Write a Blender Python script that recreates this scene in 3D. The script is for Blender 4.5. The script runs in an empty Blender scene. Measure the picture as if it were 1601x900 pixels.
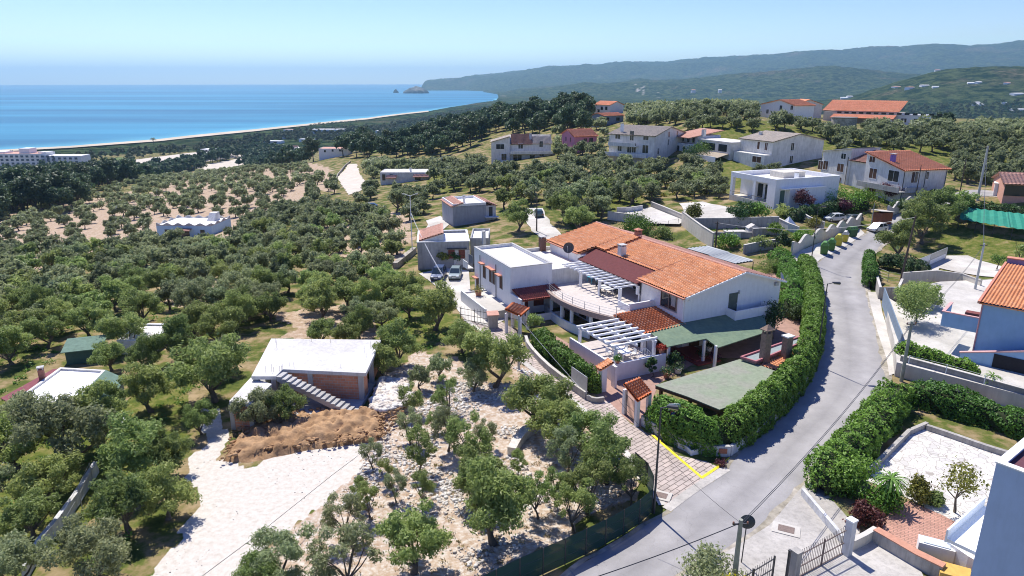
import bpy, math, random
import numpy as np
from mathutils import Vector, Matrix
R = math.radians
rnd = random.Random(7)
SC = bpy.context.scene
COL = SC.collection

# ------------------------------------------------------------------ camera, sky, sun, exposure
CAM_H = 28.0
PITCH = R(16.8)
FPX = 1067.0
cam_d = bpy.data.cameras.new("camera"); cam = bpy.data.objects.new("camera", cam_d); COL.objects.link(cam)
cam_d.sensor_width = 36.0; cam_d.lens = 36.0 * FPX / 1601.0
cam_d.clip_start = 0.5; cam_d.clip_end = 90000
cam.location = (0, 0, CAM_H); cam.rotation_euler = (R(90) - PITCH, 0, 0)
SC.camera = cam
SC.view_settings.view_transform = 'Standard'; SC.view_settings.look = 'None'
SC.view_settings.gamma = 1.0; SC.view_settings.use_curve_mapping = False
SC.view_settings.exposure = 0.52
SUN_EL = R(58); SUN_H = Vector((-0.43, 0.903)).normalized()
world = bpy.data.worlds.new("World"); SC.world = world; world.use_nodes = True
wn = world.node_tree; wn.nodes.clear()
w_out = wn.nodes.new('ShaderNodeOutputWorld'); w_bg = wn.nodes.new('ShaderNodeBackground')
sky = wn.nodes.new('ShaderNodeTexSky'); sky.sky_type = 'NISHITA'; sky.sun_disc = False
sky.sun_elevation = SUN_EL; sky.sun_rotation = math.atan2(SUN_H.x, SUN_H.y)
sky.altitude = 80; sky.air_density = 1.0; sky.dust_density = 0.0; sky.ozone_density = 4.0
w_hs = wn.nodes.new('ShaderNodeHueSaturation'); w_hs.inputs['Saturation'].default_value = 1.22; w_hs.inputs['Hue'].default_value = 0.526; w_hs.inputs['Value'].default_value = .93
wn.links.new(sky.outputs[0], w_hs.inputs['Color']); wn.links.new(w_hs.outputs[0], w_bg.inputs[0]); w_bg.inputs[1].default_value = 0.118
wn.links.new(w_bg.outputs[0], w_out.inputs[0])
sun_d = bpy.data.lights.new("sun", 'SUN'); sun_d.energy = 4.6; sun_d.angle = R(0.53); sun_d.color = (1.0, 0.955, 0.88)
sun = bpy.data.objects.new("sun", sun_d); COL.objects.link(sun)
sv = Vector((SUN_H.x * math.cos(SUN_EL), SUN_H.y * math.cos(SUN_EL), math.sin(SUN_EL)))
sun.rotation_euler = sv.to_track_quat('Z', 'Y').to_euler(); sun.location = (0, 0, 120)
SC.cycles.use_denoising = True; SC.cycles.filter_width = 1.05
SC.cycles.max_bounces = 6; SC.cycles.diffuse_bounces = 3; SC.cycles.glossy_bounces = 2
SC.cycles.transmission_bounces = 3; SC.cycles.volume_bounces = 0; SC.cycles.transparent_max_bounces = 8

# ------------------------------------------------------------------ authoring helpers (photo position -> place on the ground)
CP, SP = math.cos(PITCH), math.sin(PITCH)
def ray(px, py):
    a = (px - 800.5) / FPX; b = (450.0 - py) / FPX
    return a, CP + b * SP, -SP + b * CP
def P(px, py, z=0.0):
    dx, dy, dz = ray(px, py); t = (z - CAM_H) / dz
    return Vector((dx * t, dy * t, z))
def proj(x, y, z):
    z = z - CAM_H; d = y * CP - z * SP; u = y * SP + z * CP
    return 800.5 + FPX * x / d, 450.0 - FPX * u / d
def elev(py): return math.atan((450.0 - py) / FPX) - PITCH
SEA_Z = -61.0

# ------------------------------------------------------------------ materials
MATS = {}
def mat(name, col, rough=0.8, var=0.12, scale=6.0, bump=0.0, bscale=None, col2=None, spec=0.3, metal=0.0, stain=0.0, alpha=None, trans=0.0):
    """base colour varied by noise; col2 mixes in patches; stain adds dark streaky dirt"""
    if name in MATS: return MATS[name]
    m = bpy.data.materials.new(name); m.use_nodes = True; MATS[name] = m
    t = m.node_tree; b = t.nodes['Principled BSDF']; N = t.nodes.new; L = t.links.new
    b.inputs['Roughness'].default_value = rough; b.inputs['Metallic'].default_value = metal
    b.inputs['Specular IOR Level'].default_value = spec
    tc = N('ShaderNodeTexCoord')
    n1 = N('ShaderNodeTexNoise'); n1.inputs['Scale'].default_value = scale; n1.inputs['Detail'].default_value = 6
    L(tc.outputs['Object'], n1.inputs['Vector'])
    mr = N('ShaderNodeMapRange'); mr.inputs[1].default_value = 0.3; mr.inputs[2].default_value = 0.7
    mr.inputs[3].default_value = 1 - var; mr.inputs[4].default_value = 1 + var
    L(n1.outputs[0], mr.inputs[0])
    last = None
    if col2:
        n2 = N('ShaderNodeTexNoise'); n2.inputs['Scale'].default_value = scale * 0.23; n2.inputs['Detail'].default_value = 5
        L(tc.outputs['Object'], n2.inputs['Vector'])
        m2 = N('ShaderNodeMapRange'); m2.inputs[1].default_value = 0.42; m2.inputs[2].default_value = 0.6
        L(n2.outputs[0], m2.inputs[0])
        mx = N('ShaderNodeMix'); mx.data_type = 'RGBA'
        mx.inputs[6].default_value = (*col, 1); mx.inputs[7].default_value = (*col2, 1)
        L(m2.outputs[0], mx.inputs[0]); last = mx.outputs[2]
    vm = N('ShaderNodeVectorMath'); vm.operation = 'SCALE'
    if last: L(last, vm.inputs[0])
    else: vm.inputs[0].default_value = col
    L(mr.outputs[0], vm.inputs['Scale']); last = vm.outputs[0]
    if stain:
        mp = N('ShaderNodeMapping'); mp.inputs['Scale'].default_value = (2.2, 2.2, 0.35)
        L(tc.outputs['Object'], mp.inputs[0])
        n3 = N('ShaderNodeTexNoise'); n3.inputs['Scale'].default_value = 1.3; n3.inputs['Detail'].default_value = 8
        n3.inputs['Roughness'].default_value = 0.7
        L(mp.outputs[0], n3.inputs['Vector'])
        m3 = N('ShaderNodeMapRange'); m3.inputs[1].default_value = 0.45; m3.inputs[2].default_value = 0.75
        m3.inputs[3].default_value = 1; m3.inputs[4].default_value = 1 - stain
        L(n3.outputs[0], m3.inputs[0])
        v3 = N('ShaderNodeVectorMath'); v3.operation = 'SCALE'; L(last, v3.inputs[0]); L(m3.outputs[0], v3.inputs['Scale']); last = v3.outputs[0]
    L(last, b.inputs['Base Color'])
    if bump:
        bp = N('ShaderNodeBump'); bp.inputs['Strength'].default_value = bump; bp.inputs['Distance'].default_value = 0.05
        nb = N('ShaderNodeTexNoise'); nb.inputs['Scale'].default_value = bscale or scale * 4; nb.inputs['Detail'].default_value = 5
        L(tc.outputs['Object'], nb.inputs['Vector']); L(nb.outputs[0], bp.inputs['Height']); L(bp.outputs[0], b.inputs['Normal'])
    if alpha is not None: b.inputs['Alpha'].default_value = alpha
    return m

def leaf_mat(name, c1, c2, c3=None, trans=0.22, gscale=0.5):
    """leaf colour picked per leaf (vertex attribute 'lv') and per tree (object random)"""
    if name in MATS: return MATS[name]
    m = bpy.data.materials.new(name); m.use_nodes = True; MATS[name] = m
    t = m.node_tree; N = t.nodes.new; L = t.links.new
    b = t.nodes['Principled BSDF']; out = t.nodes['Material Output']
    at = N('ShaderNodeAttribute'); at.attribute_name = 'lv'
    cr = N('ShaderNodeValToRGB'); e = cr.color_ramp.elements
    e[0].color = (*c1, 1); e[1].color = (*c2, 1)
    if c3:
        k = cr.color_ramp.elements.new(0.93); k.color = (*c2, 1); e[len(e) - 1].color = (*c3, 1)
    L(at.outputs['Fac'], cr.inputs[0])
    oi = N('ShaderNodeObjectInfo')
    hs = N('ShaderNodeHueSaturation')
    mr = N('ShaderNodeMapRange'); mr.inputs[3].default_value = 0.485; mr.inputs[4].default_value = 0.52
    mv = N('ShaderNodeMapRange'); mv.inputs[3].default_value = 0.75; mv.inputs[4].default_value = 1.25
    L(oi.outputs['Random'], mr.inputs[0])
    wn_ = N('ShaderNodeTexWhiteNoise'); wn_.noise_dimensions = '1D'; L(oi.outputs['Random'], wn_.inputs['W']); L(wn_.outputs[0], mv.inputs[0])
    L(mr.outputs[0], hs.inputs['Hue']); L(mv.outputs[0], hs.inputs['Value']); L(cr.outputs[0], hs.inputs['Color'])
    L(hs.outputs[0], b.inputs['Base Color']); b.inputs['Roughness'].default_value = 0.55; b.inputs['Specular IOR Level'].default_value = 0.35
    if trans:
        tr = N('ShaderNodeBsdfTranslucent'); L(hs.outputs[0], tr.inputs[0])
        mx = N('ShaderNodeMixShader'); mx.inputs[0].default_value = trans
        L(b.outputs[0], mx.inputs[1]); L(tr.outputs[0], mx.inputs[2]); L(mx.outputs[0], out.inputs[0])
    return m

# ------------------------------------------------------------------ mesh helpers
class MB:
    def __init__(s): s.v = []; s.f = []; s.m = []; s.mi = 0
    def add(s, vs, fs):
        n = len(s.v); s.v.extend([tuple(q) for q in vs])
        for f in fs: s.f.append(tuple(i + n for i in f)); s.m.append(s.mi)
        return s
    def hexa(s, b, t):
        """b, t: 4 bottom and 4 top points, counter-clockwise"""
        return s.add(list(b) + list(t), [(3, 2, 1, 0), (4, 5, 6, 7), (0, 1, 5, 4), (1, 2, 6, 5), (2, 3, 7, 6), (3, 0, 4, 7)])
    def box(s, fr, u0, u1, v0, v1, z0, z1):
        if u0 > u1: u0, u1 = u1, u0
        if v0 > v1: v0, v1 = v1, v0
        q = [(u0, v0), (u1, v0), (u1, v1), (u0, v1)]
        return s.hexa([fr(a, b, z0) for a, b in q], [fr(a, b, z1) for a, b in q])
    def prism(s, pts, z0, z1, cap=True):
        """pts xy ccw; z may be list"""
        n = len(pts); zs0 = z0 if hasattr(z0, '__len__') else [z0] * n; zs1 = z1 if hasattr(z1, '__len__') else [z1] * n
        vs = [(p[0], p[1], z) for p, z in zip(pts, zs0)] + [(p[0], p[1], z) for p, z in zip(pts, zs1)]
        fs = [(i, (i + 1) % n, n + (i + 1) % n, n + i) for i in range(n)]
        if cap: fs += [tuple(range(n - 1, -1, -1)), tuple(range(n, 2 * n))]
        return s.add(vs, fs)
    def slab(s, pts3, th):
        """thick sheet following 3D points (ccw from above), thickness down"""
        n = len(pts3)
        vs = [(p[0], p[1], p[2] - th) for p in pts3] + [tuple(p) for p in pts3]
        return s.add(vs, [(i, (i + 1) % n, n + (i + 1) % n, n + i) for i in range(n)] + [tuple(range(n - 1, -1, -1)), tuple(range(n, 2 * n))])
    def tube(s, pts, r, n=6, caps=True):
        pts = [Vector(p) for p in pts]; rs = r if hasattr(r, '__len__') else [r] * len(pts)
        vs = []; fs = []
        up = Vector((0, 0, 1))
        for i, p in enumerate(pts):
            d = (pts[min(i + 1, len(pts) - 1)] - pts[max(i - 1, 0)]).normalized()
            a = d.cross(up)
            if a.length < 1e-3: a = d.cross(Vector((1, 0, 0)))
            a.normalize(); b = d.cross(a)
            for k in range(n):
                t = 2 * math.pi * k / n
                vs.append(p + a * (math.cos(t) * rs[i]) + b * (math.sin(t) * rs[i]))
        for i in range(len(pts) - 1):
            for k in range(n):
                k2 = (k + 1) % n; fs.append((i * n + k, i * n + k2, (i + 1) * n + k2, (i + 1) * n + k))
        if caps: fs += [tuple(range(n)), tuple(range((len(pts) - 1) * n + n - 1, (len(pts) - 1) * n - 1, -1))]
        return s.add(vs, fs)
    def bar(s, a, b, w, h):
        a = Vector(a); b = Vector(b); d = (b - a).normalized(); up = Vector((0, 0, 1))
        x = d.cross(up)
        if x.length < 1e-3: x = Vector((1, 0, 0))
        x.normalize(); y = x.cross(d)
        q = [(-w / 2, -h / 2), (w / 2, -h / 2), (w / 2, h / 2), (-w / 2, h / 2)]
        return s.hexa([a + x * i + y * j for i, j in q], [b + x * i + y * j for i, j in q])
    def lathe(s, c, prof, n=12):
        vs = []; fs = []
        for r_, z in prof:
            for k in range(n):
                t = 2 * math.pi * k / n; vs.append((c[0] + r_ * math.cos(t), c[1] + r_ * math.sin(t), c[2] + z))
        for i in range(len(prof) - 1):
            for k in range(n):
                k2 = (k + 1) % n; fs.append((i * n + k, i * n + k2, (i + 1) * n + k2, (i + 1) * n + k))
        fs += [tuple(range(n - 1, -1, -1)), tuple(range((len(prof) - 1) * n, len(prof) * n))]
        return s.add(vs, fs)
    def ell(s, c, r, n=8, m=5):
        pr = []
        vs = []; fs = []
        for i in range(m + 1):
            ph = math.pi * i / m
            for k in range(n):
                t = 2 * math.pi * k / n
                vs.append((c[0] + r[0] * math.sin(ph) * math.cos(t), c[1] + r[1] * math.sin(ph) * math.sin(t), c[2] - r[2] * math.cos(ph)))
        for i in range(m):
            for k in range(n):
                k2 = (k + 1) % n; fs.append((i * n + k, i * n + k2, (i + 1) * n + k2, (i + 1) * n + k))
        return s.add(vs, fs)
    def build(s, name, m, parent=None, smooth=False, origin=None):
        o0 = Vector((0, 0, 0))
        if parent is not None: o0 = Vector(parent['_o'])
        elif origin is not None: o0 = Vector(origin)
        me = bpy.data.meshes.new(name)
        me.from_pydata([(a - o0[0], b - o0[1], c - o0[2]) for a, b, c in s.v], [], s.f)
        ms = m if isinstance(m, (list, tuple)) else [m]
        for q in ms: me.materials.append(q)
        if len(ms) > 1: me.polygons.foreach_set('material_index', s.m)
        if smooth: me.polygons.foreach_set('use_smooth', [True] * len(me.polygons))
        me.update()
        o = bpy.data.objects.new(name, me); COL.objects.link(o)
        o['_o'] = tuple(o0)
        if parent is not None: o.parent = parent
        else: o.location = o0
        return o
def tag(o, label, cat=None, group=None, kind=None):
    if label: o['label'] = label
    if cat: o['category'] = cat
    if group: o['group'] = group
    if kind: o['kind'] = kind
    return o
def thing(name, label, cat, loc, group=None):
    o = bpy.data.objects.new(name, None); COL.objects.link(o); o.empty_display_size = 0.3
    o.location = loc; o['_o'] = tuple(loc)
    return tag(o, label, cat, group)
class Fr:
    """local frame: u along angle a, v to its left"""
    def __init__(s, o, a, z=0.0): s.o = o; s.c = math.cos(a); s.s = math.sin(a); s.z = z; s.a = a
    def __call__(s, u, v, z=0.0): return (s.o[0] + u * s.c - v * s.s, s.o[1] + u * s.s + v * s.c, s.z + z)
    def inv(s, x, y):
        x -= s.o[0]; y -= s.o[1]; return x * s.c + y * s.s, -x * s.s + y * s.c
def np_mesh(name, verts, faces, mats, smooth=False, attrs=None, parent=None, origin=(0, 0, 0), mi=None):
    me = bpy.data.meshes.new(name); verts = np.asarray(verts, dtype=np.float32) - np.asarray(origin, dtype=np.float32); faces = np.asarray(faces, dtype=np.int32)
    nv = len(verts); nf, k = faces.shape
    me.vertices.add(nv); me.vertices.foreach_set('co', verts.ravel())
    me.loops.add(nf * k); me.loops.foreach_set('vertex_index', faces.ravel())
    me.polygons.add(nf); me.polygons.foreach_set('loop_start', np.arange(0, nf * k, k, dtype=np.int32))
    for m in (mats if isinstance(mats, (list, tuple)) else [mats]): me.materials.append(m)
    if mi is not None: me.polygons.foreach_set('material_index', np.asarray(mi, dtype=np.int32))
    if smooth: me.polygons.foreach_set('use_smooth', np.ones(nf, dtype=bool))
    if attrs:
        for an, (ty, arr) in attrs.items():
            if ty == 'F': a = me.attributes.new(an, 'FLOAT', 'POINT'); a.data.foreach_set('value', np.asarray(arr, dtype=np.float32))
            else: a = me.attributes.new(an, 'FLOAT_COLOR', 'POINT'); a.data.foreach_set('color', np.asarray(arr, dtype=np.float32).ravel())
    me.update(calc_edges=True)
    o = bpy.data.objects.new(name, me); COL.objects.link(o); o['_o'] = tuple(origin)
    if parent is not None: o.parent = parent
    else: o.location = origin
    return o
def inpoly(X, Y, poly):
    ins = np.zeros(np.shape(X), dtype=bool); n = len(poly)
    for i in range(n):
        x0, y0 = poly[i][0], poly[i][1]; x1, y1 = poly[(i + 1) % n][0], poly[(i + 1) % n][1]
        c = ((y0 > Y) != (y1 > Y)) & (X < (x1 - x0) * (Y - y0) / ((y1 - y0) if y1 != y0 else 1e-9) + x0)
        ins ^= c
    return ins
# value noise, numpy
_rs = np.random.RandomState(3); _perm = _rs.rand(256, 256)
def vnoise(x, y):
    xi = np.floor(x).astype(int); yi = np.floor(y).astype(int); fx = x - xi; fy = y - yi
    fx = fx * fx * (3 - 2 * fx); fy = fy * fy * (3 - 2 * fy)
    g = lambda a, b: _perm[a & 255, b & 255]
    return (g(xi, yi) * (1 - fx) + g(xi + 1, yi) * fx) * (1 - fy) + (g(xi, yi + 1) * (1 - fx) + g(xi + 1, yi + 1) * fx) * fy
def fbm(x, y, o=5, ridge=False):
    s = 0; a = 0.5; 
    for i in range(o):
        n = vnoise(x + i * 17.3, y - i * 9.1)
        if ridge: n = 1 - abs(2 * n - 1)
        s = s + a * n; a *= 0.5; x = x * 2.03; y = y * 2.03
    return s

# ------------------------------------------------------------------ terrain height
CTRL = [  # px, py, z  (where the ground stands seen from the flight height)
 (0,880,0),(300,880,0),(600,880,0),(900,880,0),(1200,880,0),(1500,880,0),(0,700,0),(300,700,0),(600,700,0),(900,700,0),(1200,700,0),(1600,700,0),
 (0,580,-.5),(300,560,0),(500,560,0),(800,560,0),(1100,560,0),(1400,560,0),(1650,560,0),(-150,560,-1),(-150,750,0),(1750,750,0),
 (0,470,-4),(200,470,-2.5),(400,470,-1),(600,470,0),(700,440,0),(800,440,0),(1000,440,0),(1250,440,0),(1600,440,.5),
 (-100,400,-12),(100,400,-8),(300,372,-8.5),(450,380,-3.5),(550,380,-2),(700,370,0),(850,370,1),(1000,370,1),(1400,350,1.5),(1600,370,2),
 (-100,330,-24),(130,300,-24),(300,310,-16),(450,300,-9),(560,300,-5),(620,287,-4),(735,350,0),(740,290,0),(850,320,2),(1000,310,3),(1215,340,3.5),(1100,330,3),(1420,312,4.5),(1601,300,5),
 (50,262,-48),(-150,265,-48),(200,255,-46),(330,262,-30),(450,260,-20),(520,247,-13),(650,245,-8),(740,255,-2),(815,258,2.5),(905,232,5),(1010,252,6),(1180,264,6.5),(1375,300,5),(1500,290,7),(1650,290,8),
 (300,240,-50),(420,225,-50),(520,215,-46),(620,212,-34),(700,205,-16),(760,190,-4),(850,190,8),(940,180,12),(1050,185,15),(1150,190,16),(1250,190,14),(1345,192,13),(1450,200,11),(1550,215,11),(1650,220,11),
]
def _ctrl():
    A = []
    for px, py, z in CTRL:
        p = P(px, py, z); A.append((math.atan2(p.x, p.y), math.log(math.hypot(p.x, p.y)), z))
    A = np.array(A); return A
_A = _ctrl()
def _k(d2): 
    return np.sqrt(d2 + 0.012)
def _fit():
    t = _A[:, 0] * 1.6; l = _A[:, 1]; z = _A[:, 2]
    d2 = (t[:, None] - t[None]) ** 2 + (l[:, None] - l[None]) ** 2
    n = len(z); K = _k(d2) ; M = np.zeros((n + 1, n + 1)); M[:n, :n] = K + np.eye(n) * 1e-3; M[:n, n] = 1; M[n, :n] = 1
    w = np.linalg.solve(M, np.append(z, 0)); return t, l, w
_T, _L, _W = _fit()
COAST_PX = [(-900,300),(-400,262),(0,238),(112,231.5),(200,224.5),(250,220.5),(400,204),(475,195.5),(575,185.5),(670,174),(770,161.5)]
COAST = [P(a, b, SEA_Z) for a, b in COAST_PX] + [P(778, 154, SEA_Z)]
_cth = np.array([math.atan2(c.x, c.y) for c in COAST]); _cr = np.array([math.hypot(c.x, c.y) for c in COAST])
def px_far(th): return 800.5 + FPX * np.tan(th) / CP
SKYL = [(600,128),(660,128),(668,124),(700,121),(735,119),(760,115),(800,111),(850,104),(900,100.5),(935,99.5),(960,96),(1000,95.5),(1030,96),(1080,91),(1110,88.5),(1160,86),(1200,84.5),(1240,80),(1280,77),(1310,77.5),(1350,72),(1400,72),(1450,67),(1500,71),(1550,68),(1601,60),(1800,62),(2500,80)]
RB = [(600,160),(764,157),(778,152),(800,143),(850,136),(900,132),(1000,124),(1100,118),(1200,112),(1300,104),(1380,112),(1450,116),(1500,106),(1600,100),(2500,100)]
RA = [(600,185),(900,172),(1200,166),(1330,150),(1400,126),(1470,108),(1540,101),(1620,100),(2500,105)]
def _ti(tab, px, r):
    y = np.interp(px, [a for a, _ in tab], [b for _, b in tab]); b = (450 - y) / FPX
    return CAM_H + r * (b * CP - SP) / np.hypot((px - 800.5) / FPX, CP + b * SP)
def sstep(a, b, x):
    t = np.clip((x - a) / (b - a), 0, 1); return t * t * (3 - 2 * t)
def Znp(x, y):
    x = np.asarray(x, float); y = np.asarray(y, float)
    r = np.hypot(x, y) + 1e-6; th = np.arctan2(x, y)
    t = th * 1.6; l = np.log(np.minimum(r, 1100))
    sh = t.shape; t = t.ravel(); l = l.ravel(); z = np.zeros(len(t))
    for i in range(0, len(t), 20000):
        d2 = (t[i:i + 20000, None] - _T[None]) ** 2 + (l[i:i + 20000, None] - _L[None]) ** 2
        z[i:i + 20000] = _k(d2) @ _W[:-1] + _W[-1]
    z = z.reshape(sh)
    z = z * sstep(72, 125, r)
    # far land
    px = px_far(th)
    zc = _ti(SKYL, px, 9000); zb = _ti(RB, px, 4600); za = _ti(RA, px, 2500)
    nz = fbm(x / 900 + 5, y / 900, 6, True)
    ks = [500, 900, 1700, 2500, 3300, 4600, 6200, 9000, 14000]
    vall = -45 + 0 * zc
    zs = [np.where(px > 900, 6.0, -10.0), vall * 0.6, vall, za, np.minimum(za, zb) - 45, zb, np.minimum(zb, zc) * 0.8 - 20, zc, zc - 120]
    zf = zs[0]
    for i in range(len(ks) - 1):
        f = sstep(ks[i], ks[i + 1], r); zf = zf * (1 - f) + zs[i + 1] * f
    amp = np.interp(r, [600, 1500, 2500, 4600, 7500, 9000], [0, 8, 22, 55, 120, 40])
    zf = zf + (nz - 0.80) * amp * 1.6 - _skc(px, r) + (fbm(x / 160, y / 160, 3) - .44) * np.interp(r, [600, 2000, 9000], [0, 8, 26])
    zf = zf + (fbm(x / 28, y / 28, 2) - .375) * np.interp(r, [900, 2500, 9000], [0, 9, 16])
    zf = np.where((px > 560) & (r < 6500), np.maximum(zf, -50 + 6 * (nz - .5)), zf)
    # coast side
    rc = np.interp(th, _cth, _cr)
    west = th < _cth[-1]
    plain = np.interp(r, [450, 900, 1500, 3000], [-44, -54, -57, -57])
    shore = SEA_Z + 6 * sstep(0, 1, (rc - r) / (0.05 * rc)) - 14 * sstep(0, 1, (r - rc) / (0.06 * rc))
    zl = np.minimum(np.maximum(plain, -57.5), shore)
    hr = np.interp(px, [730, 778], [6800, 4300]); head = sstep(655, 664, px) * sstep(hr, hr + 1900, r)
    beyond = r > rc
    zl = np.where(beyond & (px > 650), zl * (1 - head) + np.maximum(zf, SEA_Z - 5) * head, zl)
    zfar = np.where(west, zl, zf)
    blw = sstep(-0.1, 0.0, th - _cth[-1])
    zfar = np.where(beyond | (r > 3200), zfar, zl * (1 - blw) + zf * blw)
    b = np.where(px < 900, sstep(430, 760, r), sstep(430, 620, r))
    return z * (1 - b) + zfar * b
def _skc(px, r): return np.interp(px, SKX, SKD) * sstep(6000, 8500, r) if SKX is not None else 0
SKX = None
_th = np.radians(np.linspace(-5, 40, 160)); _sk = []
for _q in _th:
    _r = np.linspace(7000, 12000, 120); _zz0 = Znp(_r * np.sin(_q), _r * np.cos(_q)); _e = ((_zz0 - CAM_H) / _r); _k0 = int(np.argmax(_e)); _px = float(px_far(_q)); _ty = np.interp(_px, [a for a, _ in SKYL], [b for _, b in SKYL]); _b = (450 - _ty) / FPX; _sk.append((_px, (_e[_k0] - (_b * CP - SP) / math.hypot((_px - 800.5) / FPX, CP + _b * SP)) * _r[_k0]))
SKX = [a for a, _ in _sk]; SKD = np.convolve([b for _, b in _sk], np.ones(9) / 9, 'same')
def Z(x, y): return float(Znp(np.array([x]), np.array([y]))[0])
def G(px, py, lift=0.0):
    """point on the ground under a photo position"""
    dx, dy, dz = ray(px, py)
    ts = np.geomspace(20, 3000, 260)
    zz = Znp(dx * ts, dy * ts) + lift - (CAM_H + dz * ts)
    i = int(np.argmax(zz > 0)) or 1
    a, b = ts[i - 1], ts[i]
    f0, f1 = zz[i - 1], zz[i]
    t = a + (b - a) * (-f0) / (f1 - f0 + 1e-9)
    return Vector((dx * t, dy * t, CAM_H + dz * t))

# ------------------------------------------------------------------ ground masks
def PP(l, z=0.0): return [P(a, b, z) for a, b in l]
def GG(l): return [G(a, b) for a, b in l]
GRAVEL = PP([(298,640),(330,640),(352,690),(345,722),(390,716),(480,700),(570,690),(590,690),(560,735),(500,790),(455,830),(415,862),(375,900),(340,960),(180,960),(215,900),(262,850),(300,800),(292,745),(285,715),(318,690)])
STONY = PP([(590,592),(650,545),(700,560),(770,600),(850,605),(905,680),(1000,750),(1010,770),(900,830),(800,880),(760,900),(700,960),(400,960),(380,900),(420,862),(500,792),(560,735),(590,690),(572,660)])
BANK = PP([(1000,735),(1010,790),(960,760),(900,690),(850,640),(800,590),(760,540),(735,505),(760,510),(830,575),(900,640),(960,700)])
ROAD_L = [(600,1080),(760,970),(880,900),(985,838),(1040,799),(1132,738),(1148,712),(1200,672),(1255,612),(1279,560),(1283,500),(1277,450),(1266,421),(1283,405),(1302,397),(1325,383),(1345,369),(1372,352),(1392,337),(1420,328),(1450,317),(1480,309),(1498,300),(1530,296),(1560,300)]
ROAD_R = [(1000,1080),(1010,970),(1050,905),(1152,853),(1203,820),(1262,748),(1312,690),(1365,640),(1388,602),(1383,560),(1368,500),(1357,460),(1354,430),(1362,402),(1380,384),(1402,368),(1412,362),(1424,354),(1436,346),(1452,336),(1480,327),(1500,318),(1520,308),(1546,306),(1575,309)]
def resample(pts, n):
    pts = [Vector(p) for p in pts]; d = [0]
    for a, b in zip(pts, pts[1:]): d.append(d[-1] + (b - a).length)
    out = []
    for i in range(n):
        t = d[-1] * i / (n - 1); j = max(0, min(len(d) - 2, int(np.searchsorted(d, t)) - 1)); f = (t - d[j]) / (d[j + 1] - d[j] + 1e-9)
        out.append(pts[j].lerp(pts[j + 1], f))
    return out
def smooth(pts, k=2):
    for _ in range(k):
        q = [pts[0]]
        for a, b in zip(pts, pts[1:]): q += [a.lerp(b, .25), a.lerp(b, .75)]
        q.append(pts[-1]); pts = q
    return pts
rl = smooth([G(a, b) if b < 520 else P(a, b) for a, b in ROAD_L]); rr = smooth([G(a, b) if b < 520 else P(a, b) for a, b in ROAD_R])
def strip(name, La, Rb, lift, m, n=None, cross=6):
    n = n or len(La); 
    if n != len(La): La = resample(La, n); Rb = resample(Rb, n)
    V = []; 
    for a, b in zip(La, Rb):
        for k in range(cross + 1):
            p = a.lerp(b, k / cross); V.append((p.x, p.y))
    V = np.array(V); zz = Znp(V[:, 0], V[:, 1]) + lift
    F = [(i * (cross + 1) + k, i * (cross + 1) + k + 1, (i + 1) * (cross + 1) + k + 1, (i + 1) * (cross + 1) + k) for i in range(len(La) - 1) for k in range(cross)]
    return np_mesh(name, np.column_stack([V, zz]), F, m)
from mathutils.geometry import delaunay_2d_cdt
def drape(name, poly, lift, m, sp=2.0, flat=None, jit=0.0):
    """ground sheet filling an outline, following the ground (or level at flat)"""
    b = []
    for i in range(len(poly)):
        a, c = Vector(poly[i][:2]), Vector(poly[(i + 1) % len(poly)][:2]); k = max(1, int((c - a).length / sp))
        for j in range(k):
            q = a.lerp(c, j / k)
            if jit: q = q + Vector(((vnoise(q.x * 1.3, q.y * 1.3) - .5) * jit, (vnoise(q.x * 1.3 + 40, q.y * 1.3) - .5) * jit))
            b.append(q)
    xs = [p.x for p in b]; ys = [p.y for p in b]; pts = list(b)
    X, Y = np.meshgrid(np.arange(min(xs), max(xs), sp), np.arange(min(ys), max(ys), sp)); ins = inpoly(X, Y, b)
    for x, y in zip(X[ins], Y[ins]): pts.append(Vector((x, y)))
    r_ = delaunay_2d_cdt(pts, [], [list(range(len(b)))], 1, 1e-4)
    V = np.array([(v[0], v[1]) for v in r_[0]]); F = [f for f in r_[2] if len(f) == 3]
    zz = (Znp(V[:, 0], V[:, 1]) if flat is None else np.full(len(V), flat)) + lift
    F = [f if ((V[f[1]] - V[f[0]])[0] * (V[f[2]] - V[f[0]])[1] - (V[f[1]] - V[f[0]])[1] * (V[f[2]] - V[f[0]])[0]) > 0 else f[::-1] for f in F]
    o = np_mesh(name, np.column_stack([V, zz]), F, m)
    return o

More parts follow.
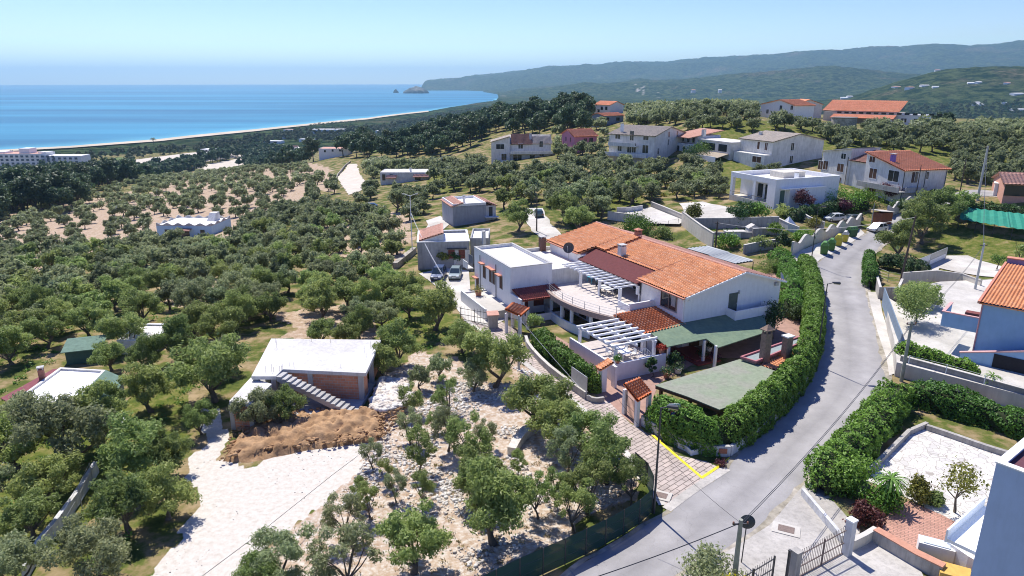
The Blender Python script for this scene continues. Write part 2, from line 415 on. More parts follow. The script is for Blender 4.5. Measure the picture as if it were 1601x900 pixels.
# ------------------------------------------------------------------ ground materials
def ground_material():
    m = bpy.data.materials.new('grove_ground'); m.use_nodes = True; t = m.node_tree; N = t.nodes.new; L = t.links.new; b = t.nodes['Principled BSDF']
    b.inputs['Roughness'].default_value = 0.95; b.inputs['Specular IOR Level'].default_value = 0.1
    tc = N('ShaderNodeTexCoord')
    def noise(s, d=6, r=0.6):
        n = N('ShaderNodeTexNoise'); n.inputs['Scale'].default_value = s; n.inputs['Detail'].default_value = d; n.inputs['Roughness'].default_value = r; L(tc.outputs['Object'], n.inputs['Vector']); return n.outputs[0]
    def ramp(f, *st):
        c = N('ShaderNodeValToRGB'); L(f, c.inputs[0]); e = c.color_ramp.elements
        e[0].position, e[0].color = st[0][0], (*st[0][1], 1); e[1].position, e[1].color = st[-1][0], (*st[-1][1], 1)
        for p_, c_ in st[1:-1]: k = e.new(p_); k.color = (*c_, 1)
        return c.outputs[0]
    def mix(f, a, c):
        x = N('ShaderNodeMix'); x.data_type = 'RGBA'; L(f, x.inputs[0]); L(a, x.inputs[6]); L(c, x.inputs[7]); return x.outputs[2]
    def math_(op, a, c=None, v=None, clamp=False):
        x = N('ShaderNodeMath'); x.operation = op; x.use_clamp = clamp; L(a, x.inputs[0])
        if c is not None: L(c, x.inputs[1])
        if v is not None: x.inputs[1].default_value = v
        return x.outputs[0]
    at = N('ShaderNodeAttribute'); at.attribute_name = 'mask'; sp = N('ShaderNodeSeparateColor'); L(at.outputs['Color'], sp.inputs[0])
    base = ramp(noise(0.35, 9, .65), (0.36, (.05, .075, .016)), (0.46, (.11, .13, .03)), (0.53, (.23, .18, .085)), (0.66, (.36, .27, .16)))
    grass = ramp(noise(0.8, 8, .7), (0.3, (.05, .08, .014)), (0.48, (.11, .135, .025)), (0.6, (.20, .18, .06)), (0.72, (.33, .25, .14)))
    tan = ramp(noise(1.3, 10, .75), (0.3, (.26, .17, .10)), (0.5, (.42, .31, .22)), (0.68, (.56, .47, .38)))
    white = ramp(noise(2.6, 12, .78), (0.3, (.44, .38, .31)), (0.47, (.56, .515, .45)), (0.64, (.65, .61, .55)))
    nz = noise(2.2, 9, .75)
    def mask(o): # mask + noise -> ragged threshold
        s = math_('ADD', o, math_('SUBTRACT', nz, v=0.5)); s = math_('SUBTRACT', s, v=0.42); return math_('MULTIPLY', s, v=7.0, clamp=True)
    c = mix(mask(sp.outputs[1]), base, grass)
    c = mix(mask(sp.outputs[2]), c, tan)
    c = mix(mask(sp.outputs[0]), c, white)
    L(c, b.inputs['Base Color'])
    bp = N('ShaderNodeBump'); bp.inputs['Strength'].default_value = 0.35; bp.inputs['Distance'].default_value = 0.05; L(noise(2.5, 9, .75), bp.inputs['Height']); L(bp.outputs[0], b.inputs['Normal'])
    return m
def hill_material():
    m = bpy.data.materials.new('wooded_hills'); m.use_nodes = True; t = m.node_tree; N = t.nodes.new; L = t.links.new; b = t.nodes['Principled BSDF']
    b.inputs['Roughness'].default_value = 1; b.inputs['Specular IOR Level'].default_value = 0.0
    tc = N('ShaderNodeTexCoord')
    def noise(s, d, r, off=0):
        n = N('ShaderNodeTexNoise'); n.inputs['Scale'].default_value = s; n.inputs['Detail'].default_value = d; n.inputs['Roughness'].default_value = r
        L(tc.outputs['Object'], n.inputs['Vector']); return n.outputs[0]
    c = N('ShaderNodeValToRGB'); L(noise(0.03, 8, .8), c.inputs[0]); e = c.color_ramp.elements
    e[0].position, e[0].color = 0.45, (.010, .030, .016, 1); e[1].position, e[1].color = 0.57, (.085, .115, .05, 1)
    c2 = N('ShaderNodeValToRGB'); L(noise(0.0025, 9, .62), c2.inputs[0]); e = c2.color_ramp.elements
    e[0].position, e[0].color = 0.56, (0, 0, 0, 1); e[1].position, e[1].color = 0.66, (1, 1, 1, 1)
    c3 = N('ShaderNodeValToRGB'); L(noise(0.05, 8, .8), c3.inputs[0]); e = c3.color_ramp.elements
    e[0].position, e[0].color = 0.45, (.03, .045, .018, 1); e[1].position, e[1].color = 0.62, (.24, .2, .14, 1)
    mx = N('ShaderNodeMix'); mx.data_type = 'RGBA'; L(c2.outputs[0], mx.inputs[0]); L(c.outputs[0], mx.inputs[6]); L(c3.outputs[0], mx.inputs[7])
    # pale cliffs on steep faces
    at = N('ShaderNodeAttribute'); at.attribute_name = 'rock'
    mx2 = N('ShaderNodeMix'); mx2.data_type = 'RGBA'; L(at.outputs['Fac'], mx2.inputs[0]); L(mx.outputs[2], mx2.inputs[6]); mx2.inputs[7].default_value = (.36, .33, .29, 1)
    L(mx2.outputs[2], b.inputs['Base Color'])
    bp = N('ShaderNodeBump'); bp.inputs['Strength'].default_value = 1.0; bp.inputs['Distance'].default_value = 14; L(noise(0.03, 6, .8), bp.inputs['Height']); L(bp.outputs[0], b.inputs['Normal'])
    return m

def polar(name, r0, r1, k, dth, m, th0=-78, th1=78):
    rs = [r0]
    while rs[-1] < r1: rs.append(rs[-1] * k)
    rs[-1] = r1; ths = np.radians(np.arange(th0, th1 + dth, dth)); rs = np.array(rs)
    TH, RR = np.meshgrid(ths, rs); X = RR * np.sin(TH); Y = RR * np.cos(TH); ZZ = Znp(X, Y)
    nr, nt = TH.shape; i = np.arange(nr - 1)[:, None] * nt + np.arange(nt - 1)[None]
    F = np.stack([i, i + 1, i + nt + 1, i + nt], -1).reshape(-1, 4)
    V = np.stack([X, Y, ZZ], -1).reshape(-1, 3)
    return V, F, X, Y, ZZ, TH, RR
RSPLIT = 950.0
V, F, X, Y, ZZ, TH, RR = polar('terrain', 6, RSPLIT, 1.0105, 0.42, None)
mk = np.zeros((V.shape[0], 4), dtype=np.float32); mk[:, 3] = 1; Xf, Yf = V[:, 0], V[:, 1]
_wx = Xf + 3.2 * (fbm(Xf * .35, Yf * .35, 3) - .44); _wy = Yf + 3.2 * (fbm(Xf * .35 + 31, Yf * .35, 3) - .44)
def soft(poly): return inpoly(_wx, _wy, poly)
GRASS_PX = [[(1470,395),(1440,350),(1500,352),(1700,380),(1700,440),(1560,415)],[(1445,440),(1530,470),(1530,440),(1470,425)],
 [(1440,520),(1400,470),(1440,450)],[(680,262),(720,262),(720,300),(660,305)],[(1130,300),(1290,240),(1600,260),(1600,200),(1230,195),(1080,190)],
 [(320,560),(300,620),(290,700),(160,790),(60,900),(-100,900),(-100,620),(150,640)],[(590,560),(560,500),(600,440),(700,470),(730,520),(650,545)],[(870,300),(1000,280),(1010,330),(900,335)],[(400,330),(470,280),(490,330),(440,350)]]
for q in GRASS_PX:
    mk[soft(GG(q) if q[0][1] < 540 else PP(q)), 1] = 0.62
TAN_PX = [[(150,402),(200,320),(330,268),(480,260),(480,310),(430,332),(360,374),(230,378)],[(-60,420),(-60,345),(100,318),(220,296),(230,330),(160,400),(60,440)],[(480,330),(560,320),(640,400),(600,440),(520,400)],[(250,470),(330,430),(400,460),(330,500)],[(420,490),(560,470),(600,520),(480,520)],[(380,250),(520,262),(530,300),(420,300)],[(560,330),(640,330),(650,380),(560,390)],[(640,262),(740,252),(740,262),(650,275)],
 [(450,520),(520,500),(600,520),(600,530),(420,530)],[(660,560),(720,560),(770,620),(640,600)]]
for q in TAN_PX: mk[soft(GG(q)), 2] = 0.6
mk[soft(STONY), 0] = 0.46; mk[soft(STONY), 2] = 0.9
mk[soft(GRAVEL), 0] = 1.0
mk[soft(BANK), 1] = 0; mk[soft(BANK), 2] = 0.6; mk[soft(BANK), 0] = 0.3
r_all = RR.ravel()
# soft beach/sandy plain by the sea
w_ = (np.interp(TH.ravel(), _cth, _cr) - r_all); mk[(w_ < 60) & (w_ > -40) & (TH.ravel() < _cth[-1]), 2] = 1.0
ground = np_mesh('terrain', V, F, ground_material(), smooth=True, attrs={'mask': ('C', mk)}); tag(ground, 'dry grassy olive terraces falling away to the coast', kind='structure')
V, F, X, Y, ZZ, TH, RR = polar('hills', RSPLIT, 16000, 1.0085, 0.16, None)
px_ = px_far(TH); rock = np.zeros(TH.shape)
d_ = 9 * (fbm(X / 35, Y / 35, 4) - .25)
for (a, b, r0, r1) in [(990, 1006, 4000, 4350), (1001, 1006, 3600, 4300), (1026, 1031, 3700, 4100), (780, 789, 3900, 4400), (1185, 1196, 3000, 3200), (1330, 1346, 5300, 5450)]:
    rock = np.maximum(rock, ((px_ > a + d_) & (px_ < b + d_) & (RR > r0) & (RR < r1) & (d_ > 2.6) & (fbm(X / 14, Y / 14, 2) > .36)).astype(float))
hills = np_mesh('hills', V, F, hill_material(), smooth=False, attrs={'rock': ('F', rock.ravel())}); tag(hills, 'wooded hills rising behind the bay', kind='structure')

# ------------------------------------------------------------------ sea
def sea_material():
    m = bpy.data.materials.new('sea_water'); m.use_nodes = True; t = m.node_tree; N = t.nodes.new; L = t.links.new; b = t.nodes['Principled BSDF']
    b.inputs['Roughness'].default_value = 0.42; b.inputs['IOR'].default_value = 1.33; b.inputs['Specular IOR Level'].default_value = 0.22
    tc = N('ShaderNodeTexCoord'); at = N('ShaderNodeAttribute'); at.attribute_name = 'shallow'
    mp = N('ShaderNodeMapping'); mp.inputs['Scale'].default_value = (0.00035, 0.0026, 1); mp.inputs['Rotation'].default_value = (0, 0, R(-24)); L(tc.outputs['Object'], mp.inputs[0])
    n = N('ShaderNodeTexNoise'); n.inputs['Scale'].default_value = 1; n.inputs['Detail'].default_value = 8; n.inputs['Roughness'].default_value = .6; n.inputs['Distortion'].default_value = 0.6; L(mp.outputs[0], n.inputs['Vector'])
    c = N('ShaderNodeValToRGB'); L(n.outputs[0], c.inputs[0]); e = c.color_ramp.elements
    e[0].position, e[0].color = 0.40, (.004, .115, .215, 1); e[1].position, e[1].color = 0.62, (.03, .24, .37, 1)
    d = N('ShaderNodeValToRGB'); L(at.outputs['Fac'], d.inputs[0]); e = d.color_ramp.elements
    e[0].position, e[0].color = 0.0, (0, 0, 0, 1); e[1].position, e[1].color = 0.9, (1, 1, 1, 1)
    mx = N('ShaderNodeMix'); mx.data_type = 'RGBA'; L(d.outputs[0], mx.inputs[0]); L(c.outputs[0], mx.inputs[6]); mx.inputs[7].default_value = (.12, .42, .50, 1)
    f = N('ShaderNodeValToRGB'); L(at.outputs['Fac'], f.inputs[0]); e = f.color_ramp.elements
    e[0].position, e[0].color = 0.955, (0, 0, 0, 1); e[1].position, e[1].color = 0.985, (1, 1, 1, 1)
    mx2 = N('ShaderNodeMix'); mx2.data_type = 'RGBA'; L(f.outputs[0], mx2.inputs[0]); L(mx.outputs[2], mx2.inputs[6]); mx2.inputs[7].default_value = (.75, .8, .8, 1)
    L(mx2.outputs[2], b.inputs['Base Color'])
    bp = N('ShaderNodeBump'); bp.inputs['Strength'].default_value = 0.35; bp.inputs['Distance'].default_value = 1.0
    w = N('ShaderNodeTexNoise'); w.inputs['Scale'].default_value = 0.12; w.inputs['Detail'].default_value = 5; L(tc.outputs['Object'], w.inputs['Vector']); L(w.outputs[0], bp.inputs['Height']); L(bp.outputs[0], b.inputs['Normal'])
    return m
ths = np.radians(np.arange(-80, 12, 0.35)); rs = [600]
while rs[-1] < 27000: rs.append(rs[-1] * 1.012)
rs = np.array(rs); TH, RR = np.meshgrid(ths, rs); rc = np.interp(TH, _cth, _cr)
dist = (RR - rc) / (0.09 * rc + 60); sh_ = np.clip(1 - dist, 0, 1) * (TH < _cth[-1])
sh_ = sh_ ** 1.5
nr, nt = TH.shape; i = np.arange(nr - 1)[:, None] * nt + np.arange(nt - 1)[None]
sea = np_mesh('sea', np.stack([RR * np.sin(TH), RR * np.cos(TH), np.full(TH.shape, SEA_Z)], -1).reshape(-1, 3), np.stack([i, i + 1, i + nt + 1, i + nt], -1).reshape(-1, 4), sea_material(), attrs={'shallow': ('F', sh_.ravel())})
tag(sea, 'blue sea with pale wind streaks and turquoise shallows', kind='structure')
# beach
sand = mat('sand', (.52, .44, .33), .95, .15, .02)
ti = np.linspace(_cth[0], _cth[-3], 160); rci = np.interp(ti, _cth, _cr)
wd = np.interp(ti, [-.6, -.4, -.1, 0.0], [.075, .085, .07, .05]) * rci
bl = [Vector((math.sin(a) * (r_ + .004 * r_), math.cos(a) * (r_ + .004 * r_), 0)) for a, r_ in zip(ti, rci)]
br = [Vector((math.sin(a) * (r_ - w), math.cos(a) * (r_ - w), 0)) for a, r_, w in zip(ti, rci, wd)]
beach = strip('beach', bl, br, 1.6, sand, cross=6)
tag(beach, 'long pale sandy beach along the bay', kind='structure')
me = beach.data
for v_ in me.vertices: v_.co.z = max(v_.co.z, SEA_Z + 0.3)
# island and sea stack
def island(name, label, px0, px1, pyt, pyb, seed):
    a = P(px0, pyb, SEA_Z); b = P(px1, pyb, SEA_Z); c = (a + b) / 2; wx = (b - a).length / 2; h = CAM_H + c.y / math.cos(0) * math.tan(elev(pyt)) - SEA_Z
    h = max(h, 10); n, k = 40, 14; V = []; F = []
    for j in range(k + 1):
        f = j / k
        for q in range(n):
            t = 2 * math.pi * q / n; rr_ = (1 - f ** 2.4) * (1 + .25 * (vnoise(seed + 2 * math.cos(t) + 5, seed + 2 * math.sin(t) + 5) - .5) * 2) 
            V.append((c.x + wx * rr_ * math.cos(t), c.y + wx * 1.2 + wx * .9 * rr_ * math.sin(t), SEA_Z - 2 + (h + 2) * f * (0.82 + .36 * vnoise(seed + rr_ * math.cos(t) * 2.5 + 9, rr_ * math.sin(t) * 2.5 + 9 + f))))
    for j in range(k):
        for q in range(n): q2 = (q + 1) % n; F.append((j * n + q, j * n + q2, (j + 1) * n + q2, (j + 1) * n + q))
    o = np_mesh(name, V, F, MATS['island'], smooth=True, origin=(c.x, c.y, SEA_Z)); return tag(o, label, 'island')
mat('island', (.03, .05, .028), 1, .5, .05, col2=(.16, .15, .12), bump=1)
island('island', 'long low wooded island off the tip of the headland', 627, 668, 135.5, 146, 3)
island('sea_stack', 'small dark rock standing in the sea left of the wooded island', 615, 622, 139, 145, 8)

# ------------------------------------------------------------------ road and paving
def asphalt_material():
    m = mat('asphalt', (.31, .297, .29), .9, .06, .5, bump=.3, bscale=30); t = m.node_tree; N = t.nodes.new; L = t.links.new; b = t.nodes['Principled BSDF']
    src = b.inputs['Base Color'].links[0].from_socket
    tc = N('ShaderNodeTexCoord')
    n = N('ShaderNodeTexNoise'); n.inputs['Scale'].default_value = 0.22; n.inputs['Detail'].default_value = 10; n.inputs['Roughness'].default_value = .7; L(tc.outputs['Object'], n.inputs['Vector'])
    r1 = N('ShaderNodeMapRange'); r1.inputs[1].default_value = .35; r1.inputs[2].default_value = .65; r1.inputs[3].default_value = .84; r1.inputs[4].default_value = 1.14; L(n.outputs[0], r1.inputs[0])
    at = N('ShaderNodeAttribute'); at.attribute_name = 'wear'
    mu = N('ShaderNodeMath'); mu.operation = 'MULTIPLY'; L(r1.outputs[0], mu.inputs[0]); L(at.outputs['Fac'], mu.inputs[1])
    v = N('ShaderNodeVectorMath'); v.operation = 'SCALE'; L(src, v.inputs[0]); L(mu.outputs[0], v.inputs['Scale'])
    vo = N('ShaderNodeTexVoronoi'); vo.feature = 'DISTANCE_TO_EDGE'; vo.inputs['Scale'].default_value = .28
    nd = N('ShaderNodeTexNoise'); nd.inputs['Scale'].default_value = .9; nd.inputs['Detail'].default_value = 6; L(tc.outputs['Object'], nd.inputs['Vector'])
    va = N('ShaderNodeVectorMath'); va.operation = 'ADD'; L(tc.outputs['Object'], va.inputs[0]); L(nd.outputs['Color'], va.inputs[1]); L(va.outputs[0], vo.inputs['Vector'])
    cr = N('ShaderNodeMapRange'); cr.inputs[1].default_value = 0; cr.inputs[2].default_value = .007; cr.inputs[3].default_value = .88; cr.inputs[4].default_value = 1; L(vo.outputs['Distance'], cr.inputs[0])
    v2 = N('ShaderNodeVectorMath'); v2.operation = 'SCALE'; L(v.outputs[0], v2.inputs[0]); L(cr.outputs[0], v2.inputs['Scale'])
    L(v2.outputs[0], b.inputs['Base Color']); return m
asph = asphalt_material()
NR = 260; cross = 20
La = resample(rl, NR); Rb = resample(rr, NR)
road = strip('road', La, Rb, 0.05, asph, cross=cross)
wear = np.zeros((NR, cross + 1)); cc = np.arange(cross + 1) / cross
prof = 1 + .12 * np.exp(-((cc - .27) / .09) ** 2) + .12 * np.exp(-((cc - .73) / .09) ** 2) - .10 * np.exp(-((cc - .5) / .05) ** 2) - .1 * np.exp(-(cc / .05) ** 2) - .1 * np.exp(-((cc - 1) / .05) ** 2)
wear[:] = prof[None]; wear *= (1 + .05 * (np.array([vnoise(np.array(i * .3), np.array(2.)) for i in range(NR)])[:, None] - .5))
a_ = road.data.attributes.new('wear', 'FLOAT', 'POINT'); a_.data.foreach_set('value', wear.ravel().astype(np.float32))
for e_, w_ in ((rl, .5), (rr, .7)):
    q = resample(e_, 150); q = [p + Vector(((vnoise(p.x * .6, p.y * .6) - .5) * .5, (vnoise(p.x * .6 + 9, p.y * .6) - .5) * .5, 0)) for p in q]; o = strip('road_verge', [p - Vector((w_ / 2, 0, 0)) for p in q], [p + Vector((w_ / 2, 0, 0)) for p in q], .056, mat('verge_dust', (.40, .36, .30), .95, .3, 2, col2=(.28, .25, .19), bump=.5), cross=2); tag(o, 'dusty broken edge of the asphalt', kind='structure')
tag(road, 'pale worn asphalt road curving uphill between hedges', kind='structure')
conc = mat('concrete', (.50, .47, .43), .9, .1, .8, col2=(.40, .375, .34), bump=.3, stain=.35)
conc_w = mat('pale_concrete', (.58, .55, .50), .9, .10, .6, col2=(.47, .44, .39), bump=.2, stain=.18)
def brick_mat(name, c1, c2, mortar, bw, bh, rot, ms=.03, dirt=.3):
    m = bpy.data.materials.new(name); MATS[name] = m; m.use_nodes = True; t = m.node_tree; N = t.nodes.new; L = t.links.new; b = t.nodes['Principled BSDF']; b.inputs['Roughness'].default_value = .9
    tc = N('ShaderNodeTexCoord'); mp = N('ShaderNodeMapping'); mp.inputs['Rotation'].default_value = (0, 0, rot); L(tc.outputs['Object'], mp.inputs[0])
    br = N('ShaderNodeTexBrick'); br.inputs['Scale'].default_value = 1; br.inputs['Color1'].default_value = (*c1, 1); br.inputs['Color2'].default_value = (*c2, 1); br.inputs['Mortar'].default_value = (*mortar, 1)
    br.inputs['Brick Width'].default_value = bw; br.inputs['Row Height'].default_value = bh; br.inputs['Mortar Size'].default_value = ms; L(mp.outputs[0], br.inputs['Vector'])
    n = N('ShaderNodeTexNoise'); n.inputs['Scale'].default_value = .7; n.inputs['Detail'].default_value = 9; n.inputs['Roughness'].default_value = .7; L(tc.outputs['Object'], n.inputs['Vector'])
    r1 = N('ShaderNodeMapRange'); r1.inputs[1].default_value = .4; r1.inputs[2].default_value = .7; r1.inputs[3].default_value = 1.08; r1.inputs[4].default_value = 1 - dirt; L(n.outputs[0], r1.inputs[0])
    v = N('ShaderNodeVectorMath'); v.operation = 'SCALE'; L(br.outputs[0], v.inputs[0]); L(r1.outputs[0], v.inputs['Scale']); L(v.outputs[0], b.inputs['Base Color'])
    bp = N('ShaderNodeBump'); bp.inputs['Strength'].default_value = .5; bp.inputs['Distance'].default_value = .02; L(br.outputs['Fac'], bp.inputs['Height']); bp.invert = True; L(bp.outputs[0], b.inputs['Normal'])
    return m
lane_m = brick_mat('lane_pavers', (.52, .43, .375), (.44, .37, .33), (.17, .14, .12), .9, .42, R(-42), .035)
LANE = PP([(1133,735),(1086,766),(1042,798),(1028,772),(1004,742),(960,694),(915,645),(868,607),(820,572),(770,535),(728,503),(718,490),(760,488),(806,516),(822,545),(850,574),(885,600),(925,622),(952,628),(985,662),(1003,672),(1060,712),(1105,722)])
lane = drape('paved_lane', LANE, 0.03, lane_m, 2.0); tag(lane, 'brick paved lane running down past the white villa', kind='structure')
# concrete band along the lane edge, and kerbs
kb = PP([(1042,797),(1088,763),(1136,733)]); 
def ribbon(name, pts, w, lift, m, h=0.0):
    pts = smooth([Vector(p) for p in pts], 1); La_, Rb_ = [], []
    for i, p in enumerate(pts):
        d = (pts[min(i + 1, len(pts) - 1)] - pts[max(i - 1, 0)]); d.z = 0; d.normalize(); nrm = Vector((-d.y, d.x, 0))
        La_.append(p + nrm * w / 2); Rb_.append(p - nrm * w / 2)
    return strip(name, La_, Rb_, lift, m, cross=2)
o = ribbon('lane_gutter', PP([(728,500),(775,533),(830,575),(880,612),(925,652),(968,696),(1010,745),(1036,790)]), .55, .045, conc_w); tag(o, 'pale concrete strip along the lane edge', kind='structure')
o = ribbon('lane_threshold', kb, .7, .065, conc); tag(o, 'cracked concrete strip where the lane meets the road', kind='structure')
yel = mat('yellow_paint', (.80, .66, .03), .7, .1, 3)
o = ribbon('parking_line', PP([(1021,681),(1050,707),(1097,747)]), .24, .05, yel); tag(o, 'yellow painted parking line on the lane', kind='structure')
o = ribbon('parking_line', PP([(1096,748),(1110,739),(1143,716)]), .24, .054, yel); tag(o, 'short yellow parking line meeting the road', kind='structure')
verge = PP([(1357,455),(1362,480),(1372,520),(1386,562),(1390,588),(1405,583),(1402,562),(1392,530),(1380,490),(1374,455)])
o = drape('pavement', verge, 0.10, conc_w, 2.0); tag(o, 'pale concrete pavement beside the bend', kind='structure')
V2 = GG([(1266,422),(1255,418),(1232,400),(1262,388),(1285,378),(1310,370),(1345,358),(1352,365),(1325,384),(1300,398),(1282,406)])
o = drape('pavement', V2, 0.09, conc_w, 2.0); tag(o, 'dusty concrete pavement under the recycling bins', kind='structure')
V3 = PP([(1262,752),(1290,770),(1345,832),(1330,850),(1300,905),(1130,960),(1048,912),(1154,853),(1204,821)])
o = drape('driveway', V3, 0.06, conc, 2.0); tag(o, 'stained concrete apron outside the iron gates', kind='structure')
o = drape('driveway', PP([(1215,905),(1250,880),(1330,838),(1352,852),(1364,842),(1385,855),(1440,895),(1470,960),(1200,960)]), 0.09, conc, 2.0); tag(o, 'concrete yard behind the sliding iron gate', kind='structure')
YARD = GG([(655,428),(700,418),(733,424),(737,470),(765,482),(790,500),(768,512),(728,500),(690,455),(672,440)])
o = drape('parking_yard', YARD, 0.08, conc_w, 2.0); tag(o, 'pale concrete yard where two cars are parked', kind='structure')
o = drape('forecourt', PP([(938,620),(985,660),(1002,668),(1030,600),(1100,560),(1180,560),(1262,530),(1262,470),(1225,430),(1200,430),(1100,500),(1000,540),(930,560),(860,520),(850,560),(900,600)]), 0.02, mat('terracotta_paving', (.36, .22, .17), .8, .15, 1.5), 2.0); tag(o, 'reddish paved forecourt round the villa', kind='structure')
for lab, q in [('pale dirt driveway running up among the olive trees', [(527,278),(545,256),(558,256),(563,272),(575,290),(560,300),(545,305),(535,290)]),
               ('pale dirt yard with a parked car between olive trees', [(818,326),(848,326),(862,350),(880,372),(860,378),(830,362),(822,345)]),
               ('pale yard beside the grey boxy house', [(668,345),(690,338),(700,352),(690,362),(668,360)]),
               ('white gravel yard in front of the modern white villa', [(1062,318),(1100,316),(1160,330),(1160,345),(1075,345)]),
               ('pale gravel drive crossing the lawn', [(1432,428),(1480,400),(1510,400),(1610,425),(1610,440),(1530,432),(1470,420),(1448,440)]),
               ('sandy car park among the pines', [(85,282),(110,275),(140,276),(150,285),(128,290),(100,290)]),
               ('sandy sports field behind the beach', [(200,262),(330,240),(420,236),(400,243),(240,262)])]:
    o = drape('yard', GG(q), 0.12, conc_w if 'gravel' in lab or 'yard' in lab else mat('pale_dirt', (.55, .49, .41), .95, .12, .3), 3.0, jit=1.0); tag(o, lab, kind='structure')

# ------------------------------------------------------------------ building kit
plaster = mat('white_plaster', (.80, .79, .78), .85, .03, 2, bump=.12, stain=.10)
plaster_d = mat('aged_plaster', (.72, .70, .665), .9, .08, 1.2, col2=(.65, .63, .59), bump=.2, stain=.30)
plaster_g = mat('grey_render', (.42, .415, .40), .92, .10, 1.0, col2=(.34, .335, .32), bump=.3, stain=.4)
plaster_b = mat('beige_plaster', (.62, .57, .48), .9, .05, 1.2, bump=.15, stain=.2)
plaster_y = mat('cream_plaster', (.74, .68, .56), .9, .05, 1.2, bump=.15, stain=.15)
pink_m = mat('pink_plaster', (.62, .24, .32), .9, .06, 1.5, stain=.15)
pink_s = mat('salmon_plaster', (.62, .33, .24), .9, .06, 1.5, stain=.15)
cream_roof = mat('roof_screed', (.74, .71, .66), .9, .06, .5, col2=(.66, .62, .56), bump=.15, stain=.25)
white_roof = mat('white_roof_paint', (.84, .83, .81), .85, .04, .6, stain=.12)
grey_cap = mat('weathered_coping', (.50, .49, .47), .9, .12, 1.5, stain=.4)
def tile_mat(name, c1, c2, c3):
    m = mat(name, c1, .85, .16, 2.2, col2=c2, bump=.2)
    t = m.node_tree; N = t.nodes.new; L = t.links.new; b = t.nodes['Principled BSDF']
    at = N('ShaderNodeAttribute'); at.attribute_name = 'lv'; src = b.inputs['Base Color'].links[0].from_socket
    mx = N('ShaderNodeMix'); mx.data_type = 'RGBA'; mr = N('ShaderNodeMapRange'); mr.inputs[1].default_value = .55; mr.inputs[2].default_value = 1; mr.inputs[4].default_value = .8
    L(at.outputs['Fac'], mr.inputs[0]); L(mr.outputs[0], mx.inputs[0]); L(src, mx.inputs[6]); mx.inputs[7].default_value = (*c3, 1); L(mx.outputs[2], b.inputs['Base Color']); return m
tile_o = tile_mat('orange_tiles', (.76, .33, .155), (.68, .28, .13), (.84, .60, .43))
tile_s = tile_mat('striped_tiles', (.62, .17, .06), (.52, .14, .05), (.78, .58, .42))
tile_r = tile_mat('red_tiles', (.86, .33, .18), (.80, .29, .15), (.88, .46, .32))
tile_p = tile_mat('pale_pink_tiles', (.60, .33, .25), (.55, .30, .23), (.70, .48, .38))
tile_g = tile_mat('greyed_tiles', (.42, .36, .31), (.37, .32, .28), (.52, .46, .40))
tile_b = tile_mat('brown_tiles', (.26, .13, .10), (.22, .11, .09), (.34, .19, .14))
glass = mat('dark_glass', (.025, .032, .038), .08, .2, 1, spec=.6)
wood_d = mat('dark_wood', (.10, .05, .03), .7, .2, 5)
wood_r = mat('red_brown_shutter', (.20, .06, .045), .6, .15, 6)
shut_g = mat('grey_shutter', (.22, .22, .21), .6, .1, 5)
shut_dg = mat('green_shutter', (.05, .11, .09), .6, .1, 5)
white_m = mat('white_paint', (.82, .82, .81), .5, .02, 4)
metal_d = mat('dark_metal', (.045, .045, .05), .5, .1, 5, spec=.5)
metal_g = mat('galvanised_metal', (.42, .43, .44), .45, .08, 3, metal=.4)
trim_t = mat('terracotta_trim', (.55, .24, .16), .8, .1, 3)
brick_r = mat('hollow_brick', (.55, .21, .12), .9, .12, 3)
conc_g = mat('bare_concrete', (.46, .45, .43), .92, .08, 1.2, col2=(.40, .39, .37), bump=.3, stain=.25)
stone_m = mat('dry_stone', (.40, .37, .32), .95, .3, 3, col2=(.28, .26, .22), bump=.8, bscale=6)

def v2(p): return Vector((p[0], p[1]))
def rect3(L_, N_, R_):
    """square up three picked corners -> N, R, F, L (counter-clockwise)"""
    L_, N_, R_ = v2(L_), v2(N_), v2(R_); a = math.atan2(*(R_ - N_).yx); b = math.atan2(*(L_ - N_).yx)
    d = (b - a) % (2 * math.pi); lr, ll = (R_ - N_).length, (L_ - N_).length
    e = (d - math.pi / 2); wa = ll / (lr + ll)   # the longer side keeps its heading
    a += e * wa; b -= e * (1 - wa)
    u = Vector((math.cos(a), math.sin(a))) * lr; w = Vector((math.cos(b), math.sin(b))) * ll
    return [N_, N_ + u, N_ + u + w, N_ + w]
def rect2(A, B, depth):
    A, B = v2(A), v2(B); d = (B - A).normalized(); n = Vector((-d.y, d.x))
    return [A, B, B + n * depth, A + n * depth]
def topz(b, t):
    p = G(*b); lo, hi = p.z - 5, p.z + 40
    for _ in range(40):
        m = (lo + hi) / 2
        if proj(p.x, p.y, m)[1] > t[1]: lo = m
        else: hi = m
    return p, lo
def inset(c, d):
    n = len(c); out = []
    for i in range(n):
        p, a, b = v2(c[i]), v2(c[i - 1]), v2(c[(i + 1) % n]); e1 = (p - a).normalized(); e2 = (b - p).normalized()
        n1 = Vector((-e1.y, e1.x)); n2 = Vector((-e2.y, e2.x)); k = (n1 + n2) / (1 + n1.dot(n2)); out.append(p + k * d)
    return out
def rootof(name, label, cat, c, z, group=None):
    m = sum((v2(p) for p in c), Vector((0, 0))) / len(c); return thing(name, label, cat, (m.x, m.y, z), group)
def wall_block(root, c, z0, z1, m, name='wall', top=None):
    """walls under the given top heights"""
    mb = MB(); mb.prism(c, z0, top if top is not None else z1); return mb.build(name, m, root)
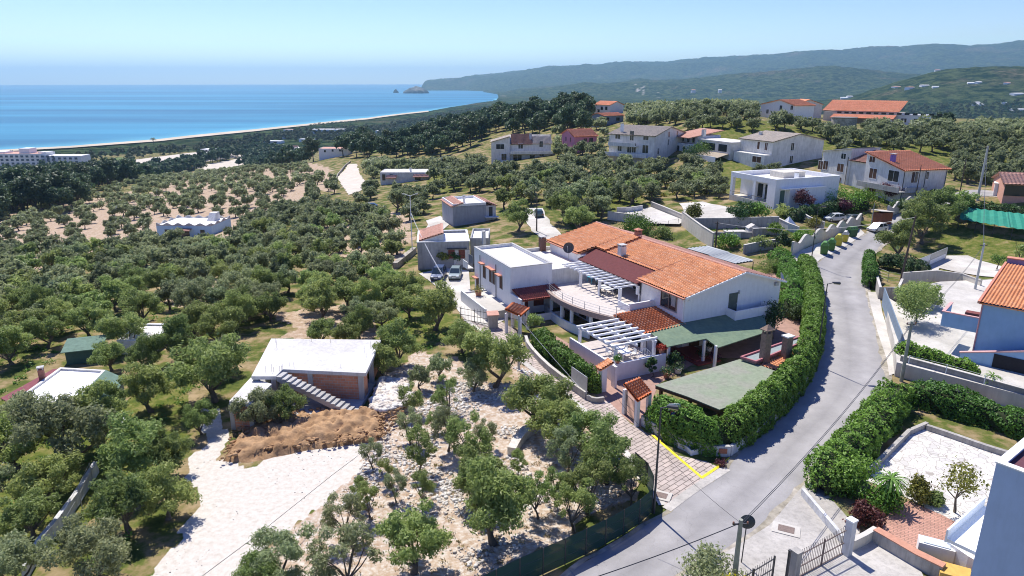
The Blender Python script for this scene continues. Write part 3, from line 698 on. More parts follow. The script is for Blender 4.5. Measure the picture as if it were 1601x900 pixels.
def parapet(root, c, z0, z1, w, m, name='parapet'):
    o_ = list(c); i_ = inset(c, w); n = len(c); mb = MB()
    V = [(p[0], p[1], z) for z in (z0, z1) for p in o_] + [(p[0], p[1], z) for z in (z0, z1) for p in i_]; F = []
    for k in range(n):
        q = (k + 1) % n
        F += [(k, q, n + q, n + k), (2 * n + q, 2 * n + k, 3 * n + k, 3 * n + q), (n + k, n + q, 3 * n + q, 3 * n + k), (q, k, 2 * n + k, 2 * n + q)]
    mb.add(V, F); return mb.build(name, m, root)
def flat_top(root, c, z, ph, m_roof, m_wall, w=.25):
    """walls reach z; roof floor lies ph below it inside a parapet"""
    i_ = inset(c, w - .01); mb = MB(); mb.prism(i_, z - ph - .15, z - ph); mb.build('roof', m_roof, root)
    parapet(root, c, z - ph - .16, z, w, m_wall)
def coping(root, c, z, w, m, over=.05, h=.08):
    o_ = inset(c, -over); parapet(root, o_, z + .002, z + h, w + 2 * over, m, 'coping')
def tiles(root, A, B, C, D, m, pitch=.3, step=.42, amp=.05, name='roof', thick=.12, stripe='row'):
    """pan-tile slope: eave A-B, ridge D-C (3D points, counter-clockwise from above)"""
    A, B, C, D = Vector(A), Vector(B), Vector(C), Vector(D)
    nu = max(3, int((B - A).length / pitch)) ; nv = max(2, int((D - A).length / step))
    us = np.linspace(0, 1, nu * 4 + 1); vs = []
    for j in range(nv): vs += [j / nv, (j + .97) / nv]
    vs.append(1.0); vs = np.array(vs); nrm = (B - A).cross(D - A).normalized(); nn = np.array(nrm)
    U, W = np.meshgrid(us, vs); Pt = (1 - W)[..., None] * ((1 - U)[..., None] * np.array(A) + U[..., None] * np.array(B)) + W[..., None] * ((1 - U)[..., None] * np.array(D) + U[..., None] * np.array(C))
    ph = U * nu * 2 * np.pi; hgt = amp * (np.cos(ph)) ; saw = np.tile(np.array([.12, 0.0]), nv); saw = np.append(saw, 0.0)
    hgt = hgt + saw[:, None]
    Pt = Pt + hgt[..., None] * nn
    rs_ = np.random.RandomState(nu * 7 + nv); tl = rs_.rand(nv * 2 + 1, nu * 4 + 1)
    tl = rs_.rand(nv + 1, nu + 1)[(np.arange(len(vs)) // 2)[:, None], (np.minimum(np.arange(len(us)) // 4, nu))[None]]
    if stripe == 'row': tl = .45 * tl + .5 * np.append(np.tile(np.array([0, 1.0]), nv), 0)[:, None] * (tl > -1)
    else: tl = .35 * tl + .65 * np.clip(np.cos(ph), 0, 1)
    n1, n2 = U.shape; i = np.arange(n1 - 1)[:, None] * n2 + np.arange(n2 - 1)[None]; F = np.stack([i, i + 1, i + n2 + 1, i + n2], -1).reshape(-1, 4)
    # underside
    base = len(Pt.reshape(-1, 3)); und = np.array([np.array(q) - nn * thick for q in (A, B, C, D)]); V = np.vstack([Pt.reshape(-1, 3), und, [np.array(q) - nn * .02 for q in (A, B, C, D)]])
    F = np.vstack([F, [[base + 3, base + 2, base + 1, base]], [[base, base + 1, base + 5, base + 4], [base + 1, base + 2, base + 6, base + 5], [base + 2, base + 3, base + 7, base + 6], [base + 3, base, base + 4, base + 7]]])
    lv = np.append(tl.ravel(), np.zeros(8))
    return np_mesh(name, V, F, m, attrs={'lv': ('F', lv)}, parent=root, origin=root['_o'])
def slope_px(root, l, zs, m, **k): return tiles(root, *[P(a, b, z) for (a, b), z in zip(l, zs)], m, **k)
def sub(o, name, mb, m): return mb.build(name, m, o)
def wallframe(A, B):
    A, B = v2(A), v2(B); d = (B - A).normalized(); n = Vector((d.y, -d.x))
    if n.dot(-A) < 0: A, B = B, A; d = -d; n = -n
    return A, d, n
def hit_wall(A, B, px, py):
    A_, d, n = wallframe(A, B); dx, dy, dz = ray(px, py); t = A_.dot(n) / (dx * n.x + dy * n.y)
    p = Vector((dx * t, dy * t)); return (p - A_).dot(d), CAM_H + dz * t
def win(root, A, B, cx, cy, w, h, kind='window', m_frame=None, m_pane=None, proud=.05, sill=False):
    s, z = hit_wall(A, B, cx, cy); A_, d, n = wallframe(A, B); f = Fr(A_, math.atan2(d.y, d.x)); m_frame = m_frame or white_m; m_pane = m_pane or glass
    fw = .07; s0, s1, z0, z1 = s - w / 2, s + w / 2, z - h / 2, z + h / 2
    mb = MB(); mb.box(f, s0 - fw, s0, -proud, .02, z0 - fw, z1 + fw); mb.box(f, s1, s1 + fw, -proud, .02, z0 - fw, z1 + fw)
    mb.box(f, s0, s1, -proud, .02, z1, z1 + fw); mb.box(f, s0, s1, -proud, .02, z0 - fw, z0)
    if w > .9: mb.box(f, s - .03, s + .03, -proud + .01, .02, z0, z1)
    o = mb.build(kind, m_frame, root)
    g = MB(); g.box(f, s0 + .001, s1 - .001, -.02, .015, z0 + .001, z1 - .001); g.build('pane', m_pane, o)
    if sill: q = MB(); q.box(f, s0 - .15, s1 + .15, -.16, .02, z0 - fw - .08, z0 - fw - .003); q.build('sill', conc_g, o)
    return o
def shutters(root, A, B, cx, cy, w, h, m, two=True):
    s, z = hit_wall(A, B, cx, cy); A_, d, n = wallframe(A, B); f = Fr(A_, math.atan2(d.y, d.x))
    for sg in ((-1, 1) if two else (0,)):
        c = s + sg * w * .27; ww = w * .5 if two else w; mb = MB(); mb.box(f, c - ww / 2, c + ww / 2, -.06, .01, z - h / 2, z + h / 2)
        k = -h / 2 + .1
        while k < h / 2 - .06: mb.box(f, c - ww / 2 + .06, c + ww / 2 - .06, -.085, -.058, z + k, z + k + .04); k += .13
        mb.build('shutter', m, root)
def wbox(root, A, B, cx, cy, w, h, out, m, name, dz=0):
    """box standing off a wall (canopy, balcony slab, sill)"""
    s, z = hit_wall(A, B, cx, cy); A_, d, n = wallframe(A, B); f = Fr(A_, math.atan2(d.y, d.x)); mb = MB(); mb.box(f, s - w / 2, s + w / 2, -out, .02, z - h / 2, z + h / 2); return mb.build(name, m, root)
def pipe(root, x, y, z0, z1, m=None, r=.05, name='downpipe'):
    mb = MB(); mb.tube([(x, y, z0), (x, y, z1)], r, 6); return mb.build(name, m or metal_d, root)
def chimney(root, p, w, h, m=None, cap='flat'):
    f = Fr((p[0], p[1]), R(26)); m = m or plaster_d; mb = MB(); mb.box(f, -w / 2, w / 2, -w / 2, w / 2, p[2] - .6, p[2] + h); c = mb.build('chimney', m, root)
    k = MB()
    for a in (-1, 1):
        for b in (-1, 1): k.box(f, a * w * .4 - .04, a * w * .4 + .04, b * w * .4 - .04, b * w * .4 + .04, p[2] + h, p[2] + h + .18)
    k.box(f, -w * .62, w * .62, -w * .62, w * .62, p[2] + h + .181, p[2] + h + .26)
    if cap == 'roof': k.hexa([f(-w * .6, -w * .6, p[2] + h + .262), f(w * .6, -w * .6, p[2] + h + .262), f(w * .6, w * .6, p[2] + h + .262), f(-w * .6, w * .6, p[2] + h + .262)], [f(-.02, -.02, p[2] + h + .5), f(.02, -.02, p[2] + h + .5), f(.02, .02, p[2] + h + .5), f(-.02, .02, p[2] + h + .5)])
    k.build('chimney_cap', trim_t if cap == 'roof' else grey_cap, c); return c
def gable(root, c, ze, zr, m, along='u', over=.35, pitch=.32, step=.45, m_wall=None, name='roof', off=0.5):
    """two slopes on rectangle N,R,F,L; along 'u': ridge parallel to N-R"""
    N_, R_, F_, L_ = [v2(q) for q in c]
    if along != 'u': N_, R_, F_, L_ = R_, F_, L_, N_
    u = (R_ - N_).normalized(); w = (L_ - N_).normalized(); D = (L_ - N_).length; a = D * off; s1 = (zr - ze) / a; s2 = (zr - ze) / (D - a)
    p = lambda q, z: (q.x, q.y, z)
    r0 = N_ + w * a - u * over; r1 = R_ + w * a + u * over
    tiles(root, p(N_ - u * over - w * over, ze - s1 * over + .12), p(R_ + u * over - w * over, ze - s1 * over + .12), p(r1, zr + .12), p(r0, zr + .12), m, pitch, step, name=name)
    tiles(root, p(F_ + u * over + w * over, ze - s2 * over + .12), p(L_ - u * over + w * over, ze - s2 * over + .12), p(r0, zr + .12), p(r1, zr + .12), m, pitch, step, name=name)
    mb = MB(); mb.tube([p(r0, zr + .15), p(r1, zr + .15)], .11, 6); mb.build('ridge', m, root)
    if m_wall is not None:
        g = MB(); e0 = N_ + w * a; e1 = R_ + w * a
        g.add([p(N_, ze), p(e0, zr), p(L_, ze), p(R_, ze), p(e1, zr), p(F_, ze)], [(0, 1, 2), (3, 5, 4), (0, 3, 4, 1), (2, 1, 4, 5)]); g.build('gable', m_wall, root)

# ------------------------------------------------------------------ the white villa by the bend (local frame: u away from the lane side, v up the ridge)
MA = R(26.5); MF = Fr((18.5, 69.4), MA)
def ML(px, py, z): q = P(px, py, z); return MF.inv(q.x, q.y)
villa = thing('villa', 'large white villa with orange tiled roof, pergola terrace and green felt awnings on the bend', 'villa', MF(7, 12, 0))
def vb(name, m, *boxes, parent=None, one=False):
    if one:
        mb = MB()
        for b in boxes: mb.box(MF, *b)
        return mb.build(name, m, parent or villa)
    for b in boxes: mb = MB(); mb.box(MF, *b); o = mb.build(name, m, parent or villa)
    return o
UR = 8.0; ZE, ZR = 6.0, 7.75
vwall = vb('wall', plaster, (0, 14, 0, 7.6, 0, ZE), (2.6, 14, 7.6, 20.6, 0, ZE), (0, 2.6, 20.6, 29.2, 0, ZE), (2.6, 14, 20.601, 29.2, 0, ZE), (0, 2.6, 7.6, 20.6, 0, 3.1), (-.001, 2.6, 7.601, 8.2, 3.1, 4.2), one=True)
for v_, f_ in ((0, (0, 2, 1)), (29.2, (0, 1, 2))):
    g = MB(); g.add([MF(0, v_, ZE), MF(UR, v_, ZR), MF(14, v_, ZE)], [f_]); g.build('gable', plaster, villa)
slA = (ZR - ZE) / UR; slB = (ZR - ZE) / (14 - UR); ov = .35
def rz(u, up=0): return (ZE + slA * u if u < UR else ZE + slB * (14 - u)) + .12 + up
def vroof(u0, u1, v0, v1, up=0, m=tile_o): # eave at u0 (low) rising to u1
    return tiles(villa, MF(u0, v1, rz(u0, up)), MF(u0, v0, rz(u0, up)), MF(u1, v0, rz(u1, up)), MF(u1, v1, rz(u1, up)), m, .34, .62, amp=.06)
vroof(-ov, UR, -.45, 8.0); vroof(2.3, UR, 8.0, 18.6); vroof(2.3, UR, 18.6, 21.0, .22); vroof(-ov, UR, 21.0, 29.6, .22)
tiles(villa, MF(14.4, -.45, rz(14.4)), MF(14.4, 29.6, rz(14.4)), MF(UR, 29.6, rz(UR)), MF(UR, -.45, rz(UR)), tile_p, .30, .40, amp=.055)  # paler tiles put the whitish grazing reflection into the back slope's colour
for a_, b_, c_ in ((-.5, 18.6, .2), (18.6, 29.6, .4)): mb = MB(); mb.tube([MF(UR, a_, ZR + c_), MF(UR, b_, ZR + c_)], .13, 6); mb.build('ridge', tile_p, villa)  # ridge caps share the paler colour that stands in for that reflection
for v_ in (-.49, 29.64): mb = MB(); mb.bar(MF(-ov - .02, v_, rz(-ov) - .02), MF(UR, v_, rz(UR) - .02), .12, .2); mb.bar(MF(UR, v_, rz(UR) - .02), MF(14.42, v_, rz(14.4) - .02), .12, .2); mb.build('verge', white_m, villa)
vb('fascia', trim_t, (-.62, -.36, -.4, 8.0, ZE - .10, ZE + .02), (-.62, -.36, 21, 29.5, ZE + .1, ZE + .22))
chimney(villa, MF(2.9, 15.8, rz(2.9)), .8, 1.2, plaster_d); chimney(villa, MF(8.2, 19.6, ZR + .1), .75, .8, mat('brick_chimney', (.33, .15, .11), .9, .2, 6), cap='roof'); chimney(villa, MF(-.9, 29.9, 4.6), .8, 2.0, mat('brown_chimney', (.20, .11, .08), .9, .2, 6))
# upper terrace roof with the curved front
def arc(n=14, inn=0.0):
    out = []
    for i in range(n + 1):
        t = i / n; v_ = 18.5 - 14.2 * t; u_ = -5.6 - 2.6 * math.sin(math.pi * (.12 + .80 * t)) ** .8 + .55 * t
        out.append((u_ + inn, v_))
    return out
AR = arc()
tp = [MF(0, 4.9)[:2], MF(2.55, 8.21)[:2], MF(2.55, 20.55)[:2], MF(-.02, 20.55)[:2], MF(-3.2, 19.3)[:2]] + [MF(a, b)[:2] for a, b in AR] + [MF(-5.4, 4.9)[:2]]
mb = MB(); mb.prism(tp, 3.02, 3.2); mb.build('terrace_floor', mat('terrace_tiles', (.56, .50, .45), .8, .06, 2, stain=.15), villa)
mb = MB(); AO = [(a - .28, b) for a, b in AR]; AI = [(a + .1, b) for a, b in AR]
for (a0, a1), (b0, b1) in zip(zip(AO, AI), list(zip(AO, AI))[1:]):
    mb.hexa([MF(*a0, 2.72), MF(*b0, 2.72), MF(*b1, 2.72), MF(*a1, 2.72)][::-1], [MF(*a0, 3.34), MF(*b0, 3.34), MF(*b1, 3.34), MF(*a1, 3.34)][::-1])
mb.build('terrace_edge', mat('terrace_coping', (.34, .26, .22), .8, .15, 4), villa)
mb = MB()
for k in range(0, 15, 1):
    a, b = AR[k]
    if k % 2 == 0: mb.tube([MF(a + .15, b, 3.2), MF(a + .15, b, 4.15)], .035, 5)
for z_ in (4.15, 3.85, 3.55): mb.tube([MF(a + .15, b, z_) for a, b in AR], .022, 4)
mb.tube([MF(-5.2, 5.1, 3.2), MF(-5.2, 5.1, 4.15)], .035, 5); mb.tube([MF(-5.2, 5.1, 4.15), MF(-3.4, 5.2, 4.15)], .025, 4); mb.tube([MF(-5.2, 5.1, 3.7), MF(-3.4, 5.2, 3.7)], .025, 4)
mb.build('railing', metal_g, villa)
vb('terrace_parapet', plaster, (-3.4, 0, 5.05, 5.25, 3.2, 4.25), (-3.4, -3.2, 5.25, 7.4, 3.2, 4.0), (-5.6, -.2, 19.1, 19.3, 3.2, 4.3))
# maroon awning over the terrace, with white beams
mb = MB(); mb.slab([MF(-.6, 20.8, 5.55), MF(-.6, 7.6, 5.55), MF(2.9, 7.3, rz(2.9) + .06), MF(2.9, 21.0, rz(2.9) + .06)], .08); mb.build('awning', mat('maroon_felt', (.13, .035, .035), .9, .15, 4, bump=.3), villa)
for k in range(13): vb('pergola_beam', white_m, (-3.6, -.3, 7.93 + k * .98, 8.07 + k * .98, 5.28, 5.46))
vb('pergola_girder', white_m, (-2.9, -2.74, 7.6, 20.4, 5.1, 5.277), (-.45, -.28, 7.6, 20.6, 5.1, 5.277))
vb('post', white_m, *[(-2.97, -2.67, v_ - .15, v_ + .15, 3.2, 5.1) for v_ in (7.9, 12.1, 16.4, 20.2)], (-.5, -.2, 7.7, 8.0, 4.2, 5.1))
# windows and doors of the villa
U0a, U0b = MF(0, 0)[:2], MF(0, 7.6)[:2]; G0, G1 = MF(0, 0)[:2], MF(14, 0)[:2]; T0, T1 = MF(2.6, 8)[:2], MF(2.6, 20)[:2]; A0_, A1_ = MF(0, 20.6)[:2], MF(0, 29)[:2]
win(villa, U0a, U0b, 1046, 470, 2.6, 1.7, m_frame=mat('stone_surround', (.30, .22, .18), .8, .1, 4), proud=.10, sill=True)
shutters(villa, U0a, U0b, 1053.5, 468, .7, 1.6, metal_g, two=False)
for vv, w_, h_ in ((9.3, 1.2, 2.2), (11.8, 1.6, 2.2), (14.4, 1.0, 2.2), (16.6, 1.4, 2.2), (18.9, 1.0, 2.2)):
    f = Fr(MF(2.6, vv)[:2], MA - math.pi / 2); mb = MB(); mb.box(f, -w_ / 2 - .08, w_ / 2 + .08, -.05, .01, 3.2, 3.2 + h_ + .08); d_o = mb.build('terrace_door', metal_g, villa); mb = MB(); mb.box(f, -w_ / 2, w_ / 2, -.07, -.04, 3.28, 3.2 + h_); mb.build('pane', glass, d_o)
s_, z_ = hit_wall(MF(0, 20.6)[:2], MF(0, 24)[:2], 889, 422)
f = Fr(wallframe(A0_, A1_)[0], math.atan2(*wallframe(A0_, A1_)[1].yx)); rw = MB()
rw.add([f(s_, -.06, z_)] + [f(s_ + .5 * math.cos(t * math.pi / 8), -.06, z_ + .72 * math.sin(t * math.pi / 8)) for t in range(16)], [(0, 1 + (k + 1) % 16, 1 + k)[::-1] for k in range(16)]); rw.build('round_window', shut_dg, villa)
# gable end: door, balcony box
sd, zd = hit_wall(G0, G1, 1146, 468); gf = Fr(G0, MA)
mb = MB(); mb.box(gf, sd - .62, sd + .62, -.06, .01, 3.1, 5.55); gd = mb.build('balcony_door', mat('green_grey_shutter', (.10, .12, .10), .7, .1, 5), villa); mb = MB(); mb.box(gf, sd + .45, sd + .52, -.12, -.055, 4.2, 4.35); mb.build('handle', metal_g, gd)
s0_, _ = hit_wall(G0, G1, 1134, 492); s1_, _ = hit_wall(G0, G1, 1190, 478)
s1_ = min(s1_, 13.6)
mb = MB(); mb.box(MF, s0_, s1_, -1.5, -.01, 2.7, 2.9); mb.box(MF, s0_, s1_, -1.5, -1.35, 2.9, 3.95); mb.box(MF, s0_, s0_ + .15, -1.35, -.01, 2.9, 3.95); mb.box(MF, s1_ - .15, s1_, -1.35, -.01, 2.9, 3.95); mb.build('balcony', plaster, villa)
for (cx, cy) in ((1155, 456),): wbox(villa, G0, G1, cx, cy, .14, .35, .15, metal_g, 'wall_lamp')
wbox(villa, G0, G1, 1213, 443, .5, .4, .25, metal_g, 'alarm_box'); wbox(villa, G0, G1, 1077, 470, .15, .12, .12, white_m, 'wall_lamp')
for u_, v_ in ((-.08, 7.7), (-.08, 20.5), (-.08, .12)): q = MF(u_, v_); pipe(villa, q[0], q[1], 3.2, 6, metal_d if v_ > 1 else white_m, .05)
# ground floor under the lean-to and the awnings
vb('porch_door', wood_d, (-.08, -.0, 1.6, 4.4, .2, 2.5), (1.0, 2.4, -.1, -.002, .1, 2.4), (4.4, 5.6, -.1, -.002, .1, 2.3))
# balcony under the curved terrace: pale blue parapet wall, columns, dark openings
blu = mat('pale_blue_plaster', (.66, .74, .78), .85, .04, 2, stain=.1)
BL = [(a - .15, b) for a, b in AR[:12]]; mb = MB()
for p0, p1 in zip(BL, BL[1:]):
    mb.hexa([MF(p0[0], p0[1], -.1), MF(p1[0], p1[1], -.1), MF(p1[0] + .2, p1[1], -.1), MF(p0[0] + .2, p0[1], -.1)][::-1], [MF(p0[0], p0[1], 1.05), MF(p1[0], p1[1], 1.05), MF(p1[0] + .2, p1[1], 1.05), MF(p0[0] + .2, p0[1], 1.05)][::-1])
mb.build('balcony_wall', blu, villa)
vb('column', blu, *[(AR[k][0] - .05, AR[k][0] + .25, AR[k][1] - .15, AR[k][1] + .15, 1.05, 2.75) for k in (0, 3, 6, 8, 11)])
vb('loggia_wall', plaster, (-4.2, -4.0, 6.0, 19.2, 0, 3.0))
for k, vv in enumerate((7.5, 10.5, 13.5, 16.5)):
    f = Fr(MF(-4.2, vv)[:2], MA - math.pi / 2); mb = MB(); mb.box(f, -.75, .75, -.05, -.002, .2, 2.4); d_o = mb.build('loggia_door', wood_r if k % 2 else wood_d, villa); mb = MB(); mb.box(f, -.6, .6, -.07, -.045, .35, 2.25); mb.build('pane', glass, d_o)
# tiled lean-to over the side porch
tiles(villa, MF(-5.7, -.45, 2.9), MF(-.02, -.45, 2.98), MF(-.02, 5.0, 3.5), MF(-5.7, 5.0, 3.42), tile_s, .4, .45, amp=.09, name='lean_to_roof', stripe='col')
vb('lean_to_beam', wood_d, (-5.6, -5.42, -.3, 5.1, 2.62, 2.8)); vb('lean_to_wall', plaster, (-4.0, -3.8, -.2, 4.9, 0, 2.9), (-5.5, -5.1, -.3, .1, 0, 2.62), (-5.5, -5.2, 4.2, 4.6, 0, 2.62))
f = Fr(MF(-4.0, 2.4)[:2], MA - math.pi / 2); mb = MB(); mb.box(f, -1.4, 1.4, -.05, -.002, .2, 2.2); w_o = mb.build('porch_window', wood_d, villa); mb = MB(); mb.box(f, -1.2, 1.2, -.07, -.045, .4, 2.05); mb.build('pane', glass, w_o)
# orange side roof toward the neighbour
tiles(villa, MF(-4.4, 24.9, 2.9), MF(-4.4, 19.35, 2.9), MF(-.02, 19.35, 3.7), MF(-.02, 24.9, 3.7), tile_o, .34, .42, amp=.07, name='side_roof')
tiles(villa, MF(-6.6, 21.6, 2.35), MF(-6.6, 18.3, 2.35), MF(-4.42, 18.3, 2.85), MF(-4.42, 21.6, 2.85), tile_o, .34, .42, amp=.07, name='side_roof')
vb('side_post', white_m, (-4.3, -4.1, 24.5, 24.7, 0, 2.8), (-4.3, -4.1, 19.6, 19.8, 0, 2.8)); vb('side_wall', plaster, (-2.2, -2.0, 20.8, 24.6, 0, 3.0))
# green felt awnings
felt = mat('green_felt', (.17, .23, .15), .95, .12, 3, col2=(.145, .205, .14), bump=.3, stain=.12)
zA = 3.15
def aw(l): mb = MB(); mb.slab(l, .09); return mb.build('felt_awning', felt, villa)
a1 = ML(1016, 519, 2.95); a2 = ML(1043, 542, 2.45); a3 = ML(1104, 529, 2.6); a4 = ML(1123, 543, 2.35); a5 = ML(1200, 518, 2.35)
aw([MF(*a1, 2.95), MF(*a2, 2.45), MF(*a3, 2.6), MF(-.4, -.02, zA)])
aw([MF(-.4, -.022, zA + .004), MF(*a3, 2.604), MF(*a4, 2.35), MF(*a5, 2.35), MF(s1_ + .3, -.02, zA), MF(s0_ + 1.5, -.02, zA)])
vb('awning_post', white_m, *[(ML(x, y, z)[0] - .12, ML(x, y, z)[0] + .12, ML(x, y, z)[1] + .1, ML(x, y, z)[1] + .34, 0, 2.4) for x, y, z in ((1048, 541, 2.4), (1104, 532, 2.5), (1122, 543, 2.3), (1196, 519, 2.3))])
vb('porch_step', mat('red_step_tiles', (.24, .05, .04), .6, .1, 5), (-1.5, 1.6, -4.4, -.01, .02, .16), (-1.1, 1.2, -3.6, -.01, .161, .32))
# satellite dish on the orange roof
def dish(name, label, c, r, az, m, mast):
    root = thing(name, label, 'satellite dish', (c[0], c[1], c[2] - mast)); mb = MB(); mb.tube([(c[0], c[1], c[2] - mast), (c[0], c[1], c[2])], .04, 6); mb.build('mast', metal_g, root)
    d = Vector((math.cos(az), math.sin(az), .45)).normalized(); a = d.cross(Vector((0, 0, 1))).normalized(); b = a.cross(d); cc = Vector(c) + d * .15; V = [cc - d * .12]; n = 16; F = []
    for j, (rr_, dd) in enumerate(((.5, -.08), (1, .04))):
        for k in range(n): t = 2 * math.pi * k / n; V.append(cc + (a * math.cos(t) + b * math.sin(t)) * r * rr_ + d * dd)
    for k in range(n): q = (k + 1) % n; F += [(0, 1 + k, 1 + q), (1 + k, 1 + n + k, 1 + n + q, 1 + q)]
    mb = MB(); mb.add(V, F); mb.build('reflector', m, root); mb = MB(); mb.tube([cc - b * r * .9 + d * .03, cc + d * r * .9], .02, 4); mb.ell(cc + d * r * .9, (.06, .06, .06)); mb.build('feed_arm', metal_g, root); return root
q = P(889, 404, 6.1); dish('satellite_dish', 'dark round satellite dish on the left end of the orange villa roof', (q.x, q.y, 7.5), .72, R(-110), mat('dish_dark', (.10, .085, .08), .6, .2, 4), 1.5)
q = P(1218, 440, 5.2); dish('satellite_dish', 'pale satellite dish behind the right corner of the villa gable', (q.x + .3, q.y + .3, 5.6), .65, R(-30), metal_g, 1.2)
# grey corrugated canopy behind the villa
cn = thing('metal_canopy', 'flat grey metal canopy behind the orange villa roof', 'canopy', tuple(P(1125, 400, 4.5)))
l = [P(x, y, 5.2) for x, y in ((1072, 388), (1105, 384), (1178, 408), (1148, 413))]; l = [l[3], l[2], l[1], l[0]]; tiles(cn, l[0], l[1], l[2], l[3], mat('canopy_sheet', (.30, .32, .33), .5, .05, 2, metal=.3), .5, 30, amp=.05, name='sheet', thick=.06)
for p in l: mb = MB(); mb.tube([(p.x, p.y, .4), (p.x, p.y, p.z - .1)], .06, 5); mb.build('post', metal_d, cn)

# pergola terrace in front of the villa
pg = thing('pergola', 'open white timber pergola over the raised dining terrace', 'pergola', MF(-9, 2, 0))
TZ = 0.9
pc = [ML(911, 512, 3.2), ML(953, 541, 3.2), ML(1024, 534, 3.2), ML(965, 500, 3.2)]
ua, ub = -10.6, -5.9; va, vb_ = -2.6, 4.0
for k in range(7): v_ = va + .1 + k * (vb_ - va - .2) / 6; vb('beam', white_m, (ua - .5, ub + .4, v_ - .09, v_ + .09, 3.12, 3.32), parent=pg)
for u_ in (ua, (ua + ub) / 2, ub): vb('girder', white_m, (u_ - .1, u_ + .1, va - .3, vb_ + .3, 2.88, 3.118), parent=pg)
for u_, v_ in ((ua, va), (ua, vb_), (ub, va), (ub, vb_)): mb = MB(); mb.box(MF, u_ - .14, u_ + .14, v_ - .14, v_ + .14, .2, 2.878); mb.build('post', white_m, pg)
tr = thing('garden_terrace', 'raised white walled terrace below the pergola', 'terrace', MF(-9, 1, 0))
mb = MB(); mb.box(MF, -11.3, -5.1, -3.4, 4.6, 0, TZ); mb.build('floor', mat('terrace_floor_tiles', (.50, .44, .40), .8, .1, 2), tr)
mb = MB(); mb.box(MF, -11.5, -11.3, -3.6, 4.6, 0, TZ + .9); mb.box(MF, -11.3, -5.1, -3.6, -3.4, 0, TZ + .9); mb.build('wall', plaster, tr)

# ------------------------------------------------------------------ pavilion roof, strip roof, chimneys beside it
PZ = 2.4
pv = [P(x, y, PZ) for x, y in ((1024, 602), (1076, 620), (1125, 640), (1158, 628), (1190, 605), (1221, 583), (1192, 572), (1157, 561))]
pav = thing('pavilion', 'low garden pavilion with wide flat faded green felt roof inside the hedge', 'pavilion', tuple(sum(pv, Vector()) / len(pv) - Vector((0, 0, PZ))))
mb = MB(); mb.prism([(p.x, p.y) for p in pv], PZ - .08, PZ); mb.build('roof', mat('green_felt_old', (.25, .29, .20), .95, .08, 2, col2=(.28, .285, .225), bump=.2, stain=.25), pav)
i_ = inset([(p.x, p.y) for p in pv], .03); mb = MB(); mb.prism(i_, PZ - .34, PZ - .082); mb.build('beam', wood_d, pav)
i_ = inset([(p.x, p.y) for p in pv], .35)
for p in i_: mb = MB(); mb.box(Fr(p, MA), -.12, .12, -.12, .12, 0, PZ - .34); mb.build('post', wood_d, pav)
sb = [P(x, y, 2.7) for x, y in ((1157, 559), (1182, 567), (1260, 534), (1249, 527))]
bb = thing('barbecue_shelter', 'long narrow grey strip roof with pink edging beside the green pavilion', 'shelter', tuple(P(1205, 546, 0)))
mb = MB(); mb.prism([(p.x, p.y) for p in sb], 2.55, 2.7); mb.build('roof', mat('grey_green_sheet', (.27, .31, .30), .8, .08, 2, stain=.2), bb)
parapet(bb, [(p.x, p.y) for p in sb], 2.56, 2.86, .16, mat('pink_edge', (.42, .16, .17), .8, .1, 3), 'edging')
i_ = inset([(p.x, p.y) for p in sb], .3); mb = MB(); mb.prism(i_, 0, 2.548); mb.build('wall', plaster_d, bb)
tq = [P(x, y, 2.3) for x, y in ((1183, 569), (1221, 580), (1252, 553), (1238, 546))]
sm = thing('tiled_lean_to', 'small orange tiled roof between the strip roof and the hedge', 'roof', tuple(P(1220, 562, 0)))
tiles(sm, tq[0] + Vector((0, 0, -.1)), tq[1] + Vector((0, 0, -.1)), tq[2], tq[3], tile_o, .3, .4, amp=.06); i_ = [v2(p) for p in tq]; mb = MB(); mb.prism(inset(i_, .2), 0, 2.0); mb.build('wall', plaster_d, sm)
for px, py, hh, cp, lb in ((1195, 560, 2.6, 'roof', 'brown brick barbecue chimney with pagoda cap above the strip roof'), (1229, 553, 1.8, 'flat', 'squat brown barbecue chimney with flat pale cap above the strip roof')):
    p = P(px, py, 2.7); ch = thing('barbecue_chimney', lb, 'chimney', (p.x, p.y, 0)); ff = Fr((p.x, p.y), MA); mb = MB(); mb.box(ff, -.4, .4, -.3, .3, 0, 2.7 + hh); mb.build('stack', mat('brown_stone', (.24, .17, .13), .9, .2, 5), ch)
    k = MB(); z0 = 2.7 + hh
    if cp == 'roof':
        for a in (-.3, .3):
            for b in (-.22, .22): k.box(ff, a - .06, a + .06, b - .06, b + .06, z0, z0 + .3)
        k.box(ff, -.55, .55, -.45, .45, z0 + .302, z0 + .4); k.hexa([ff(-.5, -.4, z0 + .402), ff(.5, -.4, z0 + .402), ff(.5, .4, z0 + .402), ff(-.5, .4, z0 + .402)], [ff(-.08, -.05, z0 + .8), ff(.08, -.05, z0 + .8), ff(.08, .05, z0 + .8), ff(-.08, .05, z0 + .8)])
    else: k.box(ff, -.5, .5, -.4, .4, z0 + .002, z0 + .12)
    k.build('cap', mat('brown_stone', (0, 0, 0)) if cp == 'roof' else plaster_d, ch)

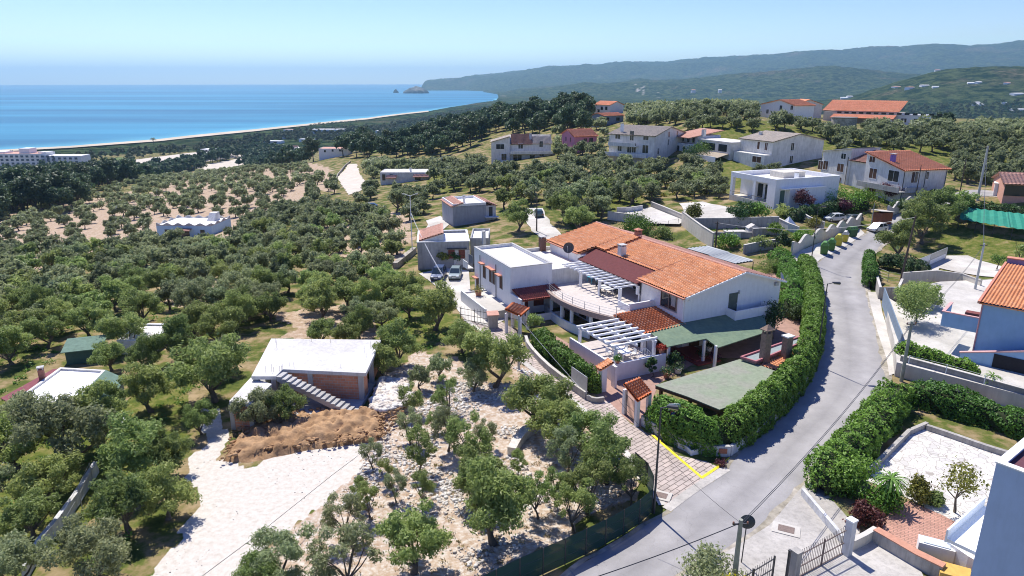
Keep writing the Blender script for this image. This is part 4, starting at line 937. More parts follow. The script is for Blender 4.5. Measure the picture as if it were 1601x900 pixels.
# ------------------------------------------------------------------ tiled gate porches on the lane
def porch(label, px4, z, base4=None, m=tile_o, gate=True):
    l = [P(x, y, z) for x, y in px4]; c = sum(l, Vector()) / 4; root = thing('gate_porch', label, 'gate porch', (c.x, c.y, 0))
    a, b, c_, d = l; dz = Vector((0, 0, .4)); tiles(root, b, c_, d + dz, a + dz, m, .32, .38, amp=.08, stripe='col')
    i_ = [v2(p) for p in l]; i2 = inset(i_, .18)
    for k in (0, 1, 2, 3):
        mb = MB(); mb.box(Fr(i2[k], MA), -.16, .16, -.16, .16, 0, z - .14); mb.build('pillar', plaster, root)
    if gate:
        mb = MB(); A_, B_ = i2[0].lerp(i2[1], .12), i2[0].lerp(i2[1], .88)
        for k in range(9): q = A_.lerp(B_, k / 8); mb.tube([(q.x, q.y, .1), (q.x, q.y, 2.0)], .02, 4)
        for zz_ in (.2, 1.1, 2.0): mb.tube([(A_.x, A_.y, zz_), (B_.x, B_.y, zz_)], .025, 4)
        mb.build('gate', metal_d, root)
    return root
porch('small tiled gate porch at the hedge corner beside the lane', [(974, 606), (997, 627), (1019, 614), (998, 596)], 2.5, m=tile_s)
porch('striped tiled gate porch at the lane end by the neighbour', [(789, 488), (814, 494), (828, 482), (800, 478)], 2.6, m=tile_s)
p_ = [P(x, y, 2.6) for x, y in ((931, 573), (938, 579), (960, 569), (952, 563))]
gp = thing('gate_pillar', 'tall white gate pillar with narrow tiled top below the pergola', 'gate pillar', tuple(P(942, 612, 0)))
tiles(gp, p_[0], p_[1], p_[2] + Vector((0, 0, .2)), p_[3] + Vector((0, 0, .2)), tile_o, .28, .35, amp=.06)
mb = MB(); q = P(942, 613, 0); mb.box(Fr((q.x, q.y + .3), MA), -.28, .28, -.3, .3, 0, 2.5); mb.build('pillar', plaster, gp); q = P(957, 607, 0); mb = MB(); mb.box(Fr((q.x + .2, q.y + .3), MA), -.12, .12, -.3, .3, 0, 2.2); mb.build('pillar', plaster, gp)

# ------------------------------------------------------------------ unfinished concrete house
def base_house():
    z = 3.1; fa = P(432, 586, z); N1 = P(578, 583, z); Rr = P(595, 531, z); Ll = P(405, 530, z); c0 = P(395, 587, z)
    root = thing('unfinished_house', 'unfinished concrete house with flat roof slab, outside stair and bare brick infill', 'house', tuple(P(480, 620, 0)))
    fr = Fr((fa.x, fa.y), math.atan2(N1.y - fa.y, N1.x - fa.x)); 
    w = (N1 - fa).length; d = 8.9
    nx = fr.inv(c0.x, c0.y)
    slab = [fr(nx[0], -.15)[:2], fr(.35, -.15)[:2], fr(.35, 1.15)[:2], fr(w, 1.15)[:2], fr(w, d)[:2], fr(nx[0], d)[:2]]
    slab = [(c0.x, c0.y), fr(.1, -.1)[:2], fr(.9, 1.2)[:2], fr(w, 1.2)[:2], (Rr.x, Rr.y), (Ll.x, Ll.y)]
    slab = [(P(393, 588, z)).xy, P(431, 588, z).xy, P(442, 577, z).xy, P(572, 583, z).xy, P(596, 531, z).xy, P(424, 529, z).xy]
    mb = MB(); mb.prism(slab, z - .32, z); mb.build('roof_slab', mat('pale_slab', (.66, .65, .64), .9, .05, .7, col2=(.56, .54, .51), bump=.1, stain=.3), root)
    i_ = inset(slab, .35); mb = MB()
    # lower storey floor slab standing out below
    fl = [P(459, 582 + 28, .9).xy, P(520, 664 - 18, .35).xy]
    gl = [P(455, 650, .3).xy, P(545, 650, .3).xy, P(560, 642, .3).xy, P(588, 598, .3).xy, P(500, 560, .3).xy, P(400, 590, .3).xy]
    mb.prism(gl, -.1, .35); mb.build('floor_slab', conc_g, root)
    # columns
    cols = [i_[0], i_[1], i_[2], i_[2].lerp(i_[3], .36), i_[2].lerp(i_[3], .97), i_[3].lerp(i_[4], .5), i_[4], i_[5], i_[0].lerp(i_[5], .5)]
    for p in cols: mb = MB(); mb.box(Fr(p, fr.a), -.22, .22, -.22, .22, .35, z - .32); mb.build('column', conc_g, root)
    def infill(a, b, z0, z1, m=brick_bl):
        a, b = v2(a), v2(b); dd = (b - a).normalized(); nn = Vector((-dd.y, dd.x)) * .1; mb = MB(); q = [a + dd * .22 - nn, b - dd * .22 - nn, b - dd * .22 + nn, a + dd * .22 + nn]; mb.prism(q, z0, z1); return mb.build('brick_infill', m, root)
    infill(cols[2], cols[3], .35, z - .33); infill(cols[3], cols[4], .35, z - .33); infill(cols[4], i_[3].lerp(i_[4], .22), .35, z - .33); infill(i_[3].lerp(i_[4], .45), cols[6], .35, z - .33)
    infill(cols[0], cols[0].lerp(cols[1], .3), .35, z - .33)
    infill(cols[6], cols[7], .35, z - .33); infill(cols[7], cols[8], .35, z - .33)
    # stair: top near slab notch, runs down to the right in front
    sa = P(437, 584, z); sb_ = P(551, 641, .36); dd = Vector((sb_.x - sa.x, sb_.y - sa.y)); L_ = dd.length; dd.normalize(); n = 15; f2 = Fr((sa.x, sa.y), math.atan2(dd.y, dd.x)); mb = MB()
    for k in range(n):
        z1 = z - (z - .36) * (k + .3) / n; u0 = L_ * k / n; mb.hexa([f2(u0, -.55, z1 - .42), f2(u0 + L_ / n - .004, -.55, z1 - .42 - .2), f2(u0 + L_ / n - .004, .55, z1 - .62), f2(u0, .55, z1 - .42)], [f2(u0, -.55, z1), f2(u0 + L_ / n - .004, -.55, z1), f2(u0 + L_ / n - .004, .55, z1), f2(u0, .55, z1)])
    mb.build('stair', conc_g, root)
    # low left wing
    lw = [P(358, 627, 2.6).xy, P(392, 631, 2.6).xy, P(425, 600, 2.6).xy, P(392, 590, 2.6).xy]
    mb = MB(); mb.prism(lw, 2.3, 2.6); mb.build('wing_slab', MATS['pale_slab'], root)
    i2 = inset(lw, .12)
    for p in (i2[0], i2[1], i2[3]): mb = MB(); mb.box(Fr(p, fr.a), -.18, .18, -.18, .18, -.1, 2.298); mb.build('column', conc_g, root)
    infill(i2[0], i2[1], -.1, 2.29); infill(i2[3], i2[0], -.1, 2.29, conc_g)
    # rebar stubs
    mb = MB()
    for k in range(16):
        a = i_[k % 6].lerp(i_[(k + 1) % 6], rnd.random()).lerp(i_[5].lerp(i_[3], .5), .05 + .15 * rnd.random()); mb.tube([(a.x, a.y, z), (a.x + .03, a.y, z + .35 + .5 * rnd.random())], .012, 4)
    mb.build('rebar', mat('rebar_rust', (.22, .17, .14), .8), root)
brick_bl = brick_mat('brick_infill', (.50, .20, .11), (.58, .26, .15), (.42, .36, .31), .5, .26, 0, .02, .15)
_t = brick_bl.node_tree; _mp = [n for n in _t.nodes if n.type == 'MAPPING'][0]; _mp.inputs['Rotation'].default_value = (R(90), 0, 0)
base_house()

# ------------------------------------------------------------------ other houses
def simple(name, label, c, z0, z1, ph, mw, mr, cat='house', cop=None, pw=.22):
    root = rootof(name, label, cat, c, z0); wall_block(root, c, z0 - 1.0, z1 - ph - .161, mw); flat_top(root, c, z1, ph, mr, mw, pw)
    if cop: coping(root, c, z1, pw, cop)
    return root
# white flat roofed house by the lane
c = rect3(P(732, 387, 6.2), P(798, 419, 6.2), P(868, 414, 6.2))
h = simple('flat_roofed_house', 'long white house with beige flat roof and tiled window hoods beside the orange roofed villa', c, 0, 6.2, .35, plaster, cream_roof, cop=grey_cap)
A_, B_ = c[3], c[0]
for cx, cy, w, hh in ((757.5, 425, .9, 1.6), (767, 431, .7, 1.6), (772, 434, .7, 1.6), (783.5, 441, .8, 1.6), (747, 443, .9, 1.7)):
    o = win(h, A_, B_, cx, cy, w, hh, m_pane=wood_d, m_frame=shut_g)
for cx, cy, w in ((755.5, 411, 1.3), (769, 419, 2.4), (782, 429, 1.3), (745.5, 433, 1.4)): wbox(h, A_, B_, cx, cy, w, .14, .55, trim_t, 'window_hood')
for cx in (751.5, 776): s, _ = hit_wall(A_, B_, cx, 430); a2, d2, n2 = wallframe(A_, B_); q = a2 + d2 * s + n2 * .08; pipe(h, q.x, q.y, 0.5, 5.6)
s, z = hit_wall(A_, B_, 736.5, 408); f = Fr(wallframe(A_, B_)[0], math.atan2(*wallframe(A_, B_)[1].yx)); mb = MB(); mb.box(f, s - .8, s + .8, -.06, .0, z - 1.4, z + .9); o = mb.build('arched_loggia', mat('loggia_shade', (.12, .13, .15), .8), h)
mb = MB(); mb.box(f, s - .9, s + .9, -.9, .0, 3.0, 3.15); mb.box(f, s - .9, s + .9, -.9, -.8, 3.15, 4.0); mb.build('balcony', plaster_d, h)
# red lean-to porch on its right side
A2, B2 = c[0], c[1]; f = Fr(c[0], math.atan2(*(c[1] - c[0]).yx))
tiles(h, f(.2, -3.2, 2.9), f(6.0, -3.2, 2.9), f(6.0, -.02, 3.5), f(.2, -.02, 3.5), tile_mat('maroon_tiles', (.36, .09, .07), (.30, .08, .06), (.45, .16, .12)), .3, .4, amp=.06, name='porch_roof')
for q in ((.3, .5, -3.05, -2.85, 0, 2.75), (5.7, 5.9, -3.05, -2.85, 0, 2.75)): mb = MB(); mb.box(f, *q); mb.build('post', white_m, h)
for q in ((1.4, 2.4, -.06, -.002, .9, 3.0), (3.2, 4.6, -.06, -.002, .9, 3.0)): mb = MB(); mb.box(f, *q); mb.build('porch_door', wood_r, h)
mb = MB(); mb.box(f, 0, .25, -3.0, -.01, 0, 3.0); mb.build('porch_wall', plaster, h); mb = MB(); mb.box(f, .3, 6, -3.2, -3.06, 0, .9); mb.build('low_wall', plaster, h)
# raised white side terrace with planter in front
ft = Fr(c[3], math.atan2(*(c[0] - c[3]).yx)); LL = (c[0] - c[3]).length
tt = thing('side_terrace', 'narrow white concrete terrace along the long side of the beige flat roofed house', 'terrace', ft(LL * .6, -2, 0))
mb = MB(); mb.box(ft, LL * .35, LL + .5, -3.4, -.03, 0, 1.1); mb.build('floor', conc_w, tt); mb = MB(); mb.box(ft, LL * .35, LL + .5, -3.6, -3.401, 0, 1.55); mb.box(ft, LL * .35 - .2, LL * .35 - .001, -3.6, -.03, 0, 1.3); mb.build('parapet', plaster, tt)
# dark rear extension of that house
c2 = [c[1].lerp(c[2], .05) + (c[1] - c[0]).normalized() * .05, c[1].lerp(c[2], .05) + (c[1] - c[0]).normalized() * 8, c[1].lerp(c[2], 1) + (c[1] - c[0]).normalized() * 8, c[2] + (c[1] - c[0]).normalized() * .05]
h2 = simple('annex', 'low grey annex with pale flat roof between the two white villas', c2, 0, 5.2, .5, plaster_d, cream_roof, cat='annex')

# grey rendered house with white roof
z = 4.3; A_ = P(652, 379, z); B_ = P(734, 377, z); c = rect2(A_, B_, 8.5)
h = simple('grey_house', 'grey rendered house with white painted flat roof behind the two parked cars', c, -.3, z, .35, plaster_g, white_roof, cop=white_m)
A3 = P(735, 372, z); B3 = P(764, 372, z); c3 = rect2(A3, B3, 7.5); wall_block(h, c3, -1, z - .5, plaster_g); flat_top(h, c3, z, .35, white_roof, plaster_g, .2)
sh = P(655, 376, z); fq = Fr((A_.x, A_.y), math.atan2(B_.y - A_.y, B_.x - A_.x)); tiles(h, fq(.3, 8.2, z + .15), fq(.3, .5, z + .15), fq(4.1, .5, z + 1.3), fq(4.1, 8.2, z + 1.3), tile_p, .3, .4, amp=.05)
mb = MB(); mb.add([fq(.35, .55, z - .3), fq(4.1, .55, z - .3), fq(4.1, .55, z + 1.22), fq(.35, .55, z + .1), fq(.35, 8.15, z - .3), fq(4.1, 8.15, z - .3), fq(4.1, 8.15, z + 1.22), fq(.35, 8.15, z + .1)], [(0, 1, 2, 3), (5, 4, 7, 6), (1, 5, 6, 2)]); mb.build('roof_wall', plaster_d, h)
chimney(h, fq(10.4, 1.6, z - .3), .5, 1.3)
mb = MB(); mb.box(fq, 5.6, 8.1, -.04, -.003, .6, 2.9); mb.build('white_panel', plaster_d, h)
for cx in (706, 722): shutters(h, A_, B_, cx, 397, 1.0, 1.4, wood_r, two=False)
wbox(h, A_, B_, 714, 388, 3.1, .12, .4, metal_d, 'canopy')
# grey boxy two storey house
p, z = topz((709, 348), (708, 319)); z = 4.3; A_ = P(708, 319, z); B_ = P(760, 316, z); c = rect2(A_, B_, 9.5)
h = rootof('boxy_house', 'boxy grey blue house with sunken white roof and pink tiled side slopes', 'house', c, 0); wall_block(h, c, -1, z - .501, mat('blue_grey_render', (.36, .37, .40), .9, .06, 1.5, stain=.25)); flat_top(h, c, z, .5, white_roof, plaster, .2)
fq = Fr((A_.x, A_.y), math.atan2(B_.y - A_.y, B_.x - A_.x)); wd = (B_ - A_).length
mb = MB(); mb.box(fq, wd + .01, wd + 2.2, .3, 9.4, -1, z - .8); mb.build('side_wing', plaster_d, h); tiles(h, fq(wd + 2.5, .1, z - .9), fq(wd + 2.5, 9.6, z - .9), fq(wd + .02, 9.6, z + .1), fq(wd + .02, .1, z + .1), tile_p, .32, .42, name='side_roof')
tiles(h, fq(-.4, 9.5, z - .55), fq(-.4, -.2, z - .55), fq(2.2, -.2, z + .2), fq(2.2, 9.5, z + .2), tile_p, .32, .42, name='side_roof')
chimney(h, fq(wd * .47, 3.5, z - .5), .45, 1.4)
win(h, fq(wd + .01, .3)[:2], fq(wd + 2.2, .3)[:2], 767, 330, .9, 2.0, m_pane=metal_d); mb = MB(); mb.box(fq, wd - .4, wd + 2.4, -1.2, .28, 1.2, 1.35); mb.build('balcony', plaster_d, h)
# farm shed on the left
z = 2.3; l = [P(x, y, z) for x, y in ((0, 626), (60, 632), (120, 630), (163, 627), (198, 596), (150, 577), (92, 574))]
N0 = P(17, 629, z); R0 = P(115, 629, z); F0 = P(165, 578, z); L0 = P(94, 574, z)
c = [N0.xy, R0.xy, F0.xy, L0.xy]
h = rootof('farm_shed', 'long low farm shed with white flat roof and green and maroon lean-to roofs', 'shed', c, 0); wall_block(h, c, -1, z - .35, plaster_d); flat_top(h, c, z, .18, white_roof, plaster_d, .25)
mb = MB(); g0, g1, g2, g3 = R0, P(168, 628, 1.75), P(198, 603, 1.75), F0; g2 = P(197, 592, 1.75)
mb.slab([g0 + Vector((.02, 0, 0)), g1, g2, g3 + Vector((.02, 0, 0))], .08); mb.build('green_roof', mat('green_sheet', (.14, .22, .17), .9, .15, 2, stain=.3), h); mb = MB(); mb.prism(inset([R0.xy + Vector((.3, .1)), g1.xy, g2.xy, F0.xy + Vector((.3, 0))], .25), -1, 1.55); mb.build('side_wall', plaster_g, h)
mb = MB(); mb.slab([P(1, 622, 1.9), N0 + Vector((-.05, 0, -.1)), L0 + Vector((-.05, 0, -.1)), P(82, 577, 1.9)], .08); mb.build('maroon_roof', mat('maroon_sheet', (.22, .07, .08), .9, .12, 3, stain=.2), h)
chimney(h, (P(66, 590, z).x, P(66, 590, z).y, z - .1), .45, .9, mat('brick_chimney', (0, 0, 0)))
z = 1.5; l = [P(x, y, z) for x, y in ((232, 533), (273, 507), (262, 505), (219, 506))]
c = [l[0].xy, l[1].xy, P(268, 505, z).xy, P(217, 506, z).xy]; c = [P(183, 533, z).xy, P(236, 533, z).xy, P(273, 507, z).xy, P(219, 506, z).xy]
h = simple('small_shed', 'small flat roofed shed half hidden by olive trees', c, -1, z, .12, plaster_d, cream_roof, cat='shed', cop=white_m)
p = P(137, 560, 0); h = thing('garden_hut', 'small hut with green sheet roof among the olives', 'hut', tuple(p)); f = Fr((p.x, p.y), R(20)); mb = MB(); mb.box(f, -1.6, 1.6, -1.3, 1.3, -.5, 1.5); mb.build('wall', shut_dg, h); mb = MB(); mb.slab([f(-1.9, -1.6, 1.5), f(1.9, -1.6, 1.5), f(1.9, 1.6, 1.9), f(-1.9, 1.6, 1.9)], .08); mb.build('roof', MATS['green_sheet'], h)
# villa with wavy parapet
p, z = topz((266, 371), (268, 350)); z = p.z + 3.4
A_ = P(244, 352, z); B_ = P(330, 353, z); c = rect2(A_, B_, 10.5); fq = Fr((A_.x, A_.y), math.atan2(B_.y - A_.y, B_.x - A_.x)); wd = (B_ - A_).length
h = rootof('wavy_villa', 'pale blue villa with scalloped wavy roof parapet standing alone in the olive grove', 'villa', c, p.z); bl = mat('sky_blue_plaster', (.42, .62, .78), .85, .04, 2, stain=.1)
wall_block(h, c, p.z - 2, z - .1, bl); mb = MB(); mb.prism(inset(c, .2), z - .098, z - .02); mb.build('roof', white_roof, h)
mb = MB(); n = 40
for (v_, sg) in ((0, 0), (10.5 - .2, 0)):
    for k in range(n):
        u0, u1 = wd * k / n, wd * (k + 1) / n; h0 = .35 + .28 * math.cos(k / n * 2 * math.pi * 5); h1 = .35 + .28 * math.cos((k + 1) / n * 2 * math.pi * 5)
        mb.hexa([fq(u0, v_, z - .098), fq(u1, v_, z - .098), fq(u1, v_ + .2, z - .098), fq(u0, v_ + .2, z - .098)], [fq(u0, v_, z + h0), fq(u1, v_, z + h1), fq(u1, v_ + .2, z + h1), fq(u0, v_ + .2, z + h0)])
for u_ in (.001, wd - .201):
    for k in range(24):
        a0, a1 = .2 + 10.1 * k / 24, .2 + 10.1 * (k + 1) / 24; h0 = .35 + .28 * math.cos(k / 24 * 2 * math.pi * 3); h1 = .35 + .28 * math.cos((k + 1) / 24 * 2 * math.pi * 3)
        mb.hexa([fq(u_, a0, z - .098), fq(u_ + .2, a0, z - .098), fq(u_ + .2, a1, z - .098), fq(u_, a1, z - .098)], [fq(u_, a0, z + h0), fq(u_ + .2, a0, z + h0), fq(u_ + .2, a1, z + h1), fq(u_, a1, z + h1)])
mb.build('wavy_parapet', grey_cap, h)
mb = MB(); mb.hexa([fq(wd * .72, 5.5, z - .1), fq(wd * .86, 5.5, z - .1), fq(wd * .86, 9, z - .1), fq(wd * .72, 9, z - .1)], [fq(wd * .74, 7, z + 1.9), fq(wd * .86, 7, z + 1.9), fq(wd * .86, 8.9, z + 1.9), fq(wd * .74, 8.9, z + 1.9)]); mb.build('stair_hood', plaster_d, h)
for u_, w_ in ((2.0, 1.2), (5.6, 2.6), (11, 1.1)): mb = MB(); mb.box(fq, u_, u_ + w_, -.05, -.002, p.z + .1, z - 1.0); mb.build('window', glass, h)
mb = MB(); mb.slab([fq(5, -1.6, z - 1.0), fq(9, -1.6, z - 1.0), fq(9, -.01, z - .7), fq(5, -.01, z - .7)], .1); mb.build('canopy', tile_b, h)

# ------------------------------------------------------------------ houses on the rise behind
def winrow(h, A_, B_, lst, **k):
    for cx, cy, w, hh in lst: win(h, A_, B_, cx, cy, w, hh, **k)
# house at 815,235
p, z = topz((768, 257), (768, 222)); zb = p.z
h = thing('hillside_house', 'pale two storey house with brown shed roof and wrap-around balcony, left of the pink house', 'house', tuple(p))
A_ = P(768, 222, z); B_ = P(797, 214, z + 1.4).xy; dd = (P(862, 230, z) - A_); 
c = rect2(P(768, 222, z), P(797, 222, z), 9); fq = Fr(c[0], math.atan2(*(c[1] - c[0]).yx)); wd = (c[1] - c[0]).length
wall_block(h, c, zb - 2, None, plaster_d, top=[z, z + 1.8, z + 1.8, z]); tiles(h, fq(-.3, 9.3, z), fq(-.3, -.3, z), fq(wd, -.3, z + 1.95), fq(wd, 9.3, z + 1.95), tile_g, .4, .5)
win(h, c[0], c[1], 782, 229, 2.8, 1.7); win(h, c[0], c[1], 788, 245, 1.8, 2.2)
c2 = [Vector(fq(wd + .01, .8)[:2]), Vector(fq(wd + 14.5, .8)[:2]), Vector(fq(wd + 14.5, 10)[:2]), Vector(fq(wd + .01, 10)[:2])]
wall_block(h, c2, zb - 2, None, plaster_d, name='wall', top=[z - .8, z - .8, z + 1.9, z + 1.9]); tiles(h, fq(wd + .3, .3, z - .75), fq(wd + 8, .3, z - .75), fq(wd + 8, 10.3, z + 2.1), fq(wd + .3, 10.3, z + 2.1), tile_b, .4, .5); tiles(h, fq(wd + 8.05, .5, z - .6), fq(wd + 14.9, .5, z - .6), fq(wd + 14.9, 10.3, z + 1.9), fq(wd + 8.05, 10.3, z + 1.9), tile_g, .4, .5)
winrow(h, c2[0], c2[1], [(814, 228, 1.6, 1.8), (846, 225, 1.2, 2.0), (809, 247, 3.0, 2.4), (832, 246, 1.8, 2.0), (847, 240, 1.6, 1.6)])
mb = MB(); mb.box(fq, wd + .2, wd + 15, -1.4, .79, z - 4.0, z - 3.8); mb.box(fq, wd + .2, wd + 15, -1.5, -1.39, z - 4.0, z - 3.0); mb.build('balcony', plaster_d, h)
mb = MB(); mb.box(fq, wd - 3.5, wd + 7, -1.6, -1.4, zb - 1, zb + 1.2); mb.build('low_wall', plaster, h)
chimney(h, fq(wd + 7.4, 5, z + .7), .6, 1.6)
# pink house
p, z = topz((905, 232), (905, 209)); zb = p.z
c = rect3(P(881, 209, z), P(898, 213, z), P(932, 212, z)); h = rootof('pink_house', 'small pink house with bright orange gabled roof', 'house', c, zb); wall_block(h, c, zb - 2, z, pink_m); gable(h, c, z, z + 1.9, tile_r, 'u', .5, .5, .5, pink_m)
winrow(h, c[0], c[1], [(915, 220, 1.2, 1.7), (924, 219, 1.4, 1.5)], m_frame=pink_m); winrow(h, c[3], c[0], [(885, 217, 1.0, 1.5), (892, 218, 1.0, 1.5)], m_frame=pink_m)
# three storey house
p, z = topz((1024, 256), (1024, 212)); zb = p.z
c = rect3(P(955, 209, z), P(1024, 213, z), P(1067, 207, z)); h = rootof('large_house', 'large pale three storey house with grey roofs and front balconies', 'house', c, zb); wall_block(h, c, zb - 2, z, plaster_d)
u_ = c[1] - c[0]; w_ = c[3] - c[0]; fq = Fr(c[0], math.atan2(*u_.yx)); W, D = u_.length, w_.length
gable(h, c, z, z + 2.0, tile_g, 'v', .4, .45, .5, plaster_d)
chimney(h, fq(2, D * .8, z + 1.3), .7, 1.6, white_m)
fs = [(c[3], c[0]), (c[0], c[1])]
for cx, cy, w, hh in ((966, 213, 1.6, 1.3), (988, 212, 1.2, 2.6), (1010, 215, 1.6, 1.2), (969, 229, 1.3, 2.4), (984, 231, 1.3, 2.6), (991, 231, 1.3, 2.6), (1009, 233, 1.8, 2.2), (983, 249, 1.6, 2.4)): win(h, c[3], c[0], cx, cy, w, hh)
for cx, cy in ((1046, 206 + 4), (1059, 205 + 4), (1045, 222), (1029, 236)): win(h, c[0], c[1], cx, cy, 1.0, 1.6, sill=True)
f2 = Fr(c[0], math.atan2(*(c[3] - c[0]).yx))
for z0, a0, a1 in ((z - 3.1, .35, .95), (z - 6.0, .1, 1.05)):
    mb = MB(); mb.box(f2, D * a0, D * a1, .02, 1.6, z0, z0 + .2); mb.box(f2, D * a0, D * a1, 1.6, 1.75, z0, z0 + 1.1); mb.build('balcony', plaster_d, h)
# double house
p, z = topz((1207, 264), (1207, 222)); zb = p.z
c = rect3(P(1180, 216, z), P(1209, 222, z), P(1267, 217, z)); h = rootof('double_house', 'pale double house with brown tiled roofs, covered veranda and flower balcony', 'house', c, zb); wall_block(h, c, zb - 2, z, plaster_d)
u_ = (c[1] - c[0]); w_ = (c[3] - c[0]); D = w_.length; fq = Fr(c[0], math.atan2(*u_.yx)); W = u_.length
gable(h, c, z, z + 1.7, tile_g, 'v', .4, .45, .5, plaster_d) 
for cx, cy, w, hh in ((1186, 228 - 1, .9, 1.9), (1198, 229, 1.0, 1.9)): win(h, c[3], c[0], cx, cy, w, hh, m_pane=wood_d)
for cx, cy in ((1239, 229), (1237, 249)): win(h, c[0], c[1], cx, cy, 1.0, 1.9, m_pane=glass, sill=True)
mb = MB(); mb.box(fq, -2.3, -.02, -.05, D * .95, zb - 2, z - 3.2); mb.build('front_block', plaster_d, h)
f3 = fq(-2.31, 0)[:2], fq(-2.31, D * .95)[:2]; win(h, f3[0], f3[1], 1183, 249, 3.2, 1.5, m_pane=wood_d)
fl = Fr(c[3], math.atan2(*(c[3] - c[0]).yx)); L1 = 9.5
mb = MB(); mb.box(fl, .01, 14.0, -4.5, 3, zb - 2, z - 1.2); mb.build('middle_wing', plaster_d, h); mb = MB(); mb.box(fl, -.2, 14.2, -4.7, 3.2, z - 1.19, z - .9); mb.build('wing_roof', cream_roof, h)
for a, b in ((1.5, 5), (6.5, 12)): mb = MB(); mb.box(fl, a, b, 2.98, 3.05, z - 3.6, z - 1.7); mb.build('loggia_opening', glass, h)
mb = MB(); mb.slab([fl(.5, 3.05, z - 4.0), fl(.5, 6.8, z - 4.9), fl(11, 6.8, z - 4.9), fl(11, 3.05, z - 4.0)][::-1], .12); mb.build('veranda_roof', mat('thatch', (.36, .30, .23), .95, .2, 4), h)
mb = MB(); mb.box(fl, .4, 14, 7.4, 7.6, zb - 1, zb + 2.1); mb.build('balcony_wall', white_m, h)
c2 = [Vector(fl(14.01, 6)[:2]), Vector(fl(14.01, -5)[:2]), Vector(fl(23, -5)[:2]), Vector(fl(23, 6)[:2])]; wall_block(h, c2, zb - 2, z - 2.4, mat('blue_white_plaster', (.60, .66, .74), .85, .05, 2, stain=.15))
mb = MB(); mb.box(fl, 14.3, 23, -4.9, 3.2, z - 2.39, z - .2); mb.build('upper_room', MATS['blue_white_plaster'], h); tiles(h, fl(24, 6.8, z - .7), fl(13.5, 6.8, z - .7), fl(13.5, -5.5, z + 1.2), fl(24, -5.5, z + 1.2), tile_p, .45, .5)
for a in (15.5, 18, 20.5): mb = MB(); mb.box(fl, a, a + 1.1, 3.19, 3.25, z - 2.2, z - .8); mb.build('window', glass, h)
for a in (16, 18.8): mb = MB(); mb.box(fl, a, a + 1.0, 5.99, 6.06, z - 5.0, z - 3.2); mb.build('window', glass, h)
chimney(h, fl(13.2, 2, z + .3), .9, 1.3); chimney(h, fq(-.6 + W * .3, D * .8, z + .3), .7, 1.4)
# modern white villa
p, z = topz((1213, 326), (1214, 280)); zb = p.z
c = rect3(P(1154, 268, z), P(1214, 281, z), P(1303, 273, z)); h = rootof('modern_villa', 'modern white flat roofed villa with roof terrace and pillared loggia', 'villa', c, zb)
u_ = (c[1] - c[0]); w_ = (c[3] - c[0]); D = w_.length; W = u_.length; fq = Fr(c[0], math.atan2(*u_.yx))
mb = MB(); mb.box(fq, 2.8, W, 0, D, zb - 2, z - 1.0); mb.box(fq, 0, 2.8, 0, 2.2, zb - 2, z - 1.0); mb.build('wall', plaster, h); mb = MB(); mb.box(fq, 0.001, 2.8, 2.2, D, zb - 2, zb + 1.0); mb.build('loggia_floor', plaster_b, h)
mb = MB(); mb.prism(inset(c, .2), z - 1.0, z - .85); mb.build('roof', white_roof, h); parapet(h, c, z - .999, z, .3, plaster); coping(h, c, z, .3, white_m)
for v_ in (D * .45, D * .97): mb = MB(); mb.box(fq, .0, .7, v_ - .35, v_ + .35, zb + 1.0, z - 1.0); mb.build('column', plaster, h)
mb = MB(); mb.tube([fq(1.4, 3.0, zb + 1.0)] + [fq(-.2, 3.0 + i, zb + 1.9) for i in range(int(D) - 2)], .05, 5); mb.build('railing', metal_d, h)
for v_, w2 in ((4.2, 1.6), (7.5, 1.0)): mb = MB(); mb.box(fq, 2.72, 2.79, v_ - w2, v_ + w2, zb + 1.1, z - 1.8); o = mb.build('loggia_door', glass, h)
mb = MB(); mb.box(fq, 1.2, W * .72, -1.2, -.02, z - 1.9, z - 1.7); mb.build('canopy', white_m, h); mb = MB(); mb.box(fq, 1.3, 2.4, -.06, -.01, zb + .4, z - 2.2); mb.build('window', mat('green_glass', (.10, .16, .13), .15, .1, 2), h)
mb = MB(); mb.box(fq, 2.7, W * .72, -1.1, -.01, zb, z - 1.91); mb.build('bay', plaster, h)
mb = MB(); mb.box(fq, W * .45, W * .8, D * .45, D * .75, z - .99, z + .35); mb.build('stair_block', plaster_b, h); chimney(h, fq(W * .42, D * .15, z - .6), .6, 1.4, white_m)
# house with the red roof
p, z = topz((1414, 320), (1414, 267)); zb = p.z; e = z
A0 = P(1356, 238, z + 2.6); Nn = P(1414, 267, z); Rr = P(1483, 262, z + .2); Tt = P(1424, 234, z + 2.8)
c = rect3(A0.xy, Nn.xy, Rr.xy); zt_ = P(1356, 238, z + 2.6)
h = rootof('red_roofed_house', 'big grey house with bright red sloping roof and long curved balcony', 'house', c, zb)
zz = [z, z, z + 2.7, z + 2.7]; ci = inset(c, .45); wall_block(h, ci, zb - 2, None, plaster_d, top=[z - .15, z - .15, z + 2.45, z + 2.45])
tiles(h, (*c[0], z), (*c[1], z), (*c[2], z + 2.8), (*c[3], z + 2.8), tile_r, .45, .5, amp=.05)
W = (ci[1] - ci[0]).length; D = (ci[3] - ci[0]).length; fq = Fr(ci[0], math.atan2(*(ci[1] - ci[0]).yx))
chimney(h, (*((ci[0] + (ci[3] - ci[0]) * .45 + (ci[1] - ci[0]) * .12)), z + 1.5), .8, 1.2, mat('violet_chimney', (.25, .15, .42), .8, .1, 3))
for cx, cy, w, hh in ((1364, 249, 1.6, 1.2), (1365, 271, 2.1, 2.1), (1397, 275, 2.8, 2.2), (1363, 296, 2.4, 2.6)): win(h, ci[3], ci[0], cx, cy, w, hh, m_pane=wood_d if cy != 275 else glass)
for cx, cy, w, hh in ((1430, 277, 1.6, 2.2), (1450, 274, .7, 1.5)): win(h, ci[0], ci[1], cx, cy, w, hh)
